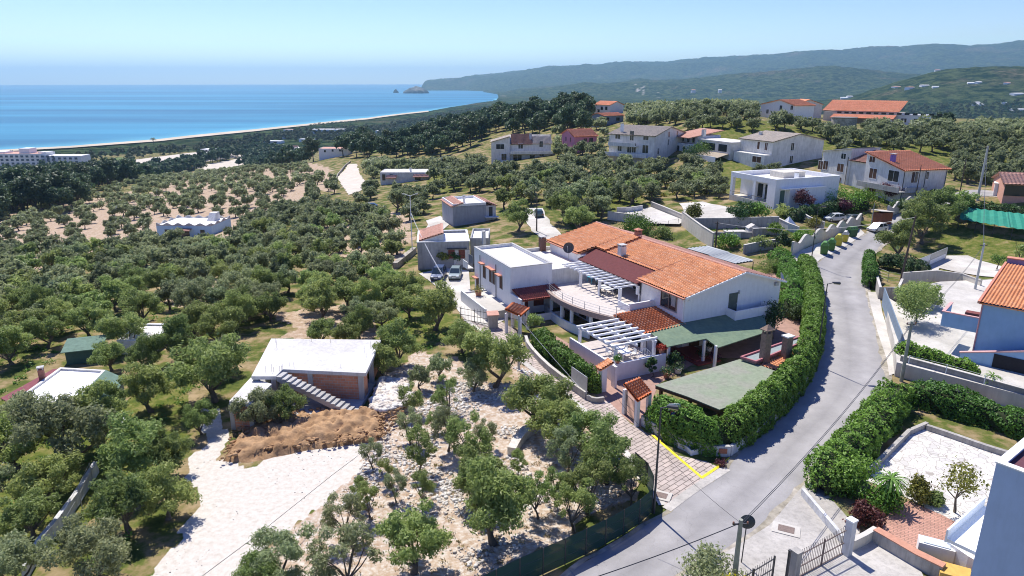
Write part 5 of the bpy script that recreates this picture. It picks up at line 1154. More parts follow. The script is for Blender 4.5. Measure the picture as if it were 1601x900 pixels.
f2 = Fr(ci[0], math.atan2(*(ci[3] - ci[0]).yx))
mb = MB(); mb.box(f2, -1.2, D * .98, .02, 1.7, z - 4.4, z - 4.2); mb.box(f2, -1.2, D * .98, 1.7, 1.85, z - 4.4, z - 3.3); mb.build('balcony', plaster_g, h)
mb = MB(); mb.box(fq, 0, W * .45, -1.3, -.02, z - 4.4, z - 4.2); mb.box(fq, -.4, W * .45, -1.45, -1.3, z - 4.4, z - 3.3); mb.build('balcony', plaster_g, h)
# older left part
lf = [(x, y) for x, y in ((1275, 244), (1300, 238), (1330, 232), (1352, 240))]
mb = MB(); mb.box(f2, D + .02, D + 5.2, -7, -.6, zb - 2, z + .4); mb.build('middle_wall', plaster_d, h); tiles(h, f2(D + 5.3, -.1, z + .4), f2(D + .05, -.1, z + .4), f2(D + .05, -7, z + 2.6), f2(D + 5.3, -7, z + 2.6), tile_b, .4, .5)
cL = [Vector(f2(D + 5.21, -8)[:2]), Vector(f2(D + 14.5, -8)[:2]), Vector(f2(D + 14.5, -.4)[:2]), Vector(f2(D + 5.21, -.4)[:2])]
mb = MB(); mb.hexa([(*q, zb - 2) for q in cL], [(*q, zz_) for q, zz_ in zip(cL, (z + 2.9, z + 1.5, z + 1.5, z + 2.9))]); mb.build('side_wall', plaster_d, h)
mb = MB(); mb.slab([f2(D + 14.9, .0, z + 1.62), f2(D + 14.9, -8.3, z + 1.62), f2(D + 5.2, -8.3, z + 3.1), f2(D + 5.2, .0, z + 3.1)][::-1], .16); mb.build('side_roof', grey_cap, h)
for cx, cy, w, hh in ((1283, 258, 1.6, 2.0), (1291, 258, 1.6, 2.0), (1319, 244, 1.5, 1.2), (1314, 262, 2.1, 1.8), (1310, 284, 1.9, 2.2)): win(h, cL[2], cL[3], cx, cy, w, hh, m_pane=wood_d if cy != 244 else glass)
s, _ = hit_wall(cL[2], cL[3], 1325, 260); a2, d2, n2 = wallframe(cL[2], cL[3]); q = a2 + d2 * s + n2 * .1; pipe(h, q.x, q.y, zb, z + 1, r=.07)
for u_ in (.1, W * .5, W * .98): q = fq(u_, -.08); pipe(h, q[0], q[1], zb, z - .2, r=.06)
# pale pink parasol by it
q = P(1450, 294, zb + 2.6); ps = thing('parasol', 'pale pink garden parasol beside the red roofed house', 'parasol', (q.x, q.y, zb)); mb = MB(); mb.lathe((q.x, q.y, zb + 2.4), [(2.1, 0), (1.2, .35), (.05, .55)], 8); mb.build('canopy', mat('pink_cloth', (.72, .45, .42), .8), ps); mb = MB(); mb.tube([(q.x, q.y, zb), (q.x, q.y, zb + 2.5)], .04, 6); mb.build('pole', metal_g, ps)
# hilltop farm: white house, long barn, low white block, round tower
p, z = topz((1233, 190), (1234, 167)); zb = p.z
c = rect2(P(1190, 163, z), P(1243, 165, z), 10); h = rootof('hilltop_house', 'white two storey hilltop house with red roof, left of the long orange roof', 'house', c, zb); wall_block(h, c, zb - 3, z, plaster); gable(h, c, z, z + 1.8, tile_r, 'v', .4, .6, .6, plaster, off=.45)
winrow(h, c[0], c[1], [(1221, 168, 1.2, 1.6), (1221, 178, 1.2, 1.6), (1238, 168, 1.1, 1.5), (1200, 174, 1.1, 1.5)])
c2 = rect2(P(1244, 163, z - .6), P(1286, 163, z - .6), 9); wall_block(h, c2, zb - 3, z - .6, plaster_d); gable(h, c2, z - .6, z + 1.2, tile_r, 'v', .4, .6, .6, plaster_d)
winrow(h, c2[0], c2[1], [(1252, 171, 3.6, 1.0), (1252, 179, 3.6, 1.2)])
p, z = topz((1330, 192), (1330, 176)); zb = p.z
c = rect2(P(1288, 174, z), P(1403, 177, z), 13); h = rootof('long_barn', 'long low barn with one great bright orange roof on the hilltop', 'barn', c, zb); wall_block(h, c, zb - 3, z, plaster_b)
fq = Fr(c[0], math.atan2(*(c[1] - c[0]).yx)); W = (c[1] - c[0]).length
tiles(h, fq(-.5, -.2, z + .5), fq(W + .6, -.2, z + .5), fq(W + .6, 11, z + 4.2), fq(-.5, 11, z + 4.2), tile_r, .6, .7)
tiles(h, fq(4, -5, z - 1.9), fq(W, -5, z - 1.9), fq(W, -.5, z - .7), fq(4, -.5, z - .7), tile_r, .6, .7, name='lower_roof')
for k in range(14): mb = MB(); mb.box(fq, 5 + k * 2.6, 6.6 + k * 2.6, -.08, -.01, z - .5, z + .2); mb.build('window', glass, h)
for k in range(9): mb = MB(); mb.box(fq, 4.5 + k * 4.1, 4.9 + k * 4.1, -4.8, -4.4, zb - 2, z - 2); mb.build('post', plaster, h)
p, z = topz((1400, 197), (1400, 178)); zb = p.z
c = rect2(P(1377, 178, z), P(1448, 180, z), 8); h = rootof('low_white_block', 'low white flat roofed block at the right end of the hilltop farm', 'building', c, zb); wall_block(h, c, zb - 3, z - .3, plaster); flat_top(h, c, z, .15, white_roof, plaster, .2); winrow(h, c[0], c[1], [(1413, 188, 1.8, 1.4), (1432, 188, 1.5, 1.2)])
p, z = topz((1318, 202), (1318, 184)); h = thing('round_tower', 'squat round stone water tank below the long orange barn', 'tank', tuple(p)); mb = MB(); mb.lathe((p.x, p.y, p.z - 2), [(3.9, 0), (3.8, z - p.z + 2)], 28); mb.build('drum', stone_m, h); mb = MB(); mb.lathe((p.x, p.y, z + .002), [(4.0, 0), (4.0, .25)], 28); mb.build('rim', mat('dark_stone_rim', (.2, .19, .17), .9, .2, 3), h)
# small houses far behind
def small(name, label, base, top, l, r, dep, wm, rm, kind='gable', wins=(), along='u', rise=1.4, cat='house', zb_=None):
    p, z = topz(base, top); c = rect2(P(*l, z), P(*r, z), dep); h = rootof(name, label, cat, c, p.z); wall_block(h, c, p.z - 3, z if kind == 'gable' else z - .3, wm)
    if kind == 'gable': gable(h, c, z, z + rise, rm, along, .4, .6, .6, wm)
    else: flat_top(h, c, z, .15, rm, wm, .25)
    for cx, cy, w, hh in wins:
        s, zq = hit_wall(c[0], c[1], cx, cy); a, d, n = wallframe(c[0], c[1]); f = Fr(a, math.atan2(*d.yx)); mb = MB(); mb.box(f, s - w / 2, s + w / 2, -.1, -.01, zq - hh / 2, zq + hh / 2); mb.build('window', glass, h)
    return h, c, p.z, z
small('ridge_house', 'small white house with red roof on the ridge above the pines', (942, 178), (942, 163), (929, 163), (954, 164), 9, plaster, tile_r, wins=((941, 169, 1.6, 1.6), (948, 169, 1.6, 1.6), (936, 173, 1.5, 1.5)), rise=1.6)
small('ridge_cottage', 'low blue grey cottage with orange roof just below the ridge house', (960, 192), (960, 180), (944, 181), (975, 180), 8, mat('slate_blue_wall', (.25, .30, .38), .9, .1, 2), tile_r, wins=((950, 186, 1.6, 1.4), (966, 186, 1.8, 1.4)), rise=.9)
small('white_cottage', 'white house on its terrace by the dark pines, left of the steep pale track', (515, 247), (515, 231), (498, 232), (543, 232), 11, plaster, tile_p, kind='flat', wins=((508, 236, 1.0, 1.2), (520, 235, 1.0, 1.2), (532, 235, 1.4, 1.0)))
h, c, zb, z = small('low_villa', 'low pale villa with pink tiled porches on the grassy slope right of the track', (618, 286), (618, 268), (594, 269), (668, 269), 9, plaster_d, white_roof, kind='flat', wins=((600, 277, 1.0, 2.0), (653, 277, 1.8, 1.8), (612, 275, .9, 1.1)))
fq = Fr(c[0], math.atan2(*(c[1] - c[0]).yx)); W = (c[1] - c[0]).length; tiles(h, fq(2.2, -2.2, z - 1.7), fq(5.5, -2.2, z - 1.7), fq(5.5, -.02, z - .9), fq(2.2, -.02, z - .9), tile_p, .4, .5, name='porch_roof'); tiles(h, fq(W - 4.5, -2.2, z - 1.3), fq(W + .6, -2.2, z - 1.3), fq(W + .6, -.02, z - .6), fq(W - 4.5, -.02, z - .6), tile_p, .4, .5, name='porch_roof'); chimney(h, fq(W * .62, 3, z - .4), .6, 1.2)
small('salmon_building', 'salmon walled building at the right edge beyond the tall hedge', (1590, 310), (1590, 286), (1572, 287), (1660, 291), 9, pink_s, tile_p, wins=((1590, 298, 4.0, 2.0),), rise=1.5, cat='building')
p_, z_ = topz((1567, 306), (1567, 288)); c = rect2(P(1556, 287, z_), P(1571, 288, z_), 6); h = rootof('white_annex', 'small white annex against the salmon building', 'annex', c, p_.z); wall_block(h, c, p_.z - 2, z_, plaster); mb = MB(); mb.prism(inset(c, -.15), z_ + .001, z_ + .15); mb.build('roof', white_roof, h)
h, c, zb, z = small('seaside_hotel', 'large white hotel with rows of windows near the beach', (60, 264), (60, 238), (-30, 240), (63, 240), 22, plaster, tile_p, kind='flat', cat='hotel')
fq = Fr(c[0], math.atan2(*(c[1] - c[0]).yx)); W = (c[1] - c[0]).length
for k in range(14):
    for j in range(3): mb = MB(); mb.box(fq, 3 + k * 5.0, 5.6 + k * 5.0, -.2, -.02, z - 3.6 - 3.4 * j, z - 1.7 - 3.4 * j); mb.build('window', mat('blue_glass', (.07, .10, .15), .2, .1, 2), h)
for a, b, zz_ in ((34, 44, 4.5), (0, 20, 1.4), (52, 60, 1.0)): mb = MB(); mb.box(fq, a, b, 5, 16, z - .14, z + zz_); mb.build('roof_block', plaster, h)
p = P(85, 240, z - 3); mb = MB(); mb.box(fq, W + .05, W + 36, 4, 20, zb - 3, z - 2.5); mb.build('wing', plaster, h)
for k in range(6):
    for j in range(2): mb = MB(); mb.box(fq, W + 3 + k * 5.4, W + 5.6 + k * 5.4, 3.8, 3.98, z - 6 - 3.4 * j, z - 4 - 3.4 * j); mb.build('window', MATS['blue_glass'], h)
small('white_bungalow', 'low white bungalow among pines below the hotel', (55, 289), (55, 277), (25, 277), (84, 278), 16, plaster, white_roof, kind='flat', wins=((40, 282, 3, 2), (60, 282, 3, 2)), cat='bungalow')
small('beach_pavilion', 'white blocky hotel building by the palms behind the beach', (512, 208), (512, 201), (487, 202), (537, 202), 18, plaster, white_roof, kind='flat', wins=((497, 206, 6, 3), (512, 206, 6, 3), (526, 206, 6, 3)), cat='building')
small('beach_house', 'pale long building right of the white block behind the beach', (560, 216), (560, 210), (545, 211), (573, 211), 18, plaster_d, white_roof, kind='flat', wins=((552, 213, 5, 2), (565, 213, 5, 2)), cat='building')
small('shore_hut', 'small pale house with pink roof among dark trees left of the white house', (456, 234), (456, 229), (448, 230), (464, 230), 9, plaster_d, tile_p, cat='house', rise=1.5)
small('shore_hut', 'tiny white house in the flat land behind the beach', (438, 216), (438, 211), (433, 212), (444, 212), 9, plaster, white_roof, kind='flat')
for k, (lb, b_, w_, t_) in enumerate([('low white block among trees left of the palm row', (478, 222), 22, 5), ('pale shed row on the coastal flat', (600, 208), 26, 4), ('white beach bar by the sand', (452, 205), 18, 3), ('long white roof on the coastal flat', (425, 224), 26, 4), ('small white villa on the dark coastal flat', (395, 232), 16, 5), ('white block beneath the headland woods', (588, 226), 22, 5), ('pale kiosk beside the sports field', (320, 238), 14, 5), ('wide pale roof near the dark pines', (470, 236), 22, 5)]):
    small('coast_building', lb, b_, (b_[0], b_[1] - t_), (b_[0] - w_ / 2, b_[1] - t_), (b_[0] + w_ / 2, b_[1] - t_ + .4), 9 + k, plaster, [white_roof, tile_p][k % 3 == 2], kind='flat', wins=((b_[0] - w_ * .2, b_[1] - t_ * .45, w_ * .2, 2), (b_[0] + w_ * .2, b_[1] - t_ * .45, w_ * .2, 2)), cat='building')
# specks of houses on the far valley side
FARH = [(1404,137,12),(1426,138,13),(1447,135,12),(1463,137,9),(1518,131,9),(1532,130,9),(1577,131,8),(1594,148,18),(1594,173,18),(1533,165,14),(1528,162,9),(1322,154,16),(1330,152,9),(1085,142,7),(1126,142,6),(925,111,6),(735,130,6),(684,128,4),(1466,111,7),(1572,163,7)]
used_l = ['above the right end of the orange barn', 'right of the barn on the valley side', 'in the middle of the valley slope', 'next to a dark copse on the valley slope', 'high on the olive slope', 'high on the olive slope beside its twin', 'near the right edge on the olive slope', 'long and low at the right edge', 'at the right edge below the long low one', 'on a bend of the valley track', 'beside the house on the track bend', 'just above the orange barn', 'right behind the barn roof', 'above the grey roofed three storey house', 'on the wooded slope left of the double house', 'high on the blue ridge', 'on the headland slope', 'near the tip of the headland', 'at the top of the bare slope', 'in the valley trees near the right edge']
for (px, py, w), lb in zip(FARH, used_l):
    q = G(px, py); d = q.length; s = d / FPX; f = Fr((q.x, q.y), R(rnd.uniform(-25, 25))); t = thing('far_house', 'tiny white house ' + lb, 'house', tuple(q), 'white houses scattered over the far slopes'); W = w * s; H_ = max(3.2, 2.0 * s * .7); W *= .8; Dp = min(W * .7, 14)
    mb = MB(); mb.box(f, -W / 2, W / 2, 0, Dp, q.z - 6, q.z + H_); mb.build('wall', plaster, t); mb = MB(); mb.hexa([f(-W / 2 - .4, -.4, q.z + H_ + .01), f(W / 2 + .4, -.4, q.z + H_ + .01), f(W / 2 + .4, Dp + .4, q.z + H_ + .01), f(-W / 2 - .4, Dp + .4, q.z + H_ + .01)], [f(-W / 2, Dp * .45, q.z + H_ * 1.4), f(W / 2, Dp * .45, q.z + H_ * 1.4), f(W / 2, Dp * .55, q.z + H_ * 1.4), f(-W / 2, Dp * .55, q.z + H_ * 1.4)]); mb.build('roof', tile_p if rnd.random() < .4 else white_roof, t)

# ------------------------------------------------------------------ blue house on the right with its raised patio
UPZ = 1.5
up = PP([(1402, 566), (1601, 618), (1760, 655), (1800, 470), (1560, 436), (1470, 440), (1440, 446), (1400, 472), (1384, 462), (1390, 500), (1398, 530)], UPZ)
o = MB(); o.prism([p.xy for p in up], -.5, UPZ); pt = o.build('raised_patio', conc_w); tag(pt, 'raised pale concrete patio of the blue house', kind='structure')
N_ = P(1520, 560, UPZ); zt = 7.4
lo, hi = 3, 14
for _ in range(40):
    m_ = (lo + hi) / 2
    if proj(N_.x, N_.y, m_)[1] > 473: lo = m_
    else: hi = m_
zt = lo
Rr = P(1601, 486, zt); Lt = P(1570, 421, zt)
c = rect3(Lt, N_, Rr); d_ = (c[1] - c[0]).normalized(); w_ = (c[3] - c[0]); c = [c[0], c[0] + d_ * 9, c[0] + d_ * 9 + w_, c[0] + w_]
blue_w = mat('blue_house_plaster', (.27, .43, .62), .88, .05, 1.2, col2=(.25, .40, .60), stain=.08)
h = rootof('blue_house', 'tall blue walled house with orange tiled roof at the right edge', 'house', c, UPZ); fq = Fr(c[0], math.atan2(*d_.yx)); D = w_.length
mb = MB(); mb.box(fq, 0, 9, 0, D, UPZ, zt - .05); mb.build('wall', blue_w, h)
tiles(h, fq(-.35, -.3, zt), fq(9.3, -.3, zt), fq(9.3, D - .8, zt + .9), fq(-.35, D - .8, zt + .9), tile_o, .30, .38, amp=.06)
mb = MB(); mb.bar(fq(-.38, -.35, zt + .05), fq(-.38, D - .7, zt + .95), .22, .26); mb.build('verge', trim_t, h)
mb = MB(); mb.box(fq, -.3, 9, D - .79, D, zt - .04, zt + 1.5); mb.build('ridge_wall', mat('violet_wall', (.20, .17, .33), .9, .1, 2), h); mb = MB(); mb.box(fq, -.4, 9.1, D - .9, D + .1, zt + 1.502, zt + 1.6); mb.build('ridge_coping', trim_t, h)
chimney(h, fq(3.9, 1.4, zt + .2), .9, .9, plaster_d); mb = MB(); mb.tube([fq(-.06, -.06, UPZ), fq(-.06, -.06, zt - .1)], .07, 6); mb.build('downpipe', mat('pink_pipe', (.42, .22, .24), .7), h)
# outside stair block on its left with balcony
mb = MB(); mb.box(fq, -3.2, -.02, .6, 2.2, zt - 3.3, zt - 3.1); mb.box(fq, -3.3, -.02, .45, .6, zt - 3.3, zt - 1.8); mb.box(fq, -3.3, -3.15, .6, 4.4, zt - 3.3, zt - 1.8); mb.build('balcony', blue_w, h); mb = MB(); mb.box(fq, -3.4, -.02, .4, .66, zt - 1.798, zt - 1.7); mb.box(fq, -3.4, -3.1, .661, 4.5, zt - 1.798, zt - 1.7); mb.build('balcony_coping', mat('pink_coping', (.62, .36, .34), .8, .08, 3), h)
mb = MB(); mb.box(fq, -1.5, -.3, 1.2, 2.1, zt - 3.1, zt - 1.6); mb.build('cabinet', wood_r, h)
a0 = P(1512, 566, UPZ + .3); b0 = P(1601, 545, UPZ + .3); 
mb = MB(); mb.hexa([fq(-.9, -1.3, UPZ), fq(9, -1.3, UPZ), fq(9, -1.05, UPZ), fq(-.9, -1.05, UPZ)], [fq(-.9, -1.3, UPZ + .7), fq(9, -1.3, UPZ + 3.6), fq(9, -1.05, UPZ + 3.6), fq(-.9, -1.05, UPZ + .7)]); mb.build('stair_wall', blue_w, h); mb = MB(); mb.bar(fq(-1.0, -1.17, UPZ + .76), fq(9, -1.17, UPZ + 3.66), .36, .12); mb.build('stair_coping', MATS['pink_coping'], h)
mb = MB(); mb.box(fq, 1.8, 9, -1.36, -1.31, UPZ + .05, UPZ + 1.4); mb.build('garage_opening', mat('garage_dark', (.02, .02, .025), .9), h)
# white building at the lower right corner
zt = 9.0; N_ = P(1558, 723, zt); Rr = P(1640, 752, zt); Lt = P(1612, 682, zt); c = rect3(Lt, N_, Rr); d_ = (c[1] - c[0]).normalized(); w_ = (c[3] - c[0]).normalized(); c = [c[0], c[0] + d_ * 9, c[0] + d_ * 9 + w_ * 9, c[0] + w_ * 9]
h = rootof('corner_building', 'blue white building with red roof floor at the lower right corner', 'building', c, 0); bw = mat('pale_blue_render', (.38, .49, .68), .85, .04, 1.0, stain=.10); wall_block(h, c, 0, zt - .36, bw); flat_top(h, c, zt, .2, mat('oxblood_floor', (.13, .05, .06), .7, .1, 2), bw, .3); coping(h, c, zt, .3, white_m, .06, .07)
fq = Fr(c[0], math.atan2(*d_.yx)); mb = MB(); mb.box(fq, -1.5, -.02, .3, 5.5, 3.1, 3.3); mb.box(fq, -1.6, -1.5, .2, 5.5, 3.1, 3.9); mb.build('balcony', white_m, h)

# ------------------------------------------------------------------ vegetation
olive_l = leaf_mat('olive_leaves', (.19, .23, .10), (.40, .44, .23), (.58, .61, .44), .5)
olive_g = leaf_mat('green_olive_leaves', (.18, .245, .07), (.39, .46, .15), (.58, .62, .34), .5)
pine_l = leaf_mat('pine_needles', (.045, .085, .040), (.125, .18, .08), None, .3)
hedge_l = leaf_mat('hedge_leaves', (.06, .14, .016), (.19, .34, .05), (.46, .56, .22), .3)
dark_l = leaf_mat('dark_laurel_leaves', (.028, .070, .018), (.085, .155, .04), (.26, .33, .16))
lime_l = leaf_mat('lime_leaves', (.10, .20, .018), (.22, .36, .04), (.36, .48, .1))
purple_l = leaf_mat('purple_leaves', (.05, .012, .025), (.13, .035, .06), (.22, .07, .11))
red_l = leaf_mat('brown_red_leaves', (.07, .022, .018), (.17, .06, .04), None)
yel_l = leaf_mat('yellow_green_leaves', (.12, .13, .02), (.28, .27, .05), (.5, .42, .06))
dry_l = leaf_mat('dry_grass_blades', (.20, .17, .06), (.36, .30, .13), (.12, .15, .03))
broom_l = leaf_mat('yellow_broom', (.55, .42, .02), (.75, .6, .03), (.16, .2, .05))
bark = mat('olive_bark', (.16, .13, .10), .95, .3, 5, col2=(.10, .085, .07), bump=.8, bscale=12)

def leaf_quads(rs, Ppos, out_dir, ln, wd_, up_bias=.3, jitter=.9):
    """rhombic leaf sprays at positions, facing roughly outward"""
    n = len(Ppos); nrm = out_dir + rs.normal(0, jitter, (n, 3)); nrm[:, 2] += up_bias; nrm /= np.linalg.norm(nrm, axis=1)[:, None] + 1e-9
    t = np.cross(nrm, rs.normal(0, 1, (n, 3))); t /= np.linalg.norm(t, axis=1)[:, None] + 1e-9; b = np.cross(nrm, t)
    L_ = (ln * rs.uniform(.6, 1.35, n))[:, None]; W_ = (wd_ * rs.uniform(.6, 1.35, n))[:, None]
    V = np.stack([Ppos - t * L_ / 2, Ppos + b * W_ / 2 + nrm * W_ * .15, Ppos + t * L_ / 2, Ppos - b * W_ / 2 + nrm * W_ * .15], 1)
    return V.reshape(-1, 3)
def crown_pts(rs, n, R_, H_, z0, nb, rb, hollow=.55, flat=.8):
    """clumps spread over an uneven dome, leaves near each clump's skin"""
    C = []; 
    while len(C) < nb:
        p = rs.normal(0, 1, 3); p /= np.linalg.norm(p)
        if p[2] < -.45: continue
        k = rs.uniform(hollow, 1.0); C.append((p[0] * R_ * k, p[1] * R_ * k, z0 + H_ * .5 + p[2] * H_ * .5 * k))
    C = np.array(C); rr_ = R_ * rb * rs.uniform(.65, 1.3, nb); idx = rs.choice(nb, n, p=rr_ ** 2 / (rr_ ** 2).sum())
    d = rs.normal(0, 1, (n, 3)); d /= np.linalg.norm(d, axis=1)[:, None]; rad = rr_[idx] * (rs.uniform(.3, 1.05, n) ** .6 + (rs.rand(n) < .12) * rs.uniform(0, .55, n))
    lump = 1 + .22 * np.sin(d[:, 0] * 7 + idx) * np.cos(d[:, 1] * 6 + idx * 2)
    Pp = C[idx] + d * (rad * lump)[:, None] * np.array([1, 1, flat]); return Pp, d, C, rr_, idx
def limb_tubes(mb, rs, C, z_t, r0, lean=(0, 0), nl=5):
    top = Vector((lean[0], lean[1], z_t)); mid = Vector((lean[0] * .3, lean[1] * .6, z_t * .5))
    mb.tube([(0, 0, -.5), (0.02, 0, .05), mid, top], [r0 * 1.5, r0 * 1.2, r0 * .85, r0 * .7], 7)
    for k in range(min(nl, len(C))):
        e = Vector(C[k]); m = top.lerp(e, .5) + Vector((rs.uniform(-.25, .25), rs.uniform(-.25, .25), -.1)); mb.tube([top - Vector((0, 0, .08)), m, e], [r0 * .55, r0 * .35, r0 * .12], 5)
def make_tree(name, seed, leafm, barkm, R_, H_, z0, nb, rb, n, ln, wd_, r0, parts=True, hollow=.55, flat=.8, up=.3, nl=5, lv_pow=1.0, jitter=.9):
    rs = np.random.RandomState(seed); Pp, d, C, rr_, idx = crown_pts(rs, n, R_, H_, z0, nb, rb, hollow, flat)
    V = leaf_quads(rs, Pp, d, ln, wd_, up, jitter); F = np.arange(len(V)).reshape(-1, 4); cl = rs.rand(nb)
    lv = np.clip(.22 * cl[idx] + .78 * rs.rand(n), 0, 1) ** lv_pow; lv = np.repeat(lv, 4)
    tm = MB(); limb_tubes(tm, rs, C, z0 + .25 * H_ * .3, r0, (rs.uniform(-.3, .3), rs.uniform(-.3, .3)), nl)
    if parts:
        root = thing(name, None, None, (0, 0, 0)); tm.build('trunk', barkm, root, smooth=True); np_mesh('crown', V, F, leafm, attrs={'lv': ('F', lv)}, parent=root); return root
    tv = np.array(tm.v); tf = [f for f in tm.f if len(f) == 4]
    VV = np.vstack([V, tv]); FF = np.vstack([F, np.array(tf) + len(V)]); mi = np.r_[np.zeros(len(F)), np.ones(len(tf))]
    return np_mesh(name, VV, FF, [leafm, barkm], attrs={'lv': ('F', np.r_[lv, np.zeros(len(tv))])}, mi=mi)
PARK = []      # prototypes are used as the first tree of their kind, or removed
NEAR = [make_tree('olive_tree', 10 + k, olive_l if k == 2 else olive_g, bark, 2.05 + .1 * (k % 3), 4.0, .35, 34, .25, 8200, .26, .09, .2, hollow=.42) for k in range(6)]
NEAR += [make_tree('olive_tree', 40 + k, olive_l if k == 2 else olive_g, bark, 1.95, 4.0, .6, 22, .24, 4200, .24, .085, .13, hollow=.5, nl=8) for k in range(4)]
MID = [make_tree('olive_tree', 60 + k, [olive_l, olive_g, olive_l][k % 3], bark, 2.1, 3.5, .5, 28, .27, 2500, .46, .18, .2, hollow=.3) for k in range(6)]
FAR = [make_tree('olive_tree', 80 + k, [olive_l, olive_l, olive_g][k % 3], bark, 2.1, 3.5, .5, 20, .33, 780, .8, .34, .2, parts=False, hollow=.3, nl=3) for k in range(6)]
PINE = [make_tree('pine_tree', 100 + k, pine_l, bark, 3.7, 8.5 + k, 1.6, 26, .40, 2400, .95, .55, .3, parts=False, hollow=.35, flat=.75, nl=4, up=.6) for k in range(4)]
def place(src, loc, s, rz, name=None, sz=None):
    o = src.copy(); COL.objects.link(o); o.location = loc; o.rotation_euler = (0, 0, rz); o.scale = (s, s, sz or s)
    for ch in src.children:
        c = ch.copy(); COL.objects.link(c); c.parent = o
        if ch.matrix_parent_inverse is not None: c.matrix_parent_inverse = ch.matrix_parent_inverse.copy()
    return o
# where buildings, roads and yards stand
OC = 1.0; ox0, oy0 = -320, 0; occ = np.zeros((700, 560), dtype=bool)
def occupy():
    for o in list(bpy.data.objects):
        if o.type != 'MESH': continue
        nm = o.name.split('.')[0]
        if nm in ('terrain', 'hills', 'sea', 'beach', 'haze', 'island', 'sea_stack', 'crown', 'trunk', 'olive_tree', 'pine_tree') or o['_o'][1] > 520: continue
        if len(o.data.polygons) > 3000: vs = [v.co for v in o.data.vertices][::5]; off = Vector(o['_o']) ; 
        else: vs = [v.co for v in o.data.vertices]; off = Vector(o['_o'])
        for v in vs:
            x, y = v.x + off.x, v.y + off.y; i, j = int((x - ox0) / OC), int((y - oy0) / OC)
            if 0 <= i < 700 and 0 <= j < 560: occ[i, j] = True
        if len(o.data.polygons) <= 3000:
            for p in o.data.polygons:
                if p.area < 1.5 or abs(p.normal.z) < .3: continue
                q = [vs[i] for i in p.vertices]
                for a in range(1, len(q) - 1):
                    n = int(max((q[a] - q[0]).length, (q[a + 1] - q[0]).length, (q[a] - q[a + 1]).length) / .8) + 1
                    for s_ in range(n + 1):
                        for t_ in range(n + 1 - s_):
                            w = q[0] + (q[a] - q[0]) * (s_ / n) + (q[a + 1] - q[0]) * (t_ / n); i, j = int((w.x + off.x - ox0) / OC), int((w.y + off.y - oy0) / OC)
                            if 0 <= i < 700 and 0 <= j < 560: occ[i, j] = True
occupy()
_g = PP([(a, b) for a, b in [(300,640),(352,690),(560,700),(590,690),(500,790),(415,862),(300,930),(215,930),(262,850),(292,745)]])
ii, jj = np.meshgrid(np.arange(700), np.arange(560), indexing='ij'); occ |= inpoly(ox0 + ii + .5, oy0 + jj + .5, _g)
MOUND = PP([(345,722),(365,690),(400,655),(590,640),(640,610),(610,600),(600,690),(480,705),(390,725)])
occ |= inpoly(ox0 + ii + .5, oy0 + jj + .5, MOUND)
for t in range(60):
    q = P(40, 905).lerp(P(152, 738), t / 59); occ[int(q.x - ox0), int(q.y - oy0)] = True
def free(x, y, r):
    i, j = int((x - ox0) / OC), int((y - oy0) / OC); k = int(math.ceil(r)); a = occ[max(0, i - k):i + k + 1, max(0, j - k):j + k + 1]
    return not a.any()
def scatter(poly, sp, seed, jit=.5):
    r_ = random.Random(seed); W = [v2(p) for p in poly]; xs = [p.x for p in W]; ys = [p.y for p in W]; out = []
    a = r_.uniform(0, 1.5); ca, sa = math.cos(a), math.sin(a); cx, cy = sum(xs) / len(xs), sum(ys) / len(ys); n = int(max(max(xs) - min(xs), max(ys) - min(ys)) / sp) + 2
    for i in range(-n, n):
        for j in range(-n, n):
            u = (i + r_.uniform(-jit, jit)) * sp; w = (j + (i % 2) * .5 + r_.uniform(-jit, jit)) * sp; out.append((cx + u * ca - w * sa, cy + u * sa + w * ca))
    A = np.array(out); return A[inpoly(A[:, 0], A[:, 1], W)]
OL = []   # x, y, radius, kind
HAND = [(192,516,66),(222,552,52),(165,612,50),(600,560,60),(560,500,50),(95,692,122),(72,742,88),(42,792,78),(15,878,90),(212,705,112),(140,865,102),(192,782,96),(256,765,88),(437,858,92),(537,795,64),(575,762,50),(580,692,42),(617,740,44),(657,745,48),(655,695,64),(732,690,84),(742,735,92),(540,868,98),(645,845,112),(770,802,128),(840,629,104),(873,657,92),(918,673,92),(950,712,92),(920,757,92),(888,700,64),(898,784,74),(842,764,58),(753,745,82),(775,570,96),(722,520,64),(680,487,84),(740,577,52),(400,632,58),(442,624,56),(330,592,112),(230,607,84),(255,702,70),(622,540,74),(655,575,40),(700,610,56),(150,655,90),(20,690,90),(30,640,70),(310,640,50),(700,665,66),(640,655,50),(600,715,36),(640,612,50),(560,745,40),(870,625,60),(400,885,70),(870,745,50),(688,560,46),(680,640,40),(760,660,40),(990,745,60),(810,700,34)]
for px, py, w in HAND:
    q = P(px, py, 2.3); m_px = FPX / math.hypot(q.x, q.y, CAM_H - 2.3); OL.append((q.x, q.y, w / m_px / 2 * (1.04 if px < 320 or (520 < px < 800 and w < 80) else 1.14), 'h'))
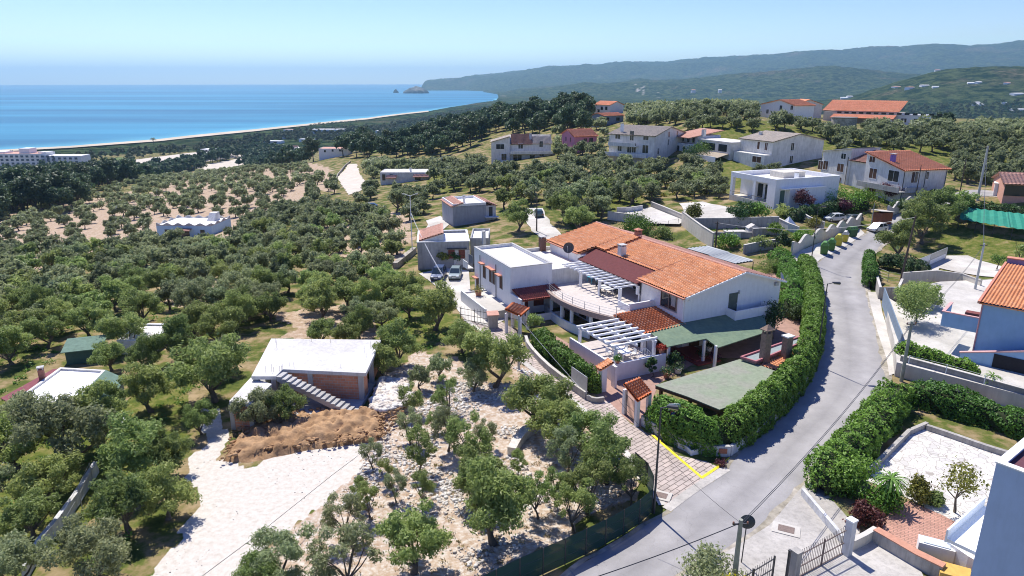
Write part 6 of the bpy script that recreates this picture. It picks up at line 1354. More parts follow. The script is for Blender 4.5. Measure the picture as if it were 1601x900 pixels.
RG = [([(-120,960),(-120,400),(0,396),(150,402),(230,378),(360,374),(430,332),(520,322),(600,345),(648,400),(640,440),(700,500),(722,528),(650,552),(610,590),(440,520),(330,600),(296,640),(288,740),(210,960)], 4.5, 1.95, 2.8, False, .42),
      ([(-120,400),(-120,335),(120,312),(330,268),(480,262),(530,290),(520,322),(430,332),(360,374),(230,378),(150,402)], 8.2, 1.5, 2.6, True, .45),
      ([(560,335),(600,292),(660,300),(720,300),(790,330),(880,362),(940,345),(1010,318),(1130,312),(1140,292),(1100,262),(950,258),(760,268),(690,264),(600,258),(570,262)], 4.9, 2.0, 3.2, True, .42),
      ([(1262,232),(1480,262),(1500,292),(1600,292),(1700,292),(1700,207),(1450,207),(1190,196),(1070,192),(1000,190),(1075,240),(1100,215),(1180,205)], 4.9, 2.1, 3.3, True, .45),
      ([(870,245),(870,185),(930,182),(1190,176),(1190,200),(1000,195),(960,245)], 5.0, 2.2, 3.2, True, .45),
      ([(600,300),(640,340),(650,400),(690,300)], 5.0, 1.8, 2.6, True, .4),
      ([(690,262),(760,255),(870,248),(960,256),(1080,256),(1200,264),(1262,264),(1262,232),(1190,205),(1060,198),(960,200),(935,215),(935,240),(860,240),(770,258)], 5.0, 1.8, 2.9, True, .42),
      ([(1140,292),(1262,300),(1262,262),(1100,262)], 4.6, 1.7, 2.5, True, .4)]
for k, (poly, sp, ra, rb, far, jt) in enumerate(RG):
    W = GG(poly) if far else [P(a, b, 0) if b > 500 else G(a, b) for a, b in poly]
    for x, y in scatter(W, sp, 20 + k, jt):
        r_ = rnd.uniform(ra, rb)
        if not free(x, y, r_ * .6) or rnd.random() < .05: continue
        if any(h_[3] == 'h' and (h_[0] - x) ** 2 + (h_[1] - y) ** 2 < (h_[2] + r_ * .55) ** 2 for h_ in OL[:len(HAND)]): continue
        OL.append((x, y, r_, 'g'))
for px, py, w in [(1402,385,62),(1440,360,70),(1470,335,60),(1425,345,50),(1500,325,44),(1432,478,66),(1120,225,40),(620,320,40),(1225,255,30),(810,345,56),(880,330,62),(905,345,60)]:
    q = G(px, py + w * .3); m_px = FPX / q.length; OL.append((q.x, q.y, w / m_px / 2, 'g'))
_zz = Znp(np.array([o[0] for o in OL]), np.array([o[1] for o in OL]))
KEEP = [(246,352,336,374),(12,190,590,662),(238,278,500,530),(495,547,228,252),(590,672,264,292),(-40,110,235,262),(766,866,212,262),(878,934,196,228),(950,1070,190,252),(1098,1268,196,262),(1186,1290,152,188),(1286,1450,158,192),(924,980,158,194),(1140,1305,262,326),(1265,1484,228,316),(1555,1640,280,306),(482,575,196,210),(24,88,272,288),(1303,1340,178,204),(700,778,292,350),(645,770,345,420),(527,566,252,300)]
def clear(px, py, w, yb):
    return not any(a - w * .2 < px < b + w * .2 and c < py < d - w * .05 and yb > c for a, b, c, d in KEEP)
items = []
for (x, y, r_, k), z in zip(OL, _zz):
    d = math.sqrt(x * x + y * y + (CAM_H - z) ** 2); px, py = proj(x, y, z + 2)
    vis = -60 < px < 1661 and py < 960
    if k != 'h' and not clear(px, py, 2 * r_ / d * FPX, py): continue
    items.append((r_ / d * (1 if vis else 0), x, y, z, r_, k, px, py, d))
items.sort(key=lambda t: -t[0])
ind, rest = items[:296], [t for t in items[296:] if t[0] > 0]
# landmarks for telling trees apart
LMK = [('the unfinished concrete house', 490, 600), ('the white gravel clearing', 420, 780), ('the farm shed', 110, 620), ('the small flat shed', 245, 515), ('the green garden hut', 137, 555), ('the scalloped wavy villa', 300, 355),
       ('the brown earth mound', 480, 670), ('the pale rubble heap', 615, 610), ('the lane gate', 740, 490), ('the two parked cars', 700, 425), ('the black lamp post', 1024, 740), ('the green mesh fence', 900, 850), ('the white boundary wall', 110, 790),
       ('the lane telephone pole', 808, 530), ('the white roofed house', 700, 390), ('the boxy grey house', 740, 325), ('the steep pale track', 550, 275), ('the lower left corner', 20, 880), ('the pine wood edge', 10, 400), ('the curved dry stone bank', 780, 690), ('the grove left edge', 10, 520),
       ('the white street lamp', 645, 370), ('the low pink-porched villa', 630, 275), ('the lone parked car', 842, 332), ('the white slab wing', 375, 620), ('the right hand olive bank', 1450, 350), ('the dense grove middle', 330, 450), ('the grove bare patches', 560, 400), ('the dense grove left side', 130, 450), ('the grove bright clump', 440, 480)]
def side(dx, dy):
    if abs(dx) > 1.6 * abs(dy): return 'right of' if dx > 0 else 'left of'
    if abs(dy) > 1.6 * abs(dx): return 'in front of' if dy > 0 else 'behind'
    return ('before and right of' if dx > 0 else 'before and left of') if dy > 0 else ('behind and right of' if dx > 0 else 'behind and left of')
ORD = ['nearest', 'second', 'third', 'fourth', 'fifth', 'sixth', 'seventh', 'eighth', 'ninth', 'tenth', 'eleventh', 'twelfth', 'thirteenth', 'fourteenth', 'fifteenth', 'sixteenth', 'seventeenth', 'eighteenth', 'nineteenth', 'twentieth']
buckets = {}
for n_, t in enumerate(ind):
    b = min(range(len(LMK)), key=lambda k: (LMK[k][1] - t[6]) ** 2 + (2.0 * (LMK[k][2] - t[7])) ** 2); dx, dy = t[6] - LMK[b][1], t[7] - LMK[b][2]
    buckets.setdefault((LMK[b][0], side(dx, dy)), []).append((dx * dx + dy * dy, n_))
LABEL = {}
for (lm, sd), l in buckets.items():
    for k, (_, n_) in enumerate(sorted(l)):
        t = ind[n_]; sz_ = 'big full' if t[4] > 2.7 else ('bushy' if t[4] > 2.1 else 'small')
        if len(l) == 1: LABEL[n_] = f'{sz_} olive tree {sd} {lm}'
        else: LABEL[n_] = f'{sz_} olive tree, {ORD[k] if k < 20 else str(k + 1) + "th"} {sd} {lm}'
for n_, (ap, x, y, z, r_, k, px, py, d) in enumerate(ind):
    sparse = (480 < px < 1000 and py > 600 and r_ < 2.4 and k == 'h')
    src = NEAR[6 + n_ % 4] if sparse else (NEAR[n_ % 6] if n_ < 110 else MID[n_ % 6]); s = r_ / (2.5 if not sparse else 2.3)
    o = place(src, (x, y, z), s, rnd.uniform(0, 6.28), sz=s * rnd.uniform(.9, 1.12) if s > .8 else s * 1.15)
    o.name = 'olive_tree'; tag(o, LABEL[n_], 'olive tree', 'olive trees of the groves')
for o in NEAR + MID:
    for c in list(o.children): bpy.data.objects.remove(c)
    bpy.data.objects.remove(o)
def merged(name, protos, items_, label, mats_, sc):
    Vs, Fs, Ls, Ms, off = [], [], [], [], 0; data = []
    for p in protos:
        me = p.data; v = np.empty(len(me.vertices) * 3, np.float32); me.vertices.foreach_get('co', v); f = np.empty(len(me.loops), np.int32); me.loops.foreach_get('vertex_index', f); l = np.empty(len(me.vertices), np.float32); me.attributes['lv'].data.foreach_get('value', l); mi = np.empty(len(me.polygons), np.int32); me.polygons.foreach_get('material_index', mi); data.append((v.reshape(-1, 3), f.reshape(-1, 4), l, mi))
    rs = np.random.RandomState(5)
    for n_, (x, y, z, s) in enumerate(items_):
        v, f, l, mi = data[n_ % len(data)]; a = rs.uniform(0, 6.28); ca, sa = math.cos(a), math.sin(a); q = v * s; w = np.empty_like(q); w[:, 0] = q[:, 0] * ca - q[:, 1] * sa + x; w[:, 1] = q[:, 0] * sa + q[:, 1] * ca + y; w[:, 2] = q[:, 2] + z
        Vs.append(w); Fs.append(f + off); off += len(v); Ls.append(np.clip(l * rs.uniform(.8, 1.1) + rs.uniform(-.12, .12), 0, 1)); Ms.append(mi)
    o = np_mesh(name, np.vstack(Vs), np.vstack(Fs), mats_, attrs={'lv': ('F', np.concatenate(Ls))}, mi=np.concatenate(Ms)); return tag(o, label, kind='stuff')
LOW = [make_tree('olive_tree', 200 + k, olive_l, bark, 2.1, 3.4, .5, 9, .5, 330, 1.15, .6, .2, parts=False, hollow=.45, nl=2) for k in range(5)]
near_rest = [t for t in rest if t[8] < 260]; far_rest = [t for t in rest if t[8] >= 260]
print('olives', len(items), 'rest', len(near_rest), len(far_rest))
if near_rest: merged('olive_grove', FAR, [(t[1], t[2], t[3], t[4] / 2.5) for t in near_rest], 'grey green olive grove covering the middle slopes', [olive_l, bark], 1)
if far_rest: merged('olive_grove', LOW, [(t[1], t[2], t[3], t[4] / 2.5) for t in far_rest], 'distant grey green olive groves on the hillside', [olive_l, bark], 1)
for o in FAR + LOW: bpy.data.objects.remove(o)
FLD = [GG(q) for q in ([(205,251),(300,239),(420,229),(432,236),(300,249),(215,259)], [(556,234),(640,215),(662,220),(580,240)], [(300,262),(380,247),(404,253),(330,268)], [(96,260),(190,246),(204,254),(120,268)], [(440,244),(480,236),(492,243),(452,252)])]
for k, q in enumerate(FLD): tag(drape('field', q, .6, [mat('pale_dirt', (0, 0, 0)), mat('crop_green', (.12, .17, .05), 1, .2, .05)][k % 2], 14), 'open ' + ['pale bare', 'green'][k % 2] + ' field on the coastal flat', kind='structure')
def nofld(x, y): return not any(inpoly(np.array([x]), np.array([y]), q)[0] for q in FLD)
# pines and dark woods between the groves and the sea
PW = [([(-120,345),(-120,288),(0,290),(60,300),(150,300),(200,290),(260,278),(350,262),(450,258),(500,262),(560,248),(560,236),(500,250),(440,240),(380,236),(340,245),(250,266),(150,268),(70,272),(0,278),(-120,280)], 9, .8, 1.3),
      ([(560,250),(700,245),(770,212),(880,218),(950,210),(930,188),(860,172),(800,168),(730,178),(650,196),(600,215),(560,230)], 8.5, .75, 1.15),
      ([(-120,330),(-120,345),(0,350),(20,340),(130,330),(150,305),(60,300)], 8, .9, 1.4),
      ([(380,262),(460,258),(450,245),(400,240)], 9, .9, 1.2)]
PL = []
for k, (poly, sp, a, b) in enumerate(PW):
    for x, y in scatter(GG(poly), sp, 70 + k, .45):
        if free(x, y, 4) and nofld(x, y): PL.append((x, y, rnd.uniform(a, b)))
for px in range(1010, 1560, 42): 
    if 1190 < px < 1470: continue
    q = G(px + rnd.uniform(-12, 12), 172); PL.append((q.x, q.y, rnd.uniform(.45, .8)))
for px, py, s in [(870,175,1.0),(885,178,.9),(1057,166,.8),(1070,168,.7),(1142,163,.9),(985,172,.6),(1465,195,.5),(1480,198,.6),(1300,192,.6),(60,335,1.5),(75,320,1.3),(20,330,1.3),(40,310,1.1),(100,330,1.0),(415,243,1.2),(430,240,1.2),(745,215,1.1),(735,205,1.1),(815,185,1.0),(850,180,1.0)]:
    q = G(px, py); PL.append((q.x, q.y, s))
_pz = Znp(np.array([p[0] for p in PL]), np.array([p[1] for p in PL]))
pit = sorted([(s / math.hypot(x, y), x, y, z, s) for (x, y, s), z in zip(PL, _pz)], key=lambda t: -t[0]); pit = [t for t in pit if -50 < proj(t[1], t[2], t[3])[0] < 1650 and clear(*proj(t[1], t[2], t[3] + 5 * t[4]), 7 * t[0] * FPX, 900)]
NP = 150
PLM = [('the seaside hotel', 40, 255), ('the low white bungalow', 55, 290), ('the sandy car park', 120, 285), ('the white cottage', 520, 240), ('the pale ridge cottage', 955, 185), ('the hillside house', 800, 220), ('the pink house', 905, 205), ('the hilltop barn', 1345, 170), ('the left edge', 0, 320), ('the dark grove edge', 250, 275), ('the track top', 570, 240), ('the hill crest', 830, 165), ('the right end of the ridge', 1540, 195), ('the far ridge line', 1080, 168), ('the coast behind the palms', 430, 235), ('the middle of the woods', 660, 220), ('the wood above the double house', 730, 195)]
bk = {}
for n_, t in enumerate(pit[:NP]):
    px, py = proj(t[1], t[2], t[3]); b = min(range(len(PLM)), key=lambda k: (PLM[k][1] - px) ** 2 + (2 * (PLM[k][2] - py)) ** 2); dx, dy = px - PLM[b][1], py - PLM[b][2]; bk.setdefault((PLM[b][0], side(dx, dy)), []).append((dx * dx + dy * dy, n_))
for (lm, sd), l in bk.items():
    for k, (_, n_) in enumerate(sorted(l)):
        t = pit[n_]; o = place(PINE[n_ % 4], (t[1], t[2], t[3]), t[4], rnd.uniform(0, 6.28)); o.name = 'pine_tree'; tag(o, f'dark pine {sd} {lm}' if len(l) == 1 else f'dark pine, {ORD[k] if k < 20 else str(k + 1) + "th"} {sd} {lm}', 'pine tree', 'dark pines above the coast')
LOWP = [make_tree('pine_tree', 300 + k, pine_l, bark, 3.7, 8.6, 1.4, 14, .45, 560, 1.9, 1.1, .3, parts=False, hollow=.35, nl=2, up=.6) for k in range(4)]
if pit[NP:]: merged('pine_wood', LOWP, [(t[1], t[2], t[3], t[4]) for t in pit[NP:]], 'dark pine and holm oak woods above the coast', [pine_l, bark], 1)
# low coastal woods, a thinner green mass behind the beach
CW = []
for x, y in np.vstack([scatter(GG([(-100,262),(60,262),(250,258),(380,232),(470,222),(560,222),(640,200),(700,185),(660,188),(560,200),(420,212),(300,232),(120,245),(-100,252)]), 12.5, 91, .48), scatter(GG([(560,222),(640,205),(760,188),(820,175),(770,168),(700,178),(640,190)]), 11, 92, .48)]):
    if nofld(x, y) and vnoise(x * .012, y * .012) > .3: CW.append((x, y, Z(x, y), rnd.uniform(.4, .95)))
merged('coastal_wood', LOWP, CW, 'broken line of low coastal trees behind the beach', [leaf_mat('coastal_leaves', (.06, .10, .05), (.16, .20, .09), None, .3), bark], 1)
VW = []
for x, y in scatter([P(a, b, -30) for a, b in [(1130,168),(1700,215),(1700,160),(1350,153),(1000,152),(880,158)]], 17, 95, .5):
    if math.hypot(x, y) < 2600: VW.append((x, y, Z(x, y), rnd.uniform(.5, 1.1)))
print('pines', len(pit), 'coast', len(CW), 'valley', len(VW))
merged('valley_wood', LOWP, VW[:1500], 'scrub and orchard trees across the valley floor', [MATS['coastal_leaves'], bark], 1)
for o in PINE + LOWP: bpy.data.objects.remove(o)
# palms behind the beach
def palm(name, label, x, y, z, h, seed, m=None, fw=.16, fr_n=16, fl=2.2, group=None, trunk_r=.2):
    rs = np.random.RandomState(seed); root = thing(name, label, 'palm tree', (x, y, z), group); mb = MB(); mb.tube([(x, y, z - .5), (x + .1, y, z + h * .5), (x, y, z + h)], [trunk_r * 1.2, trunk_r, trunk_r * .8], 7); mb.build('trunk', bark, root)
    V, F = [], []
    for k in range(fr_n):
        a = 2 * math.pi * k / fr_n + rs.uniform(-.2, .2); up = rs.uniform(-.1, .8); L_ = fl * rs.uniform(.8, 1.15); pts = []
        for i in range(6):
            t = i / 5; pts.append((x + math.cos(a) * L_ * t * math.cos(up * .5), y + math.sin(a) * L_ * t * math.cos(up * .5), z + h + L_ * (up * t - .75 * t * t)))
        for i in range(5):
            for sg in (-1, 1):
                w = fl * fw * (1 - abs(i - 1.8) / 4.5); n = len(V); d = Vector((-math.sin(a), math.cos(a), 0)) * w * sg; V += [pts[i], pts[i + 1], tuple(Vector(pts[i + 1]) + d + Vector((0, 0, -w * .5))), tuple(Vector(pts[i]) + d * .8 + Vector((0, 0, -w * .5)))]; F.append((n, n + 1, n + 2, n + 3))
    np_mesh('fronds', V, F, m or pine_l, parent=root, origin=root['_o'], attrs={'lv': ('F', np.repeat(rs.rand(len(V) // 4), 4))}); return root
for k, (px, py) in enumerate([(500,196),(506,197),(513,196),(520,195),(527,195),(534,194),(541,194),(548,193),(556,192),(493,198),(241,226),(487,199)]):
    q = G(px, py + 3); palm('palm_tree', 'single tall palm standing alone behind the beach' if px == 241 else ORD[k].replace('nearest', 'first') + ' palm in the row behind the beach', q.x, q.y, q.z, 11 if px == 241 else 9, 5 + k, fl=4.5, group=None if px == 241 else 'palms behind the beach', trunk_r=.3)

# hedges and shrubs
def hedge(name, label, pts, w, h, z=0.0, m=None, dens=150, ln=.24, wd_=.13, seed=1, cat='hedge', lump=.28, zf=None):
    m = m or hedge_l; rs = np.random.RandomState(seed); pts = smooth([Vector((p[0], p[1], 0)) for p in pts], 2); L_ = sum((b - a).length for a, b in zip(pts, pts[1:])); n = max(4, int(L_ / .45)); q = resample(pts, n); root = thing(name, label, cat, (q[n // 2].x, q[n // 2].y, z))
    prof = [(-.5, 0), (-.52, .5), (-.45, .85), (-.2, 1.0), (.2, 1.0), (.45, .85), (.52, .5), (.5, 0)]; V = []; tang = []
    for i, p in enumerate(q):
        d = (q[min(i + 1, n - 1)] - q[max(i - 1, 0)]).normalized(); nr_ = Vector((-d.y, d.x, 0)); hh = min(1, .35 + .3 * min(i, n - 1 - i)) * h * (1 + .10 * (vnoise(i * .23, seed * 3.1) - .5) * 2 + .05 * (vnoise(i * .9, 7.7 + seed) - .5)); ww = min(1, .3 + .35 * min(i, n - 1 - i)) * w * (1 + .25 * (vnoise(i * .3, seed + 20.5) - .5)); z0 = Z(p.x, p.y) if zf else z
        for a, b in prof: V.append((p.x + nr_.x * a * ww, p.y + nr_.y * a * ww, z0 + b * hh))
    V = np.array(V); k = len(prof); F = [(i * k + j, (i + 1) * k + j, (i + 1) * k + j + 1, i * k + j + 1) for i in range(n - 1) for j in range(k - 1)]
    F = np.array(F)
    A, B, C, D = V[F[:, 0]], V[F[:, 1]], V[F[:, 2]], V[F[:, 3]]; nr2 = np.cross(B - A, D - A); ar = np.linalg.norm(nr2, axis=1); nr2 = nr2 / (ar[:, None] + 1e-9)
    cen = np.repeat(V.reshape(n, k, 3).mean(1), k, 0)[F[:, 0]]; sg = np.sign(((A - cen) * nr2).sum(1)); nr2 *= sg[:, None]
    N_ = int(ar.sum() * dens); idx = rs.choice(len(F), N_, p=ar / ar.sum()); u, v = rs.rand(N_, 1), rs.rand(N_, 1)
    Pp = A[idx] * (1 - u) * (1 - v) + B[idx] * u * (1 - v) + C[idx] * u * v + D[idx] * (1 - u) * v
    bmp = np.array([1.0]) * (vnoise(Pp[:, 0] * 1.7 + Pp[:, 2] * 1.3, Pp[:, 1] * 1.7 - Pp[:, 2]) - .5) * lump * 2; Pp = Pp + nr2[idx] * (bmp + rs.normal(0, .06, N_))[:, None]
    Vq = leaf_quads(rs, Pp, nr2[idx], ln, wd_, .25, .7); lv = np.repeat(np.clip(rs.rand(N_) * .85 + .15 * vnoise(Pp[:, 0] * .7, Pp[:, 1] * .7), 0, 1), 4)
    # a dark core a little inside the leaf shell
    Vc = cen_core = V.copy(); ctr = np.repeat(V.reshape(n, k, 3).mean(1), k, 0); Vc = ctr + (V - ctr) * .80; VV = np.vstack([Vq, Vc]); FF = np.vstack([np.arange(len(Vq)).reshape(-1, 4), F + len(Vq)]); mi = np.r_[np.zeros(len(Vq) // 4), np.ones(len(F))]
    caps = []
    o = np_mesh('foliage', VV, FF, [m, mat('hedge_core', (.03, .04, .015), 1, .4, 6)], attrs={'lv': ('F', np.r_[lv, np.zeros(len(Vc))])}, mi=mi, parent=root, origin=root['_o']); return root
def shrub(name, label, x, y, z, r_, h, m, seed, n=1500, ln=.22, wd_=.12, trunk=False, cat='shrub', z0=.05, nb=9, rb=.5, r0=.06):
    o = make_tree(name, seed, m, bark, r_, h - z0, z0, nb, rb, n, ln, wd_, r0, parts=True, hollow=.35, flat=.85, nl=6 if trunk else 3); o.location = (x, y, z); return tag(o, label, cat)
def at(px, py, z=None): return P(px, py, z) if z is not None else G(px, py)
def off(pts, d):
    pts = [Vector((p[0], p[1], 0)) for p in pts]; out = []
    for i, p in enumerate(pts):
        t = (pts[min(i + 1, len(pts) - 1)] - pts[max(i - 1, 0)]).normalized(); out.append(p + Vector((-t.y, t.x, 0)) * d)
    return out
VW_ = PP([(1003,664),(1060,700),(1108,712),(1141,713)]) ; VW2 = PP([(1141,713),(1200,671),(1256,611),(1279,560),(1282,505),(1276,450),(1262,424)])
hedge('hedge', 'tall clipped green hedge round the outside of the bend on its low white wall', off(VW2, .8)[0:], 2.0, 3.1, m=hedge_l, dens=170, seed=3)
hedge('hedge', 'loose dark green hedge behind the street signs from gate porch to corner', off(VW_, .9), 1.8, 2.95, m=hedge_l, dens=170, seed=4, lump=.4)
hedge('hedge', 'clipped hedge with orange flowers along the paved lane below the curved terrace', off(PP([(826,540),(852,570),(886,596),(916,616)]), 1.0), 1.5, 2.3, seed=5)
hedge('hedge', 'short block of bright hedge between fence and gate pillar', PP([(920,612),(938,612)]), 1.4, 2.9, seed=6, m=lime_l if False else hedge_l)
hedge('hedge', 'overgrown green hedge along the right side of the road', PP([(1282,775),(1322,722),(1376,662),(1404,628)]), 2.4, 2.3, seed=7, lump=.5, dens=130)
hedge('hedge', 'overgrown green hedge below the grey retaining wall', PP([(1412,622),(1470,640),(1530,655),(1620,690)]), 2.4, 1.9, seed=8, lump=.55, dens=130)
hedge('hedge', 'yellow green hedge on top of the grey retaining wall', PP([(1404,545),(1420,556),(1470,572),(1530,588)], 1.5), 1.3, 1.2, z=1.5, seed=9, m=lime_l, dens=130)
hedge('hedge', 'narrow clipped hedge standing at the inner edge of the bend', GG([(1359,452),(1358,428),(1357,410)]), 1.4, 2.2, z=0.2, seed=10)
hedge('hedge', 'row of dark round bushes in front of the checkered gate', GG([(1372,418),(1400,420),(1425,430),(1446,440)]), 2.2, 1.8, z=.3, seed=11, m=dark_l, lump=.5)
hedge('hedge', 'high dark hedge behind the green shade net', GG([(1500,330),(1540,334),(1600,342),(1680,352)]), 3.5, 3.8, z=2, seed=12, m=dark_l, lump=.7, dens=80, ln=.35, wd_=.2)
hedge('hedge', 'bright clipped hedge at the right end of the red roofed house', GG([(1443,312),(1470,306),(1496,303)]), 2.5, 1.8, z=4.8, seed=13, m=lime_l, dens=80, ln=.3, wd_=.18)
hedge('hedge', 'lush bushes along the garden path behind the villa', GG([(1236,500),(1240,470),(1236,440),(1222,415),(1215,398)]), 2.6, 2.2, z=.1, seed=14, m=hedge_l, lump=.7)
hedge('hedge', 'dark garden hedge between the modern villa and the parked cars', GG([(1235,345),(1275,338),(1320,330),(1355,326)]), 2.4, 2.0, z=3.0, seed=15, m=dark_l, lump=.6, dens=80, ln=.3, wd_=.18)
SHR = [('b', 'pale olive bush on the terraced plots left of the pale buttressed wall', 1035, 372, None, 1.8, 1.7, olive_g, 1300, False, 'bush'), ('b', 'round dark bush in front of the red roofed house parasol', 1455, 322, None, 2.0, 2.0, dark_l, 1200, False, 'bush'), ('b', 'lime hedge bush between the two plum trees', 1350, 318, None, 2.8, 2.4, lime_l, 2000, False, 'bush'), ('b', 'shaggy shrub below the modern villa terrace', 1225, 338, None, 1.8, 1.8, olive_g, 1200, False, 'bush'), ('b', 'green creeper mass on the garden wall above the bins', 1250, 378, None, 1.8, 1.8, hedge_l, 1500, False, 'bush'), ('b', 'bright green bush beside the pink house', 880, 236, None, 3.4, 3.6, lime_l, 1500, False, 'bush'), ('b', 'dark bush right of the large three storey house', 1082, 252, None, 4, 3.6, dark_l, 1500, False, 'bush'), ('b', 'bright bush in front of the dark bush by the three storey house', 1095, 240, None, 3, 2.6, lime_l, 1200, False, 'bush'),
       ('b', 'leafy shrub in the villa back garden near the canopy', 1205, 425, None, 1.6, 1.7, olive_g, 1400, False, 'bush'), ('b', 'tangle of shrubs along the inside of the tall hedge', 1246, 500, 0, 1.4, 2.0, dark_l, 1600, False, 'bush'),
       ('bush', 'dark glossy magnolia tree at the villa gable corner', 1208, 530, 0, 1.9, 4.2, dark_l, 2600, True, 'tree'), ('bush', 'broad laurel tree inside the blue patio wall', 1432, 505, 1.5, 2.3, 4.6, olive_g, 5200, True, 'tree'),
       ('bush', 'small bright lime bush beside the modern villa', 1310, 324, None, 4.2, 3.0, lime_l, 3000, False, 'bush'), ('bush', 'purple leaved plum tree against the modern villa wall', 1258, 334, None, 2.0, 4.2, purple_l, 1500, True, 'tree'),
       ('bush', 'purple plum tree over the two cars', 1318, 338, None, 1.7, 3.2, purple_l, 1300, True, 'tree'), ('bush', 'purple plum tree in front of the red roofed house balcony', 1385, 312, None, 2.2, 3.6, purple_l, 1500, True, 'tree'), ('bush', 'second purple plum tree right of the balcony one', 1412, 315, None, 1.8, 3.2, purple_l, 1200, True, 'tree'),
       ('bush', 'dark round tree in front of the modern villa', 1153, 352, None, 2.2, 4.2, dark_l, 2600, True, 'tree'), ('bush', 'fresh green tree right of the dark round one', 1186, 348, None, 2.0, 3.6, hedge_l, 2200, True, 'tree'), ('bush', 'brownish magnolia beside the pale raised terrace', 1082, 350, None, 1.9, 3.4, yel_l, 2000, True, 'tree'),
       ('bush', 'green thicket at the back of the terraced walls', 1000, 362, None, 3.4, 2.3, hedge_l, 3000, False, 'bush'), ('bush', 'small citrus tree behind the left parked car', 690, 418, None, 1.3, 2.9, yel_l, 1500, True, 'tree'), ('bush', 'dark citrus tree behind the right parked car', 715, 416, None, 1.3, 2.8, dark_l, 1500, True, 'tree'),
       ('bush', 'low red brown bush by the iron gate pillar', 1354, 822, 0, 1.0, 1.3, red_l, 1700, False, 'bush'), ('bush', 'sprawling bush in the lower garden corner', 1320, 760, 0, 2.1, 2.6, hedge_l, 3400, False, 'bush'), ('bush', 'soft feathery bush below the yucca', 1368, 790, 0, 1.5, 1.4, lime_l, 2000, False, 'bush'), ('bush', 'yellowish bush at the end of the brick patio', 1428, 780, 0, 1.0, 1.5, yel_l, 1400, False, 'bush'),
       ('bush', 'rounded green bush edging the white stone patio', 1460, 790, 0, .7, .9, olive_g, 900, False, 'bush'), ('bush', 'young loquat tree with bare lower branches in the stone patio', 1492, 800, .1, 1.6, 3.4, yel_l, 800, True, 'tree'), ('bush', 'small potted bush on the lane planter', 1101, 690, 0, .7, 1.6, olive_l, 500, True, 'bush'),
       ('bush', 'climbing bush with pale flowers beside the gate porch', 832, 520, 0, .9, 2.6, olive_g, 1200, False, 'bush'), ('bush', 'young fruit tree on the lawn', 1558, 422, None, 1.3, 2.4, hedge_l, 700, True, 'tree'), ('bush', 'slender young tree at the right end of the lawn', 1592, 415, None, .8, 3.4, olive_g, 300, True, 'tree'),
       ('bush', 'yellow green bush left of the telephone pole', 1140, 385, None, 1.9, 1.8, lime_l, 1500, False, 'bush'), ('bush', 'spreading green bush right of the telephone pole', 1185, 388, None, 1.8, 1.7, olive_g, 1500, False, 'bush'), ('bush', 'bright sapling by the terraced walls', 1212, 372, None, 1.4, 2.6, lime_l, 900, True, 'tree'),
       ('bush', 'dark conical bush at the head of the garden path', 1222, 392, None, 1.2, 3.2, dark_l, 1500, False, 'bush'), ('bush', 'fern like plants in the villa entrance', 1052, 575, 0, .9, 1.8, dark_l, 1100, False, 'bush'), ('bush', 'flowering climber on the white terrace wall end', 1018, 590, 0, .6, 2.4, dark_l, 900, False, 'bush'),
       ('bush', 'grey green bush by the concrete steps', 1268, 352, None, 1.6, 1.4, yel_l, 900, False, 'bush'), ('bush', 'olive bush leaning over the road shelter', 1400, 330, None, 2.0, 2.4, dark_l, 1200, False, 'bush'), ('bush', 'scrub at the foot of the concrete utility pole', 1120, 905, 0, 2.0, 1.1, olive_l, 2200, False, 'bush'),
       ('bush', 'yellow flowering broom at the bottom edge', 1150, 935, 0, 1.0, 1.3, broom_l, 1400, False, 'bush'), ('bush', 'round bush behind the tiled wall coping', 1248, 440, None, 1.5, 1.9, hedge_l, 1500, False, 'bush'), ('bush', 'red tinged shrub by the back garden dish', 1226, 470, None, 1.2, 1.7, red_l, 900, False, 'bush')]
for k, (nm, lb, px, py, z_, r_, h_, m_, n_, tr_, ct) in enumerate(SHR):
    q = at(px, py, z_); shrub('shrub' if ct == 'bush' else 'garden_tree', lb, q.x, q.y, q.z, r_, h_, m_, 400 + k, n=n_, trunk=tr_, cat=ct, z0=.9 if tr_ else .05, r0=.09 if tr_ else .05, ln=.22 if py > 420 else .34, wd_=.13 if py > 420 else .2)
# loose ground cover
def tufts(name, label, polys, sp, m, hgt, n_l, seed, ln, wd_, far=False, chance=1.0):
    rs = np.random.RandomState(seed); P_ = []
    for poly in polys:
        for x, y in scatter(GG(poly) if far else PP(poly), sp, seed, .5):
            if free(x, y, .6) and rs.rand() < chance * (vnoise(x * .12, y * .12) > .38): P_.append((x, y))
    P_ = np.array(P_); zz = Znp(P_[:, 0], P_[:, 1]); base = np.column_stack([P_, zz]); N_ = len(base) * n_l; idx = np.repeat(np.arange(len(base)), n_l); d = rs.normal(0, 1, (N_, 3)); d[:, 2] = np.abs(d[:, 2]); d /= np.linalg.norm(d, axis=1)[:, None]; s_ = rs.uniform(.4, 1.3, len(base))[idx]
    Pp = base[idx] + d * (rs.uniform(.2, 1, N_) * hgt * s_)[:, None] * np.array([1.4, 1.4, .9]); V = leaf_quads(rs, Pp, d, ln, wd_, .2, .8); o = np_mesh(name, V, np.arange(len(V)).reshape(-1, 4), m, attrs={'lv': ('F', np.repeat(np.clip(rs.rand(N_) * .7 + .3 * rs.rand(len(base))[idx], 0, 1), 4))}); return tag(o, label, kind='stuff')
LEFTP = [(-100,960),(-100,520),(300,480),(600,440),(700,500),(725,530),(650,560),(600,560),(440,510),(330,560),(296,640),(286,740),(205,960)]
tufts('undergrowth', 'low green undergrowth between the near olive trees', [LEFTP], 1.5, hedge_l, .5, 22, 11, .3, .12, chance=.75)
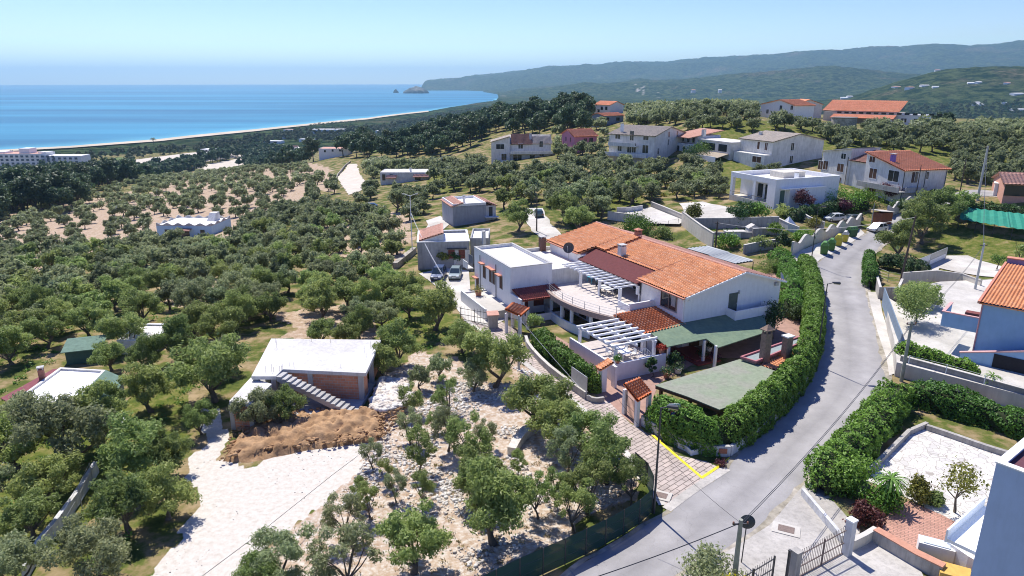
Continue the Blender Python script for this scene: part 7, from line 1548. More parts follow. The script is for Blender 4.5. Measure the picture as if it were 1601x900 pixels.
tufts('undergrowth', 'low scrub in the middle olive grove', [[(-100,520),(-100,400),(150,400),(430,330),(640,350),(640,440),(300,480)]], 2.6, olive_g, .8, 14, 12, .6, .3, far=True, chance=.7)
tufts('dry_grass', 'dry yellow grass and weeds on the stony ground', [[(a, b) for a, b in [(590,592),(650,545),(760,560),(860,610),(930,690),(1010,780),(900,830),(760,900),(400,960),(400,890),(500,800),(580,700)]]], 1.0, dry_l, .28, 14, 13, .3, .06, chance=.6)
tufts('dry_grass', 'yellow and green grass under the hillside olive trees', [[(1270,235),(1600,290),(1700,290),(1700,210),(1190,198),(1075,195),(1080,240)], [(690,262),(860,330),(1140,300),(1000,262),(760,268)]], 3.2, yel_l, .7, 12, 14, .8, .4, far=True, chance=.7)
tufts('weeds', 'weeds along the stony bank beside the lane', [[(1000,735),(1012,790),(960,760),(900,690),(850,640),(800,590),(760,545),(735,505),(760,510),(830,575),(900,640),(960,700)]], .7, dry_l, .22, 14, 15, .25, .06, chance=.8)
tufts('weeds', 'weeds and shrubs on the terraced plots behind the villa', [[(1075,352),(1215,350),(1250,372),(1235,400),(1215,430),(1180,400),(1110,392)], [(1225,385),(1262,392),(1262,420),(1280,480),(1240,470),(1215,420)]], 1.3, hedge_l, .55, 16, 16, .3, .14, far=True, chance=1.0)

# ------------------------------------------------------------------ walls and fences
def wall(name, label, pts, z0, h, t, m, cat='wall', cop=None, follow=False):
    pts = [Vector((p[0], p[1], p[2] if follow else z0)) for p in pts]; A_ = [(p.x, p.y) for p in off(pts, t / 2)]; B_ = [(p.x, p.y) for p in off(pts, -t / 2)]; n = len(pts); root = None
    zs = [Z(p.x, p.y) if follow else z0 for p in pts]; hs = h if hasattr(h, '__len__') else [h] * n
    def ring(a, b, lo, hi):
        mb = MB(); V = [(*q, z) for q, z in zip(b, lo)] + [(*q, z) for q, z in zip(a, lo)] + [(*q, z) for q, z in zip(b, hi)] + [(*q, z) for q, z in zip(a, hi)]
        F = []
        for i in range(n - 1): F += [(i, i + 1, 2 * n + i + 1, 2 * n + i), (n + i + 1, n + i, 3 * n + i, 3 * n + i + 1), (2 * n + i, 2 * n + i + 1, 3 * n + i + 1, 3 * n + i)]
        F += [(n, 0, 2 * n, 3 * n), (n - 1, 2 * n - 1, 4 * n - 1, 3 * n - 1)]; mb.add(V, F); return mb
    mid = pts[n // 2]
    if cop is None: return tag(ring(A_, B_, [z - .4 for z in zs], [z + q for z, q in zip(zs, hs)]).build(name, m, origin=(mid.x, mid.y, zs[n // 2])), label, cat)
    root = thing(name, label, cat, (mid.x, mid.y, zs[n // 2])); ring(A_, B_, [z - .4 for z in zs], [z + q for z, q in zip(zs, hs)]).build('body', m, root)
    A2 = [(p.x, p.y) for p in off(pts, t / 2 + .04)]; B2 = [(p.x, p.y) for p in off(pts, -t / 2 - .04)]; ring(A2, B2, [z + q + .002 for z, q in zip(zs, hs)], [z + q + .07 for z, q in zip(zs, hs)]).build('coping', cop, root); return root
white_wall = mat('stained_white_wall', (.66, .66, .66), .9, .08, 1.5, col2=(.56, .56, .55), bump=.3, stain=.35)
ret_wall = mat('grey_retaining_wall', (.33, .325, .31), .95, .12, 1.2, col2=(.26, .25, .24), bump=.4, stain=.45)
terr_wall = mat('terrace_concrete', (.44, .415, .38), .95, .12, 1.2, col2=(.36, .34, .31), bump=.4, stain=.45)
wall('garden_wall', 'low white wall under the tall hedge, following the bend', smooth(VW2, 1), 0, .85, .22, white_wall, cop=grey_cap)
wall('garden_wall', 'low white wall under the loose hedge behind the planters', smooth(VW_, 1), 0, .85, .22, white_wall, cop=grey_cap)
LW = PP([(822,534),(826,547),(852,576),(886,603),(916,624)]); wall('garden_wall', 'grey stained low wall under the lane hedge', smooth(LW, 1), 0, .7, .25, terr_wall, cop=conc_w)
wall('garden_wall', 'low curb wall between the lane hedge and the gate pillar', smooth(PP([(918,625),(930,630),(944,628)]), 1), 0, .5, .25, terr_wall)
wall('fence_panel', 'grey sheet fence panels between lane hedge and bright hedge block', PP([(893,606),(917,624)]), .7, 1.5, .06, metal_g, cat='fence')
wall('retaining_wall', 'long grey stained retaining wall below the blue house patio', smooth(PP([(1404,585),(1450,598),(1520,618),(1601,642),(1720,676)]), 1), 0, 2.0, .3, ret_wall, cop=conc_w)
wall('sheet_fence', 'blue grey metal sheet wall along the pavement beside the patio', PP([(1378,482),(1388,512),(1397,540),(1404,560)]), .9, 1.9, .1, mat('blue_grey_sheet', (.19, .25, .32), .7, .08, 2, stain=.15), cat='fence')
wall('patio_wall', 'low stepped block wall at the upper end of the patio', PP([(1368,444),(1374,466),(1402,466),(1408,452)]), 0.2, 1.3, .25, terr_wall, cop=conc_w)
wall('patio_wall', 'low wall between lawn and patio running to the blue house', GG([(1408,452),(1460,448),(1500,452),(1530,462)]), 1.0, 1.2, .2, plaster_b, cop=conc_w)
wall('boundary_wall', 'long low white boundary wall among the left olive trees', PP([(40,905),(66,860),(92,828),(120,790),(152,738)]), 0, .9, .3, white_wall)
wall('boundary_wall', 'short white wall piece near the farm shed', PP([(188,688),(197,664)]), 0, .7, .3, white_wall)
wall('stone_bank', 'curved dry stone bank across the pale rubble ground', smooth(PP([(800,712),(812,690),(830,676),(852,665),(868,655)]), 2), 0, .7, .7, mat('pale_rubble', (.62, .58, .52), .95, .2, 4, col2=(.5, .46, .4), bump=1, bscale=6), cat='stone wall')
wall('stone_bank', 'tumbled stone wall by the lane behind the round olive', GG([(618,420),(640,402),(648,395)]), 0, 1.0, .8, stone_m, cat='stone wall', follow=True)
for lb, pts, h, m, cp in [
    ('low pale wall round the raised terrace behind the villa', [(950,343),(975,346),(1005,351)], 1.6, plaster_d, conc_w),
    ('tan wall stepping down at the back of the raised terrace', [(1018,325),(1045,336),(1072,348)], 1.3, plaster_b, conc_w),
    ('short grey wall at the left end of the raised terrace', [(964,334),(984,334),(1004,331)], 1.3, plaster_d, conc_w),
    ('pale buttressed wall running diagonally down to the canopy', [(1066,352),(1078,362),(1096,376),(1114,388)], 2.6, plaster_b, conc_w),
    ('dark retaining wall at the back of the terraced plots', [(1080,357),(1130,357),(1180,356),(1216,355)], 1.9, terr_wall, grey_cap),
    ('middle terraced wall below the dark retaining wall', [(1092,371),(1130,372),(1175,372)], 1.0, terr_wall, conc_w),
    ('right hand terraced wall stepping to the garden', [(1176,369),(1206,367),(1222,366)], 1.3, terr_wall, grey_cap),
    ('lower terraced wall above the villa back garden', [(1162,397),(1185,392),(1212,388)], 1.5, terr_wall, conc_w),
    ('sloping wall beside the concrete ramp', [(1212,350),(1232,360),(1248,366)], 1.3, plaster_d, conc_w),
    ('grey wall between ramp and parked cars', [(1248,340),(1265,350),(1288,358)], 1.3, plaster_d, conc_w),
    ('long low field wall in the middle distance', [(698,262),(715,270),(740,274),(765,286)], .9, stone_m, None),
    ('curved stone wall beside the steep pale track', [(524,290),(528,275),(540,260),(548,254)], .9, stone_m, None)]:
    wall('terrace_wall', lb, GG(pts), 0, h, .3, m, cop=cp, follow=True)
o = drape('raised_deck', GG([(968,338),(1018,327),(1070,348),(1062,354),(1008,352)]), .5, conc_w, 2.0); tag(o, 'pale paved ground of the raised terrace', kind='structure')
for lb, px, py in (('small square concrete tank on the terraced plots', 1148, 371), ('small gabled concrete box on the terraced plots', 1176, 365)):
    q = G(px, py); f = Fr((q.x, q.y), R(3)); rt = thing('concrete_box', lb, 'tank', tuple(q)); mb = MB(); mb.box(f, -1.7 if 'square' in lb else -1.0, 1.7 if 'square' in lb else 1.0, -.7, .7, q.z - .5, q.z + 1.1); mb.build('body', plaster_d, rt)
    mb = MB()
    if 'square' in lb: mb.box(f, -1.8, 1.8, -.8, .8, q.z + 1.102, q.z + 1.2)
    else: mb.add([f(-1.1, -.8, q.z + 1.1), f(1.1, -.8, q.z + 1.1), f(0, -.8, q.z + 1.75), f(-1.1, .8, q.z + 1.1), f(1.1, .8, q.z + 1.1), f(0, .8, q.z + 1.75)], [(0, 1, 2), (3, 5, 4), (0, 2, 5, 3), (1, 4, 5, 2), (0, 3, 4, 1)])
    mb.build('lid', conc_w, rt)
# scalloped wall by the bins
def scalloped(label, pts, h, nsc, m=plaster_b):
    pts = [Vector(p) for p in pts]; L_ = sum((b - a).length for a, b in zip(pts, pts[1:])); n = 14 * nsc; q = resample(pts, n + 1); hs = [h * (.62 + .38 * abs(math.cos(math.pi * nsc * i / n)) ** 1.6) for i in range(n + 1)]; q = [Vector((p.x, p.y, Z(p.x, p.y))) for p in q]
    return wall('scalloped_wall', label, q, 0, hs, .3, m, cop=conc_w, follow=True)
scalloped('rendered wall with swooping scalloped top behind the recycling bins', GG([(1237,400),(1262,385),(1292,374),(1325,360),(1344,352)]), 2.3, 6)
scalloped('second scalloped wall continuing uphill past the little shelter', GG([(1386,340),(1408,330),(1440,318)]), 2.4, 3, plaster_d)

# fences with posts
def fence(name, label, pts, h, m_post, m_rail, step=2.0, follow=False, mesh=None, z=0, wires=3, cat='fence'):
    q = resample([Vector(p) for p in pts], max(2, int(sum((b - a).length for a, b in zip(pts, pts[1:])) / step) + 1)); q = [Vector((p.x, p.y, Z(p.x, p.y) if follow else z)) for p in q]; root = thing(name, label, cat, tuple(q[len(q) // 2]))
    for p in q: mb = MB(); mb.tube([p, p + Vector((0, 0, h))], .04, 5); mb.build('post', m_post, root)
    for k in range(wires): zz_ = h * (k + 1) / wires - .03; mb = MB(); mb.tube([p + Vector((0, 0, zz_)) for p in q], .012, 4); mb.build('wire', m_rail, root)
    if mesh:
        mb = MB(); n = len(q)
        V = [tuple(p + Vector((0, 0, .05))) for p in q] + [tuple(p + Vector((0, 0, h))) for p in q]; mb.add(V, [(i, i + 1, n + i + 1, n + i) for i in range(n - 1)]); mb.build('netting', mesh, root)
    return root
net = bpy.data.materials.new('green_netting'); net.use_nodes = True; _b = net.node_tree.nodes['Principled BSDF']; _b.inputs['Base Color'].default_value = (.008, .045, .038, 1); _b.inputs['Roughness'].default_value = .9; _b.inputs['Alpha'].default_value = .90
_n = net.node_tree.nodes.new('ShaderNodeTexNoise'); _n.inputs['Scale'].default_value = 3; _r = net.node_tree.nodes.new('ShaderNodeMapRange'); _r.inputs[1].default_value = .3; _r.inputs[2].default_value = .6; _r.inputs[3].default_value = .93; _r.inputs[4].default_value = 1; net.node_tree.links.new(_n.outputs[0], _r.inputs[0]); net.node_tree.links.new(_r.outputs[0], _b.inputs['Alpha'])
fence('mesh_fence', 'dark green netting fence curving along the roadside below the olives', smooth(PP([(700,975),(800,920),(880,885),(960,845),(1010,812),(1021,800),(1020,775),(1008,755),(992,742)]), 1), 1.9, metal_d, metal_d, 1.6, mesh=net)
wire_m = metal_g
fence('wire_fence', 'thin wire fence along the lawn edge above the patio', GG([(1366,432),(1400,446),(1450,440),(1530,452)]), 1.6, metal_g, wire_m, 2.5, follow=True, wires=4)
fence('wire_fence', 'green wire fence beside the checkered sliding gate', GG([(1400,390),(1405,402),(1440,424)]), 1.7, shut_dg, shut_dg, 1.6, follow=True, wires=6)
fence('wire_fence', 'wire fence on posts beside the boundary wall at lower left', PP([(104,838),(126,800),(146,756)]), 1.7, metal_g, wire_m, 2.2, wires=3)
fence('railing', 'thin railing on top of the retaining wall under the blue house', PP([(1420,570),(1500,590),(1601,622)], 2.0), .9, white_m, white_m, 3, z=2.07, wires=1, cat='railing')
fence('railing', 'dark fence posts on the raised terrace', GG([(985,352),(1020,360),(1060,352)]), 1.3, metal_d, metal_d, 2.2, follow=True, wires=1, cat='railing')

# gates
def bar_gate(label, a, b, h0, h1, m, nb_, z=0.0, cat='gate'):
    a, b = Vector((a[0], a[1], z)), Vector((b[0], b[1], z)); root = thing('iron_gate', label, cat, tuple(a.lerp(b, .5)))
    for k in range(3): t = k / 2; p = a.lerp(b, t); mb = MB(); mb.bar(p + Vector((0, 0, .05)), p + Vector((0, 0, h0 + (h1 - h0) * t)), .08, .08); mb.build('upright', m, root)
    for zf_ in (.08, .45, .9): mb = MB(); mb.bar(a + Vector((0, 0, zf_ * h0)), b + Vector((0, 0, zf_ * h1)), .05, .05); mb.build('rail', m, root)
    mb = MB()
    for k in range(nb_):
        t = (k + .5) / nb_; p = a.lerp(b, t); mb.tube([p + Vector((0, 0, .1)), p + Vector((0, 0, (h0 + (h1 - h0) * t) * 1.08))], [.018, .014], 4)
    mb.build('bars', m, root); return root
iron = mat('brown_iron', (.16, .12, .11), .6, .15, 5)
g0, g1 = P(1247, 905, 0), P(1318, 867, 0); bar_gate('tall brown iron gate of vertical bars across the concrete yard', g0, g1, 1.9, 2.0, iron, 26)
g2, g3 = P(1140, 945, 0), P(1207, 905, 0); bar_gate('second iron bar gate at the bottom edge, swung open', g2, g3, 1.5, 1.6, metal_d, 18)
def pillar(label, px, py, w, h, m, cap=None):
    q = P(px, py, 0); rt = thing('gate_pillar', label, 'gate pillar', tuple(q)); f = Fr((q.x, q.y), R(30)); mb = MB(); mb.box(f, -w / 2, w / 2, -w / 2, w / 2, -.2, h); mb.build('shaft', m, rt); mb = MB(); mb.box(f, -w * .58, w * .58, -w * .58, w * .58, h + .002, h + .1); mb.build('cap', cap or m, rt)
pillar('tall white gate pillar at the right end of the iron gate', 1323, 868, .45, 2.5, white_wall, white_m); pillar('grey gate pillar at the left end of the iron gate', 1240, 905, .45, 1.9, terr_wall)
pillar('slim post with spike top left of the grey gate pillar', 1228, 912, .12, 2.2, metal_d)
wall('garden_wall', 'low curved kerb wall round the overgrown corner garden', smooth(PP([(1254,775),(1275,800),(1300,830),(1316,850)]), 1), 0, .6, .22, white_wall)
wall('garden_wall', 'tan garden wall beside the yard, right of the white pillar', PP([(1330,862),(1350,852),(1366,842)]), 0, .8, .25, plaster_b, cop=conc_w)
wall('garden_wall', 'stained wall with terracotta top along the yard', PP([(1366,846),(1400,866),(1430,884),(1472,905)]), 0, .9, .5, terr_wall, cop=mat('terracotta_top', (.50, .25, .17), .85, .12, 3))
wall('garden_wall', 'white low wall beside the yellow steps', PP([(1478,872),(1510,895),(1560,925)]), 0.2, 1.0, .25, plaster)
wall('garden_wall', 'long stone kerb between brick patio and pale court', PP([(1478,862),(1500,838),(1535,800)]), .1, .5, .35, terr_wall)
wall('garden_wall', 'pale kerb wall under the trees of the white stone patio', PP([(1358,742),(1385,715),(1420,680),(1448,668)]), 0, .5, .3, terr_wall)
wall('garden_wall', 'pale stone kerb along the upper side of the white stone patio', smooth(PP([(1448,672),(1490,686),(1540,704),(1600,722)]), 1), 0, .5, .35, terr_wall)
# patios
stone_pv = bpy.data.materials.new('white_stone_paving'); stone_pv.use_nodes = True; _t = stone_pv.node_tree; _N = _t.nodes.new; _lk = _t.links.new; _b = _t.nodes['Principled BSDF']; _b.inputs['Roughness'].default_value = .9
_tc = _N('ShaderNodeTexCoord'); _v = _N('ShaderNodeTexVoronoi'); _v.feature = 'DISTANCE_TO_EDGE'; _v.inputs['Scale'].default_value = 1.9; _lk(_tc.outputs['Object'], _v.inputs['Vector']); _v2 = _N('ShaderNodeTexVoronoi'); _v2.inputs['Scale'].default_value = 1.9; _lk(_tc.outputs['Object'], _v2.inputs['Vector'])
_c = _N('ShaderNodeValToRGB'); _lk(_v.outputs['Distance'], _c.inputs[0]); _e = _c.color_ramp.elements; _e[0].position, _e[0].color = .02, (.40, .36, .31, 1); _e[1].position, _e[1].color = .05, (.68, .65, .60, 1)
_hs = _N('ShaderNodeHueSaturation'); _sc = _N('ShaderNodeSeparateColor'); _lk(_v2.outputs['Color'], _sc.inputs[0]); _mr = _N('ShaderNodeMapRange'); _mr.inputs[3].default_value = .75; _mr.inputs[4].default_value = 1.08; _lk(_sc.outputs[0], _mr.inputs[0]); _lk(_mr.outputs[0], _hs.inputs['Value']); _lk(_c.outputs[0], _hs.inputs['Color']); _lk(_hs.outputs[0], _b.inputs['Base Color'])
o = drape('stone_patio', PP([(1352,752),(1384,712),(1420,682),(1450,670),(1540,700),(1620,726),(1600,800),(1545,800),(1500,830),(1440,790),(1400,770)]), .06, stone_pv, 2.0); tag(o, 'white crazy paved stone patio under the corner building', kind='structure')
bp_m = brick_mat('brick_patio_pavers', (.52, .28, .21), (.44, .23, .17), (.24, .15, .11), .42, .2, R(30), .02, .3)
o = drape('brick_patio', PP([(1374,820),(1395,800),(1420,785),(1470,806),(1512,828),(1478,862),(1440,872),(1400,856)]), .12, bp_m, 2.0); tag(o, 'reddish brick patio in the lower right garden', kind='structure')
o = drape('garden_soil', PP([(1262,765),(1310,710),(1352,752),(1400,770),(1420,785),(1374,820),(1366,842),(1318,850),(1285,812)]), .04, mat('garden_earth', (.20, .14, .09), .95, .3, 1.5, col2=(.14, .16, .05), bump=.6), 2.0); tag(o, 'dark planted soil of the corner garden', kind='structure')
o = drape('pale_court', PP([(1500,845),(1535,805),(1600,800),(1700,900),(1560,960),(1510,893)]), .08, stone_pv, 2.0); tag(o, 'narrow pale paved court beside the corner building', kind='structure')
q = P(1460, 870, 0); f = Fr((q.x, q.y), R(-28)); bx = thing('meter_box', 'white box shaped wall block with pale lid beside the brick patio', 'utility box', tuple(q)); mb = MB(); mb.box(f, -.95, .95, -.45, .45, 0, 1.0); mb.build('body', plaster, bx); mb = MB(); mb.box(f, -.7, .7, -.36, .36, 1.002, 1.06); mb.build('lid', mat('pale_lid', (.55, .62, .68), .5, .05, 3), bx)
st = thing('steps', 'yellow ochre garden steps at the bottom edge', 'steps', tuple(P(1475, 905, 0))); q = P(1466, 908, 0); f = Fr((q.x, q.y), R(-28)); och = mat('ochre_step', (.62, .38, .10), .8, .12, 3)
for k in range(4): mb = MB(); mb.box(f, k * .45, k * .45 + 1.6, -.2, 1.0 - k * .1, 0.01, .75 - .17 * k); mb.build('step', och, st)
for lb, px, py, w, d in (('rusty manhole cover on the concrete apron', 1229, 829, 1.0, .7), ('rusty drain grate at the lane mouth', 1034, 776, .8, .65)):
    q = P(px, py, 0); f = Fr((q.x, q.y), R(-25)); rt = thing('manhole_cover', lb, 'manhole cover', (q.x, q.y, .1)); mb = MB(); mb.box(f, -w * .85, w * .85, -d * .85, d * .85, .02, .105); mb.build('frame', conc_w, rt); mb = MB(); mb.box(f, -w / 2, w / 2, -d / 2, d / 2, .107, .118); mb.build('lid', mat('rust_lid', (.20, .15, .13), .8, .2, 8), rt)

# ------------------------------------------------------------------ earth mound, rubble
def lump_mesh(name, poly, h, m, seed, sp=.35, rough=.5, label='', cat=None, kind=None, ridge=None):
    W = [v2(p) for p in poly]; xs = [p.x for p in W]; ys = [p.y for p in W]; X, Y = np.meshgrid(np.arange(min(xs) - 1, max(xs) + 1, sp), np.arange(min(ys) - 1, max(ys) + 1, sp), indexing='ij'); D = np.full(X.shape, 9e9)
    for i in range(len(W)):
        a, b = W[i], W[(i + 1) % len(W)]; d = b - a; t = np.clip(((X - a.x) * d.x + (Y - a.y) * d.y) / d.length_squared, 0, 1); D = np.minimum(D, np.hypot(X - a.x - t * d.x, Y - a.y - t * d.y))
    D = np.where(inpoly(X, Y, W), D, -D); f = np.clip(D / 1.9, 0, 1); hh = h * (f * (2 - f)) * (.75 + .5 * fbm(X * .5 + seed, Y * .5, 3)) + (fbm(X * 2.0, Y * 2.0 + seed, 5) - .45) * rough * np.clip(f * 3, 0, 1) - .08; hh = np.where(D < 0, -.15, hh)
    n1, n2 = X.shape; i = np.arange(n1 - 1)[:, None] * n2 + np.arange(n2 - 1)[None]; F = np.stack([i, i + n2, i + n2 + 1, i + 1], -1).reshape(-1, 4); V = np.stack([X, Y, hh], -1).reshape(-1, 3); F = F[(V[F][:, :, 2] > -.12).any(1)]
    o = np_mesh(name, V, F, m, smooth=False); return tag(o, label, cat, kind=kind)
earth = mat('brown_earth', (.40, .25, .135), .95, .2, 3, col2=(.31, .185, .095), bump=.8, bscale=8)
lump_mesh('earth_mound', MOUND, .8, earth, 3, sp=.2, rough=1.3, label='long mound of brown excavated earth in front of the unfinished house', kind='structure')
rub_m = mat('pale_stone', (.60, .53, .45), .95, .16, 4, col2=(.70, .67, .62), bump=.6, bscale=8)
HEAP = PP([(590,596),(640,600),(650,640),(600,655),(572,650)]); lump_mesh('rubble_base', HEAP, .9, rub_m, 9, rough=.5, label='heap of pinkish broken stone beside the unfinished house', kind='structure')
def stones(name, label, polys, N_, smin, smax, m, seed, hf=None, clus=True):
    rs = np.random.RandomState(seed); ico = [(0, 0, 1), (.89, 0, .45), (.28, .85, .45), (-.72, .53, .45), (-.72, -.53, .45), (.28, -.85, .45), (.72, .53, -.45), (-.28, .85, -.45), (-.89, 0, -.45), (-.28, -.85, -.45), (.72, -.53, -.45), (0, 0, -1)]
    fi = [(0, 1, 2), (0, 2, 3), (0, 3, 4), (0, 4, 5), (0, 5, 1), (1, 6, 2), (2, 7, 3), (3, 8, 4), (4, 9, 5), (5, 10, 1), (6, 7, 2), (7, 8, 3), (8, 9, 4), (9, 10, 5), (10, 6, 1), (11, 7, 6), (11, 8, 7), (11, 9, 8), (11, 10, 9), (11, 6, 10)]
    ico = np.array(ico); fi = np.array(fi); P_ = []
    for poly in polys:
        W = [v2(p) for p in poly]; xs = [p.x for p in W]; ys = [p.y for p in W]; k = 0
        while k < N_ // len(polys):
            X = rs.uniform(min(xs), max(xs), 4000); Y = rs.uniform(min(ys), max(ys), 4000); ok = inpoly(X, Y, W)
            if clus: ok &= vnoise(X * .45 + seed, Y * .45) > rs.uniform(.38, .7, 4000)
            X, Y = X[ok][:N_ // len(polys) - k], Y[ok][:N_ // len(polys) - k]; P_ += list(zip(X, Y)); k += len(X)
    P_ = np.array(P_); s = smin + (smax - smin) * rs.rand(len(P_)) ** 3.2; zb_ = np.zeros(len(P_)) if hf is None else hf(P_[:, 0], P_[:, 1]); sh = ico[None] * (1 + rs.uniform(-.3, .3, (len(P_), 12, 1))) * s[:, None, None] * np.array([1, .8, .6]); a = rs.uniform(0, 6.28, len(P_)); ca, sa = np.cos(a)[:, None], np.sin(a)[:, None]
    V = np.empty_like(sh); V[..., 0] = sh[..., 0] * ca - sh[..., 1] * sa + P_[:, 0, None]; V[..., 1] = sh[..., 0] * sa + sh[..., 1] * ca + P_[:, 1, None]; V[..., 2] = sh[..., 2] + (zb_ + s * .25)[:, None]
    F = (fi[None] + (np.arange(len(P_)) * 12)[:, None, None]).reshape(-1, 3); return tag(np_mesh(name, V.reshape(-1, 3), F, m), label, kind='stuff')
wst = mat('white_stone', (.66, .63, .58), .95, .15, 3, col2=(.50, .45, .39), bump=.4)
stones('rubble', 'white limestone rubble strewn under the thin olives', [PP([(590,690),(650,640),(700,600),(760,590),(850,620),(905,690),(985,770),(880,830),(740,890),(600,800),(520,820),(560,735)])], 6500, .04, .21, wst, 4)
stones('rubble', 'broken stones on the rubble heap', [PP([(594,600),(638,603),(646,640),(600,652),(578,648)])], 1700, .12, .42, rub_m, 5, hf=lambda x, y: .55 + 0 * x, clus=False)
stones('gravel', 'small stones on the white clearing', [PP([(352,690),(480,700),(570,700),(500,790),(375,900),(230,900),(300,800),(292,740)])], 250, .02, .07, wst, 6)
stones('clods', 'clods of brown earth round the mound', [PP([(345,728),(390,712),(480,706),(600,690),(640,640),(600,640),(400,650),(360,690)])], 2200, .04, .24, earth, 7, hf=lambda x, y: .25 + .4 * fbm(x, y, 2), clus=False)
stones('bank_stones', 'small stones along the lane bank', [PP([(1000,740),(1010,775),(960,735),(900,668),(850,620),(800,572),(830,580),(900,645),(965,705)])], 1300, .04, .2, rub_m, 8)

# ------------------------------------------------------------------ street furniture
def zfor(b, top_py):
    lo, hi = b.z, b.z + 40
    for _ in range(40):
        m = (lo + hi) / 2
        if proj(b.x, b.y, m)[1] > top_py: lo = m
        else: hi = m
    return lo
def pole(name, label, base, top_py, r, m, cat='pole', z=None, arms=False, lean=(0, 0)):
    b = P(*base, z) if z is not None else G(*base); zt_ = zfor(b, top_py); rt = thing(name, label, cat, tuple(b)); mb = MB(); t = Vector((b.x + lean[0], b.y + lean[1], zt_)); mb.tube([b - Vector((0, 0, .3)), t], [r * 1.25, r * .8], 8); mb.build('shaft', m, rt)
    if arms:
        mb = MB(); mb.bar(t + Vector((-.45, 0, -.3)), t + Vector((.45, 0, -.3)), .08, .08); mb.build('crossarm', metal_d, rt)
        for dx in (-.4, 0, .4): mb = MB(); mb.lathe((t.x + dx, t.y, t.z - .26), [(.05, 0), (.07, .06), (.04, .12)], 6); mb.build('insulator', mat('porcelain', (.25, .12, .08), .3), rt)
    return rt, b, t
cpole = mat('greenish_concrete_pole', (.27, .29, .23), .9, .15, 2, col2=(.36, .36, .31), stain=.3); ppole = mat('pale_concrete_pole', (.50, .50, .47), .9, .1, 2, stain=.2); wpole = mat('tarred_wood_pole', (.10, .075, .06), .9, .2, 3)
q1, b1, t1 = pole('utility_pole', 'greenish concrete utility pole with cables at the bottom edge', (1147, 915), 812, .15, cpole, z=0, arms=True)
q3, b3, t3 = pole('telephone_pole', 'grey telephone pole standing on the paved lane', (811, 577), 493, .11, ppole, z=0)
q4, b4, t4 = pole('utility_pole', 'dark pole among the terraced walls behind the villa', (1118, 392), 346, .13, wpole, arms=True)
q6, b6, t6 = pole('utility_pole', 'greenish concrete pole in front of the retaining wall', (1409, 596), 502, .15, cpole, z=0, arms=True)
q7, b7, t7 = pole('utility_pole', 'pale concrete pole behind the patio by the lawn', (1521, 468), 380, .14, ppole, arms=True)
q8, b8, t8 = pole('utility_pole', 'leaning dark wooden pole beside the narrow hedge', (1406, 448), 337, .14, wpole, lean=(.6, 0))
q9, b9, t9 = pole('utility_pole', 'tall pole by the far bend of the road before the hillside olives', (1528, 313), 228, .2, ppole, arms=True)
q10, b10, t10 = pole('utility_pole', 'slim dark pole in front of the red roofed house', (1430, 318), 258, .09, wpole)
q11, b11, t11 = pole('utility_pole', 'slim dark pole left of the pale road gap', (1499, 310), 247, .1, wpole)
q12, b12, t12 = pole('utility_pole', 'dark pole beside the lone car in the dirt yard', (839, 362), 308, .11, wpole, arms=True)
pole('utility_pole', 'thin dark pole on the left hillside track', (455, 275), 250, .12, wpole); pole('utility_pole', 'thin dark pole on the grassy slope by the field wall', (737, 282), 252, .12, wpole)
pole('utility_pole', 'grey pole at the corner of the iron sheet shelter', (1362, 352), 318, .08, metal_g)
def wires(name, label, a, b, n=2, sag=.8, r=.016, sp=.18, m=None):
    rt = thing(name, label, 'cable', tuple(a))
    for k in range(n):
        o_ = Vector((0, 0, -.22 - sp * k)); pts = [a.lerp(b, i / 14) + o_ - Vector((0, 0, 4 * sag * (i / 14) * (1 - i / 14))) for i in range(15)]; mb = MB(); mb.tube(pts, r, 4); mb.build('wire', m or metal_d, rt)
wires('overhead_cable', 'overhead cables from the bottom concrete pole across the road bend', t1, t6, 2, .9, .02)
wires('overhead_cable', 'pale overhead cable from the lane pole toward the lower gate pillar', t3, P(905, 600, 1.0) + Vector((0, 0, 0)), 1, .1, .022, m=white_m)
wires('overhead_cable', 'overhead cable from the bottom pole toward the lane mouth', t1, P(960, 610, 9), 1, .6, .014)
wires('overhead_cable', 'thick bundled cable leaving the bottom pole to the left', t1, Vector((-6, 24, 5.0)), 1, .5, .035)
wires('overhead_cable', 'overhead cables from the patio pole up the road', t7, t9, 2, 1.2, .025); wires('overhead_cable', 'overhead cables between the two concrete poles by the patio', t6, t7, 2, .8, .016)
wires('overhead_cable', 'overhead cable from the leaning pole to the terraced walls pole', t8, t4, 1, 1.4, .02, m=metal_g)
q13, b13, t13 = pole('street_lamp', 'white street lamp with small double arm left of the grey house', (645, 398), 306, .07, white_m, cat='street lamp')
for sx in (-1, 1): mb = MB(); mb.tube([t13, t13 + Vector((sx * .9, 0, .3))], .04, 5); a_o = mb.build('arm', white_m, q13); mb = MB(); mb.box(Fr((t13.x + sx * 1.1, t13.y), 0, t13.z + .25), -.25, .25, -.1, .1, 0, .12); mb.build('lamp_head', metal_g, a_o)
wires('overhead_cable', 'pale cables sagging from the white street lamp to the parked cars', t13 - Vector((0, 0, 2.5)), P(693, 428, 2.5), 2, .6, .02, m=white_m)
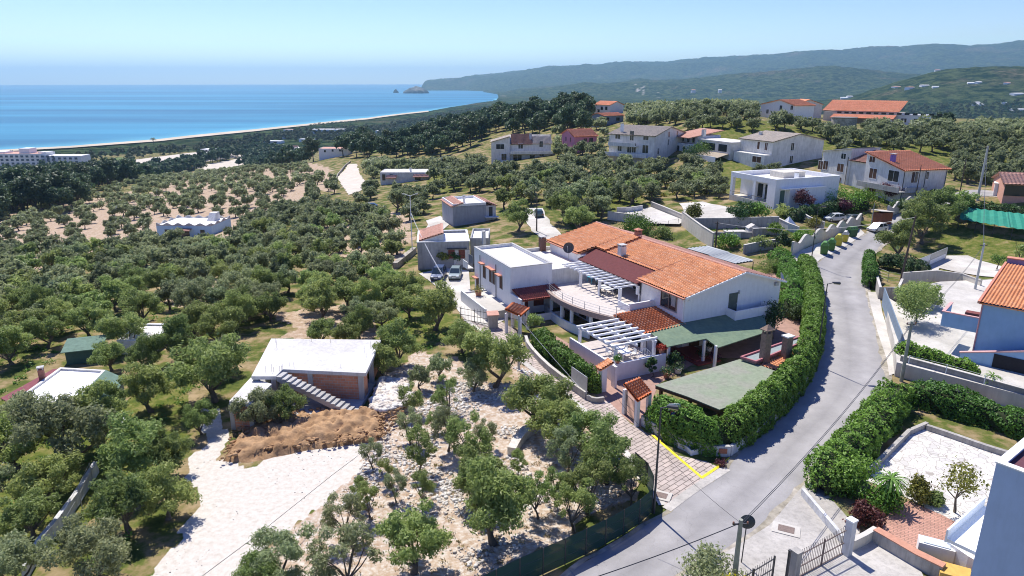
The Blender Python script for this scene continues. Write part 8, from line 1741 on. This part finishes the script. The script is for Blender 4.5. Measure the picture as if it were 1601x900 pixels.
def lamp(label, base, h, arm, m=metal_d, z=0.0):
    b = P(*base, z); rt = thing('street_lamp', label, 'street lamp', tuple(b)); mb = MB(); mb.tube([b - Vector((0, 0, .2)), b + Vector((0, 0, h * .45)), b + Vector((0, 0, h))], [.09, .075, .05], 8); mb.build('post', m, rt)
    t = b + Vector((0, 0, h)); e = t + Vector((arm, -.1, .12)); mb = MB(); mb.tube([t - Vector((0, 0, .05)), e], .035, 6); ar = mb.build('arm', m, rt); f = Fr((e.x, e.y), math.atan2(-.1, arm), e.z); mb = MB(); mb.hexa([f(-.1, -.14, -.02), f(.65, -.17, -.08), f(.65, .17, -.08), f(-.1, .14, -.02)], [f(-.1, -.1, .08), f(.6, -.13, .1), f(.6, .13, .1), f(-.1, .1, .08)]); hd = mb.build('lamp_head', m, ar)
    mb = MB(); mb.hexa([f(.02, -.12, -.12), f(.58, -.15, -.16), f(.58, .15, -.16), f(.02, .12, -.12)], [f(0, -.12, -.045), f(.6, -.15, -.085), f(.6, .15, -.085), f(0, .12, -.045)]); mb.build('lens', mat('lamp_lens', (.55, .45, .22), .3), rt); return rt, b, t
lamp('black street lamp by the lane mouth beside the mesh fence', (1022, 802), 7.9, .45); lamp('black street lamp rising behind the tall hedge on the bend', (1276, 571), 8.8, .55); 
q, b_, t_ = lamp('tall black street lamp by the recycling bins', (1267, 418), 9.6, .5)
# convex mirror
b = P(1159, 880, 0); zt_ = zfor(b, 822); mr_ = thing('traffic_mirror', 'round convex traffic mirror seen from behind on a thin pole', 'traffic mirror', tuple(b)); mb = MB(); mb.tube([b, Vector((b.x + .05, b.y, zt_))], .035, 6); mb.build('pole', metal_d, mr_)
c_ = Vector((b.x + .1, b.y + .05, zt_ + .25)); d = Vector((.15, .95, -.1)).normalized(); a_ = d.cross(Vector((0, 0, 1))).normalized(); u2 = a_.cross(d); V = [c_ - d * .14] + [c_ + (a_ * math.cos(k * math.pi / 10) + u2 * math.sin(k * math.pi / 10)) * .46 * rr_ - d * dd for rr_, dd in ((.6, .1), (1, 0)) for k in range(20)]; F = []
for k in range(20): q_ = (k + 1) % 20; F += [(0, 1 + k, 1 + q_), (1 + k, 21 + k, 21 + q_, 1 + q_)]
F.append(tuple(range(21, 41))); mb = MB(); mb.add(V, F); mb.build('mirror', mat('mirror_back', (.05, .06, .065), .6), mr_)
# sign post: street name plate, no parking sign, small plate
b = P(1050, 690, 0); zt_ = zfor(b, 630); sg = thing('sign_post', 'post with white street plates and a round red and blue sign before the hedge', 'street sign', tuple(b)); mb = MB(); mb.tube([b, Vector((b.x, b.y, zt_))], .03, 6); mb.build('post', metal_g, sg); f = Fr((b.x, b.y - .06), R(4))
def plate(z0, w, h, m, name='plate', dx=0): mb = MB(); mb.box(f, dx - w / 2, dx + w / 2, -.015, .015, z0, z0 + h); return mb.build(name, m, sg)
ink = mat('sign_ink', (.05, .09, .22), .6); redp = mat('sign_red', (.55, .03, .04), .5); blup = mat('sign_blue', (.03, .06, .32), .5)
p1 = plate(zt_ - .42, .95, .4, mat('sign_white', (.70, .74, .78), .5)); p2 = plate(zt_ - .58, .9, .13, MATS['sign_white'])
for pl, z0, n, hh in ((p1, zt_ - .30, 6, .14), (p1, zt_ - .18, 5, .08), (p2, zt_ - .55, 7, .07)):
    for k in range(n): mb = MB(); x0 = -.38 + k * .76 / n; mb.box(f, x0, x0 + .07, -.021, -.016, z0, z0 + hh); mb.build('letter', ink, pl)
p3 = plate(zt_ - 1.25, .62, .64, redp, 'sign_board'); mb = MB(); mb.add([f(.26 * math.cos(k * math.pi / 8), -.02, zt_ - .93 + .26 * math.sin(k * math.pi / 8)) for k in range(16)] , [tuple(range(16))]); mb.build('disc', blup, p3)
for z0, a, h_ in ((zt_ - 1.02, .16, .02), (zt_ - .92, .10, .02)): mb = MB(); mb.box(f, -a, a, -.028, -.022, z0, z0 + .03); mb.build('symbol', MATS['sign_white'], p3)
mb = MB(); mb.bar(f(-.17, -.032, zt_ - 1.10), f(.17, -.032, zt_ - .76), .04, .01); mb.build('slash', redp, p3)
p4 = plate(zt_ - 1.50, .62, .22, MATS['sign_white'])
for k in range(4): mb = MB(); mb.box(f, -.22 + k * .12, -.16 + k * .12, -.021, -.016, zt_ - 1.45, zt_ - 1.33); mb.build('letter', ink, p4)
# house number plaque on the corner wall
q = P(1129, 706, .5); pq = thing('wall_plaque', 'terracotta plaque on the white wall at the hedge corner', 'plaque', tuple(P(1130, 712, 0))); A_, B_ = VW_[2], VW_[3]; s_, z_ = hit_wall(A_, B_, 1139, 698); a2, d2, n2 = wallframe(A_, B_); o_ = a2 + d2 * min(s_, (B_ - A_).length - .6) + n2 * .14; f = Fr((o_.x, o_.y), math.atan2(d2.y, d2.x)); mb = MB(); mb.box(f, -.32, .32, -.03, .02, .30, .72); mb.build('plate', mat('plaque_clay', (.42, .17, .10), .8, .2, 9), pq)
# planter troughs by the lane
for k, (px, py, w, lb) in enumerate([(1058, 692, 1.0, 'long grey stone planter nearest the sign post'), (1071, 702, 1.0, 'middle stone planter with dark soil'), (1086, 708, 1.1, 'white box planter with green sprouts nearest the road')]):
    q = P(px, py, 0); f = Fr((q.x, q.y), R(-48 if k < 2 else 20)); rt = thing('planter', lb, 'planter', tuple(q)); c4 = [Vector(f(-w / 2, -.3)[:2]), Vector(f(w / 2, -.3)[:2]), Vector(f(w / 2, .3)[:2]), Vector(f(-w / 2, .3)[:2])]; parapet(rt, c4, 0.03, .48, .07, white_m if k == 2 else plaster_d, 'trough'); mb = MB(); mb.prism(inset(c4, .065), .04, .42); mb.build('soil', MATS['garden_earth'], rt)
    if k == 2: make = shrub('shrub', 'green sprouts growing in the white box planter', q.x, q.y, .35, .45, .3, hedge_l, 77, n=300, ln=.12, wd_=.06, cat='bush', z0=0)
q = P(1128, 727, 0); shrub('shrub', 'purple flowering weed at the lane corner by the yellow line', q.x, q.y, 0, .5, .35, purple_l, 78, n=450, ln=.12, wd_=.07, cat='bush', z0=.02)
# recycling bins
def bin_(label, base, w, d, h, ang, m, lid, z=None):
    q = G(*base) if z is None else P(*base, z); f = Fr((q.x, q.y), R(ang), q.z); rt = thing('recycling_bin', label, 'recycling bin', tuple(q), 'recycling bins in a row by the road'); b = .82
    mb = MB(); mb.hexa([f(-w / 2 * b, -d / 2 * b, .12), f(w / 2 * b, -d / 2 * b, .12), f(w / 2 * b, d / 2 * b, .12), f(-w / 2 * b, d / 2 * b, .12)], [f(-w / 2, -d / 2, h * .72), f(w / 2, -d / 2, h * .72), f(w / 2, d / 2, h * .72), f(-w / 2, d / 2, h * .72)]); mb.build('body', m, rt)
    mb = MB(); z0 = h * .72 + .005; mb.add([f(-w / 2, -d / 2, z0), f(w / 2, -d / 2, z0), f(w / 2, d / 2, z0), f(-w / 2, d / 2, z0), f(-w / 2, -d * .18, h), f(w / 2, -d * .18, h), f(w / 2, d * .18, h), f(-w / 2, d * .18, h)], [(3, 2, 1, 0), (4, 5, 6, 7), (0, 1, 5, 4), (1, 2, 6, 5), (2, 3, 7, 6), (3, 0, 4, 7)]); ld = mb.build('lid', lid, rt)
    for k in range(3): mb = MB(); x0 = -w / 2 + w * (k + .5) / 3; p_ = [f(x0 - .11, -d * .40, z0 + (h - z0) * .28 + .02), f(x0 + .11, -d * .40, z0 + (h - z0) * .28 + .02), f(x0 + .11, -d * .28, z0 + (h - z0) * .66 + .03), f(x0 - .11, -d * .28, z0 + (h - z0) * .66 + .03)]; mb.add(p_, [(0, 1, 2, 3)]); mb.build('slot', metal_d, ld)
    for sx in (-1, 1):
        for sy in (-1, 1): mb = MB(); mb.box(f, sx * w * .33 - .06, sx * w * .33 + .06, sy * d * .3 - .06, sy * d * .3 + .06, 0, .12); mb.build('foot', metal_d, rt)
gb = mat('bin_green', (.07, .17, .035), .5, .1, 2); gl = mat('bin_green_lid', (.12, .27, .07), .5, .08, 2); ybn = mat('bin_yellow', (.50, .43, .05), .5, .1, 2); yl = mat('bin_yellow_lid', (.62, .55, .08), .5, .08, 2); wl = mat('bin_white_lid', (.62, .60, .54), .5, .08, 2); dgb = mat('bin_dark_green', (.05, .12, .05), .5, .1, 2)
bin_('green recycling bin nearest the street lamp', (1288, 397), 1.5, 1.25, 2.1, 62, gb, gl); bin_('second green recycling bin in the row', (1299, 391), 1.5, 1.25, 2.0, 60, gb, gl); bin_('yellow recycling bin with yellow lid', (1310, 384), 1.5, 1.25, 2.0, 58, ybn, yl); bin_('yellow recycling bin with white lid', (1320, 378), 1.4, 1.15, 1.95, 56, ybn, wl); bin_('dark green wheeled refuse bin under the scalloped wall', (1331, 370), 1.7, 1.2, 1.9, 20, dgb, gl)
# little roadside shelter
q = G(1378, 349); f = Fr((q.x, q.y), R(22), q.z); rt = thing('roadside_shelter', 'small brown sided shelter with slanting pale roof by the white car', 'shelter', tuple(q)); mb = MB(); mb.box(f, -1.5, 1.5, -1.0, 1.0, -.3, 2.2); mb.build('wall', mat('rust_sheet', (.30, .12, .07), .8, .2, 3), rt); mb = MB(); mb.slab([f(-1.9, -1.3, 2.75), f(1.7, -1.3, 2.35), f(1.7, 1.3, 2.35), f(-1.9, 1.3, 2.75)], .1); mb.build('roof', conc_w, rt)

# ------------------------------------------------------------------ cars
tyre = mat('tyre', (.02, .02, .02), .9); rim_m = mat('rim', (.45, .46, .48), .35, metal=.7)
def car(label, loc, ang, paint, L_=4.1, W_=1.72, H_=1.48, van=False):
    q = Vector(loc); f = Fr((q.x, q.y), R(ang), q.z); rt = thing('parked_car', label, 'car', tuple(q)); h = W_ / 2
    S = [(-L_ / 2, .86, .45, .60), (-L_ / 2 + .12, .95, .30, .72), (-L_ * .30, 1, .26, .88), (0, 1, .24, .92), (L_ * .28, 1, .26, .96), (L_ / 2 - .12, .96, .30, .98), (L_ / 2, .9, .42, .85)]   # front is -x
    V, F = [], []
    for x, k, zb, zt in S: V += [f(x, -h * k, zb), f(x, -h * k, (zb + zt) / 2), f(x, -h * k * .95, zt), f(x, h * k * .95, zt), f(x, h * k, (zb + zt) / 2), f(x, h * k, zb)]
    for i in range(len(S) - 1):
        for j in range(6): F.append((i * 6 + j, i * 6 + (j + 1) % 6, (i + 1) * 6 + (j + 1) % 6, (i + 1) * 6 + j))
    F += [(5, 4, 3, 2, 1, 0), tuple(range(len(V) - 6, len(V)))]; F = [t[::-1] for t in F]; mb = MB(); mb.add(V, F); mb.build('body', paint, rt)
    G0 = [(-L_ * .27, .88, .885), (-L_ * .09, .76, H_ - .06), (L_ * .32, .74, H_ - .08), (L_ * .46, .86, .97)]; V, F = [], []
    for x, k, z in G0: V += [f(x, -h * k, z), f(x, h * k, z)]
    V += [f(-L_ * .27, -h * .9, .87), f(-L_ * .27, h * .9, .87), f(L_ * .46, -h * .9, .95), f(L_ * .46, h * .9, .95)]
    F = [(0, 2, 3, 1)[::-1], (2, 4, 5, 3)[::-1], (4, 6, 7, 5)[::-1], (0, 2, 4, 6), (1, 7, 5, 3)]; mb = MB(); mb.add(V, F); mb.build('windows', mat('car_glass', (.03, .045, .055), .06, spec=.8), rt)
    mb = MB(); mb.hexa([f(-L_ * .085, -h * .755, H_ - .055), f(L_ * .325, -h * .735, H_ - .075), f(L_ * .325, h * .735, H_ - .075), f(-L_ * .085, h * .755, H_ - .055)], [f(-L_ * .07, -h * .7, H_), f(L_ * .31, -h * .68, H_ - .01), f(L_ * .31, h * .68, H_ - .01), f(-L_ * .07, h * .7, H_)]); rf = mb.build('roof', paint, rt)
    for sy in (-1, 1):
        for a, b_ in (((-L_ * .27, .885, .885), (-L_ * .09, .765, H_ - .05)), ((L_ * .13, .90, .93), (L_ * .12, .765, H_ - .05)), ((L_ * .46, .865, .975), (L_ * .32, .745, H_ - .07))):
            mb = MB(); mb.bar(f(a[0], sy * h * a[1], a[2]), f(b_[0], sy * h * b_[1], b_[2]), .07, .05); mb.build('pillar', paint, rt)
        for x in (-L_ * .31, L_ * .30):
            mb = MB(); mb.tube([f(x, sy * (h - .20), .31), f(x, sy * (h + .015), .31)], .31, 14); w_ = mb.build('wheel', tyre, rt); mb = MB(); mb.tube([f(x, sy * (h + .012), .31), f(x, sy * (h + .025), .31)], .19, 10); mb.build('rim', rim_m, w_)
        mb = MB(); mb.box(f, -L_ / 2 - .005, -L_ / 2 + .2, sy * h * .62 - .18, sy * h * .62 + .18, .60, .74); mb.build('headlight', mat('headlight', (.75, .78, .8), .1), rt)
        mb = MB(); mb.box(f, -L_ * .2, -L_ * .15, sy * (h + .02), sy * (h + .16), .88, 1.0); mb.build('mirror', paint, rt)
        mb = MB(); mb.box(f, L_ / 2 - .1, L_ / 2 + .01, sy * h * .72 - .1, sy * h * .72 + .1, .65, .9); mb.build('tail_light', mat('tail_red', (.35, .02, .02), .3), rt)
    mb = MB(); mb.box(f, -L_ / 2 - .015, -L_ / 2 - .003, -.26, .26, .42, .53); mb.build('number_plate', white_m, rt); mb = MB(); mb.box(f, -L_ / 2 - .008, -L_ / 2 + .1, -h * .4, h * .4, .56, .66); mb.build('grille', metal_d, rt)
def paint(n, c): return mat(n, c, .28, .02, 1, spec=.6)
car('dark blue people carrier parked beside the white flat roofed house, on the left', P(686, 434, .1), 84, paint('paint_navy', (.05, .08, .17)), 4.3, 1.78, 1.72); car('silver green hatchback parked right of the dark blue car', P(712, 433, .1), 88, paint('paint_silver_green', (.22, .28, .29)), 4.0, 1.7, 1.5)
car('white hatchback on the road beyond the bins', G(1371, 361), 28, paint('paint_white', (.78, .78, .77)), 4.3, 1.78, 1.55)
car('dark grey car in the yard behind the scalloped wall', G(1330, 347), 12, paint('paint_grey', (.10, .12, .14)), 4.4); car('pale car half hidden left of the dark grey one', G(1304, 345), 12, paint('paint_pale', (.55, .58, .6)), 4.1)
car('dark green car alone in the dirt yard among olives', G(842, 338), -85, paint('paint_dark_green', (.05, .10, .10)), 4.2); car('dark blue car half hidden in the olive grove', G(577, 326), 5, paint('paint_navy2', (.04, .09, .20)), 4.4)
# gate on the lawn, shade net, lane gate
a, b_ = G(1424, 428), G(1478, 404); rt = thing('sliding_gate', 'grey sliding gate with two white panels before the lawn', 'gate', tuple(a.lerp(b_, .5))); H_ = 1.9
for s in (0, .5, 1): p = a.lerp(b_, s); mb = MB(); mb.bar(p, p + Vector((0, 0, H_)), .12, .12); mb.build('upright', metal_g, rt)
for zz_ in (.12, H_ * .5, H_): mb = MB(); mb.bar(a + Vector((0, 0, zz_)), b_ + Vector((0, 0, zz_)), .08, .08); mb.build('rail', metal_g, rt)
for s0, s1, z0, z1, m_ in ((.02, .5, .95, 1.86, white_m), (.5, .98, .14, .93, white_m), (.5, .98, .95, 1.86, metal_g), (.02, .5, .14, .93, metal_g)): p, q = a.lerp(b_, s0), a.lerp(b_, s1); mb = MB(); mb.bar(p + Vector((0, 0, (z0 + z1) / 2)), q + Vector((0, 0, (z0 + z1) / 2)), .03, z1 - z0 - .02); mb.build('panel', m_, rt)
a, b_ = P(722, 505, 0), P(768, 508, 0); bar_gate('thin black double gate across the head of the lane', P(720, 500, 0), P(764, 508, 0), 1.7, 1.7, metal_d, 9)
q = P(770, 512, 0); f = Fr((q.x, q.y), R(10)); rt = thing('gate_pillar', 'stubby rendered gate pillar with tiled top at the lane gate', 'gate pillar', tuple(q)); mb = MB(); mb.box(f, -.5, .6, -.4, .4, 0, 1.7); mb.build('shaft', terr_wall, rt); mb = MB(); mb.slab([f(-.65, -.55, 1.75), f(.75, -.55, 1.75), f(.75, .55, 1.95), f(-.65, .55, 1.95)], .1); mb.build('cap', tile_p, rt)
sn = [G(1497, 358), G(1610, 378), G(1600, 356), G(1500, 344)]; rt = thing('shade_net', 'long green shade net on posts at the edge of the lawn', 'shade net', tuple(sn[0])); grn = mat('turquoise_net', (.025, .25, .17), .8, .12, 1.5); n = 16; V, F = [], []
for i in range(n + 1):
    t = i / n; a, b_ = sn[0].lerp(sn[1] * 1.0, t), sn[3].lerp(sn[2], t); sg_ = .18 * math.sin(t * math.pi * 8) ** 2; V += [(a.x, a.y, a.z + 2.0 - sg_), ((a.x + b_.x) / 2, (a.y + b_.y) / 2, (a.z + b_.z) / 2 + 2.45 - sg_), (b_.x, b_.y, b_.z + 2.6 - sg_)]
for i in range(n):
    for j in range(2): F.append((i * 3 + j, (i + 1) * 3 + j, (i + 1) * 3 + j + 1, i * 3 + j + 1))
mb = MB(); mb.add(V, F); mb.build('net', grn, rt)
for i in range(0, n + 1, 4):
    for j in (0, 2): v = V[i * 3 + j]; mb = MB(); mb.tube([(v[0], v[1], v[2] - 2.8), v], .05, 5); mb.build('post', metal_d, rt)
# green tarpaulin and pale tarp by the modern villa
for lb, px, py, w, m_ in (('green netting cover in front of the red roofed house', 1412, 328, 4.2, grn), ('pale tarpaulin tent at the corner of the modern villa', 1232, 354, 2.6, white_roof)):
    q = G(px, py); rt = thing('tarpaulin', lb, 'tarpaulin', tuple(q)); mb = MB(); n = 10; V = [(q.x, q.y, q.z + 1.9)] + [(q.x + w / 2 * math.cos(k * 2 * math.pi / n) * (1 + .15 * math.sin(k * 3)), q.y + w * .4 * math.sin(k * 2 * math.pi / n), q.z + .2 + .25 * (k % 2)) for k in range(n)]; mb.add(V, [(0, 1 + k, 1 + (k + 1) % n) for k in range(n)]); mb.build('sheet', m_, rt)
# cable lying over the clearing, yellow machine hose near the trees
mb = MB(); mb.tube([P(x, y, z) for x, y, z in ((560, 712, 2.0), (520, 742, 1.9), (470, 782, 2.0), (400, 838, 2.5), (310, 905, 3.5), (200, 985, 5))], .02, 4); tag(mb.build('overhead_cable', metal_d, origin=P(470, 782, 0)), 'thin dark cable sagging low across the white clearing', 'cable')
# terrace furniture
def table(label, c, w, d, h, m, ang=MA, legs=True):
    f = Fr((c[0], c[1]), ang, c[2]); rt = thing('table', label, 'table', tuple(c)); mb = MB(); mb.box(f, -w / 2, w / 2, -d / 2, d / 2, h - .05, h); mb.build('table_top', m, rt)
    for a in (-1, 1):
        for b in (-1, 1): mb = MB(); mb.box(f, a * w * .42 - .03, a * w * .42 + .03, b * d * .4 - .03, b * d * .4 + .03, 0, h - .052); mb.build('leg', m, rt)
def chair(label, c, ang, m):
    f = Fr((c[0], c[1]), ang, c[2]); rt = thing('chair', label, 'chair', tuple(c), 'chairs on the villa terraces'); mb = MB(); mb.box(f, -.24, .24, -.24, .24, .42, .47); mb.build('seat', m, rt); mb = MB(); mb.box(f, -.24, .24, .2, .25, .472, .92); mb.build('backrest', m, rt)
    for a in (-1, 1):
        for b in (-1, 1): mb = MB(); mb.box(f, a * .21 - .02, a * .21 + .02, b * .21 - .02, b * .21 + .02, 0, .418); mb.build('leg', m, rt)
table('white dining table under the white pergola', MF(-8.3, -.4, TZ), 1.1, 2.4, .76, white_m)
CL = ['left front', 'right front', 'left back', 'right back']
for k, (u_, v_) in enumerate(((-9.3, -1.1), (-7.3, -1.1), (-9.3, .4), (-7.3, .4))): chair('white chair at the ' + CL[k] + ' of the pergola table', MF(u_, v_, TZ), MA + (R(90) if u_ < -8.3 else R(-90)), white_m)
table('pale oval table on the roof terrace', MF(-1.6, 12.6, 3.2), 1.1, 2.2, .76, mat('pale_table', (.62, .62, .60), .5)); table('small blue topped table beside the terrace glass door', MF(-.6, 17.2, 3.2), .9, 1.2, .8, mat('blue_table', (.10, .38, .48), .5))
for k, (u_, v_, l_) in enumerate(((-2.6, 12.0, 'left'), (-.6, 12.0, 'right'), (-1.6, 14.2, 'far'), (-1.4, 10.6, 'near'))): chair('grey chair at the ' + l_ + ' side of the oval roof terrace table', MF(u_, v_, 3.2), MA + R((90, -90, 0, 180)[k]), metal_d)
bf = thing('garden_bench', 'white arched iron bench on the raised terrace corner', 'bench', MF(-6.8, -2.4, TZ)); mb = MB(); mb.box(MF, -7.6, -6.0, -2.9, -2.35, TZ + .42, TZ + .47); mb.build('seat', white_m, bf); mb = MB()
for k in range(9): t = k / 8; mb.tube([MF(-7.6 + 1.6 * t, -2.3, TZ + .47), MF(-7.6 + 1.6 * t, -2.2, TZ + .7 + .55 * math.sin(math.pi * t))], .02, 4)
mb.tube([MF(-7.6 + 1.6 * k / 12, -2.2, TZ + .7 + .55 * math.sin(math.pi * k / 12)) for k in range(13)], .03, 5); mb.build('backrest', white_m, bf)
for u_ in (-7.55, -6.05): mb = MB(); mb.box(MF, u_ - .03, u_ + .03, -2.88, -2.36, TZ, TZ + .418); mb.build('leg', white_m, bf)
# flower pots
clay = mat('clay_pot', (.42, .19, .12), .8, .12, 5); red_f = leaf_mat('red_flowers', (.45, .03, .02), (.65, .07, .03), None, .2)
def pot(label, c, r_, m, leaf, s):
    rt = thing('potted_plant', label, 'potted plant', tuple(c)); mb = MB(); mb.lathe(c, [(r_ * .7, 0), (r_, r_ * 1.3), (r_ * 1.08, r_ * 1.35), (r_ * 1.08, r_ * 1.5)], 12); mb.build('pot', m, rt)
    rs = np.random.RandomState(s); n = 260; d = rs.normal(0, 1, (n, 3)); d[:, 2] = np.abs(d[:, 2]); d /= np.linalg.norm(d, axis=1)[:, None]; Pp = np.array(c) + np.array([0, 0, r_ * 1.4]) + d * (rs.uniform(.3, 1, n) * r_ * 2.0)[:, None]; V = leaf_quads(rs, Pp, d, .2, .09); np_mesh('foliage', V, np.arange(len(V)).reshape(-1, 4), leaf, attrs={'lv': ('F', np.repeat(rs.rand(n), 4))}, parent=rt, origin=rt['_o'])
pot('red flowering plant at the right end of the terrace bench', MF(-5.4, -3.2, TZ + .9), .3, clay, red_f, 1); pot('green plant in a clay pot on the left terrace parapet', MF(-10.9, -3.4, TZ + .9), .26, clay, hedge_l, 2)
for k, (px, py, lb) in enumerate([(1042, 590, 'big leafy plant in a terracotta trough by the porch steps'), (1060, 583, 'leafy plant in a white pot by the porch steps'), (1098, 562, 'green plant under the green awning post'), (1108, 548, 'tall green plant in a clay pot between the awning posts'), (1116, 566, 'purple flowering plant right of the awning post')]): q = P(px, py, .05); pot(lb, q, .38, clay if k % 2 == 0 else white_m, dark_l if k < 4 else purple_l, 10 + k)
q = P(748, 462, 1.1); pot('orange clay pots and plants on the side terrace of the white house', q, .45, clay, yel_l, 30)
q = P(1316 + 70, 792, 0); yc = palm('yucca', 'spiky yucca with green sword leaves in the lower right garden', q.x, q.y, 0, 2.2, 55, m=hedge_l, fw=.05, fr_n=70, fl=1.25, trunk_r=.12); yc['category'] = 'yucca'
q = P(1550, 598, 1.5); yc = palm('yucca', 'small yucca in front of the dark garage of the blue house', q.x, q.y, 1.5, .7, 56, m=lime_l, fw=.05, fr_n=40, fl=1.0, trunk_r=.1); yc['category'] = 'yucca'

# ------------------------------------------------------------------ air
hb = MB(); hb.box(Fr((0, 0), 0), -28500, 28500, -300, 28500, -90, 560)
hm = bpy.data.materials.new('haze_air'); hm.use_nodes = True; ht = hm.node_tree; ht.nodes.clear()
ho = ht.nodes.new('ShaderNodeOutputMaterial'); hv = ht.nodes.new('ShaderNodeVolumePrincipled')
hv.inputs['Color'].default_value = (.44, .74, 1.0, 1); hv.inputs['Density'].default_value = 7.5e-5; hv.inputs['Anisotropy'].default_value = 0.35
ht.links.new(hv.outputs[0], ho.inputs['Volume'])
haze = hb.build('haze', hm); tag(haze, 'thin blue air haze over the bay and hills', kind='stuff')
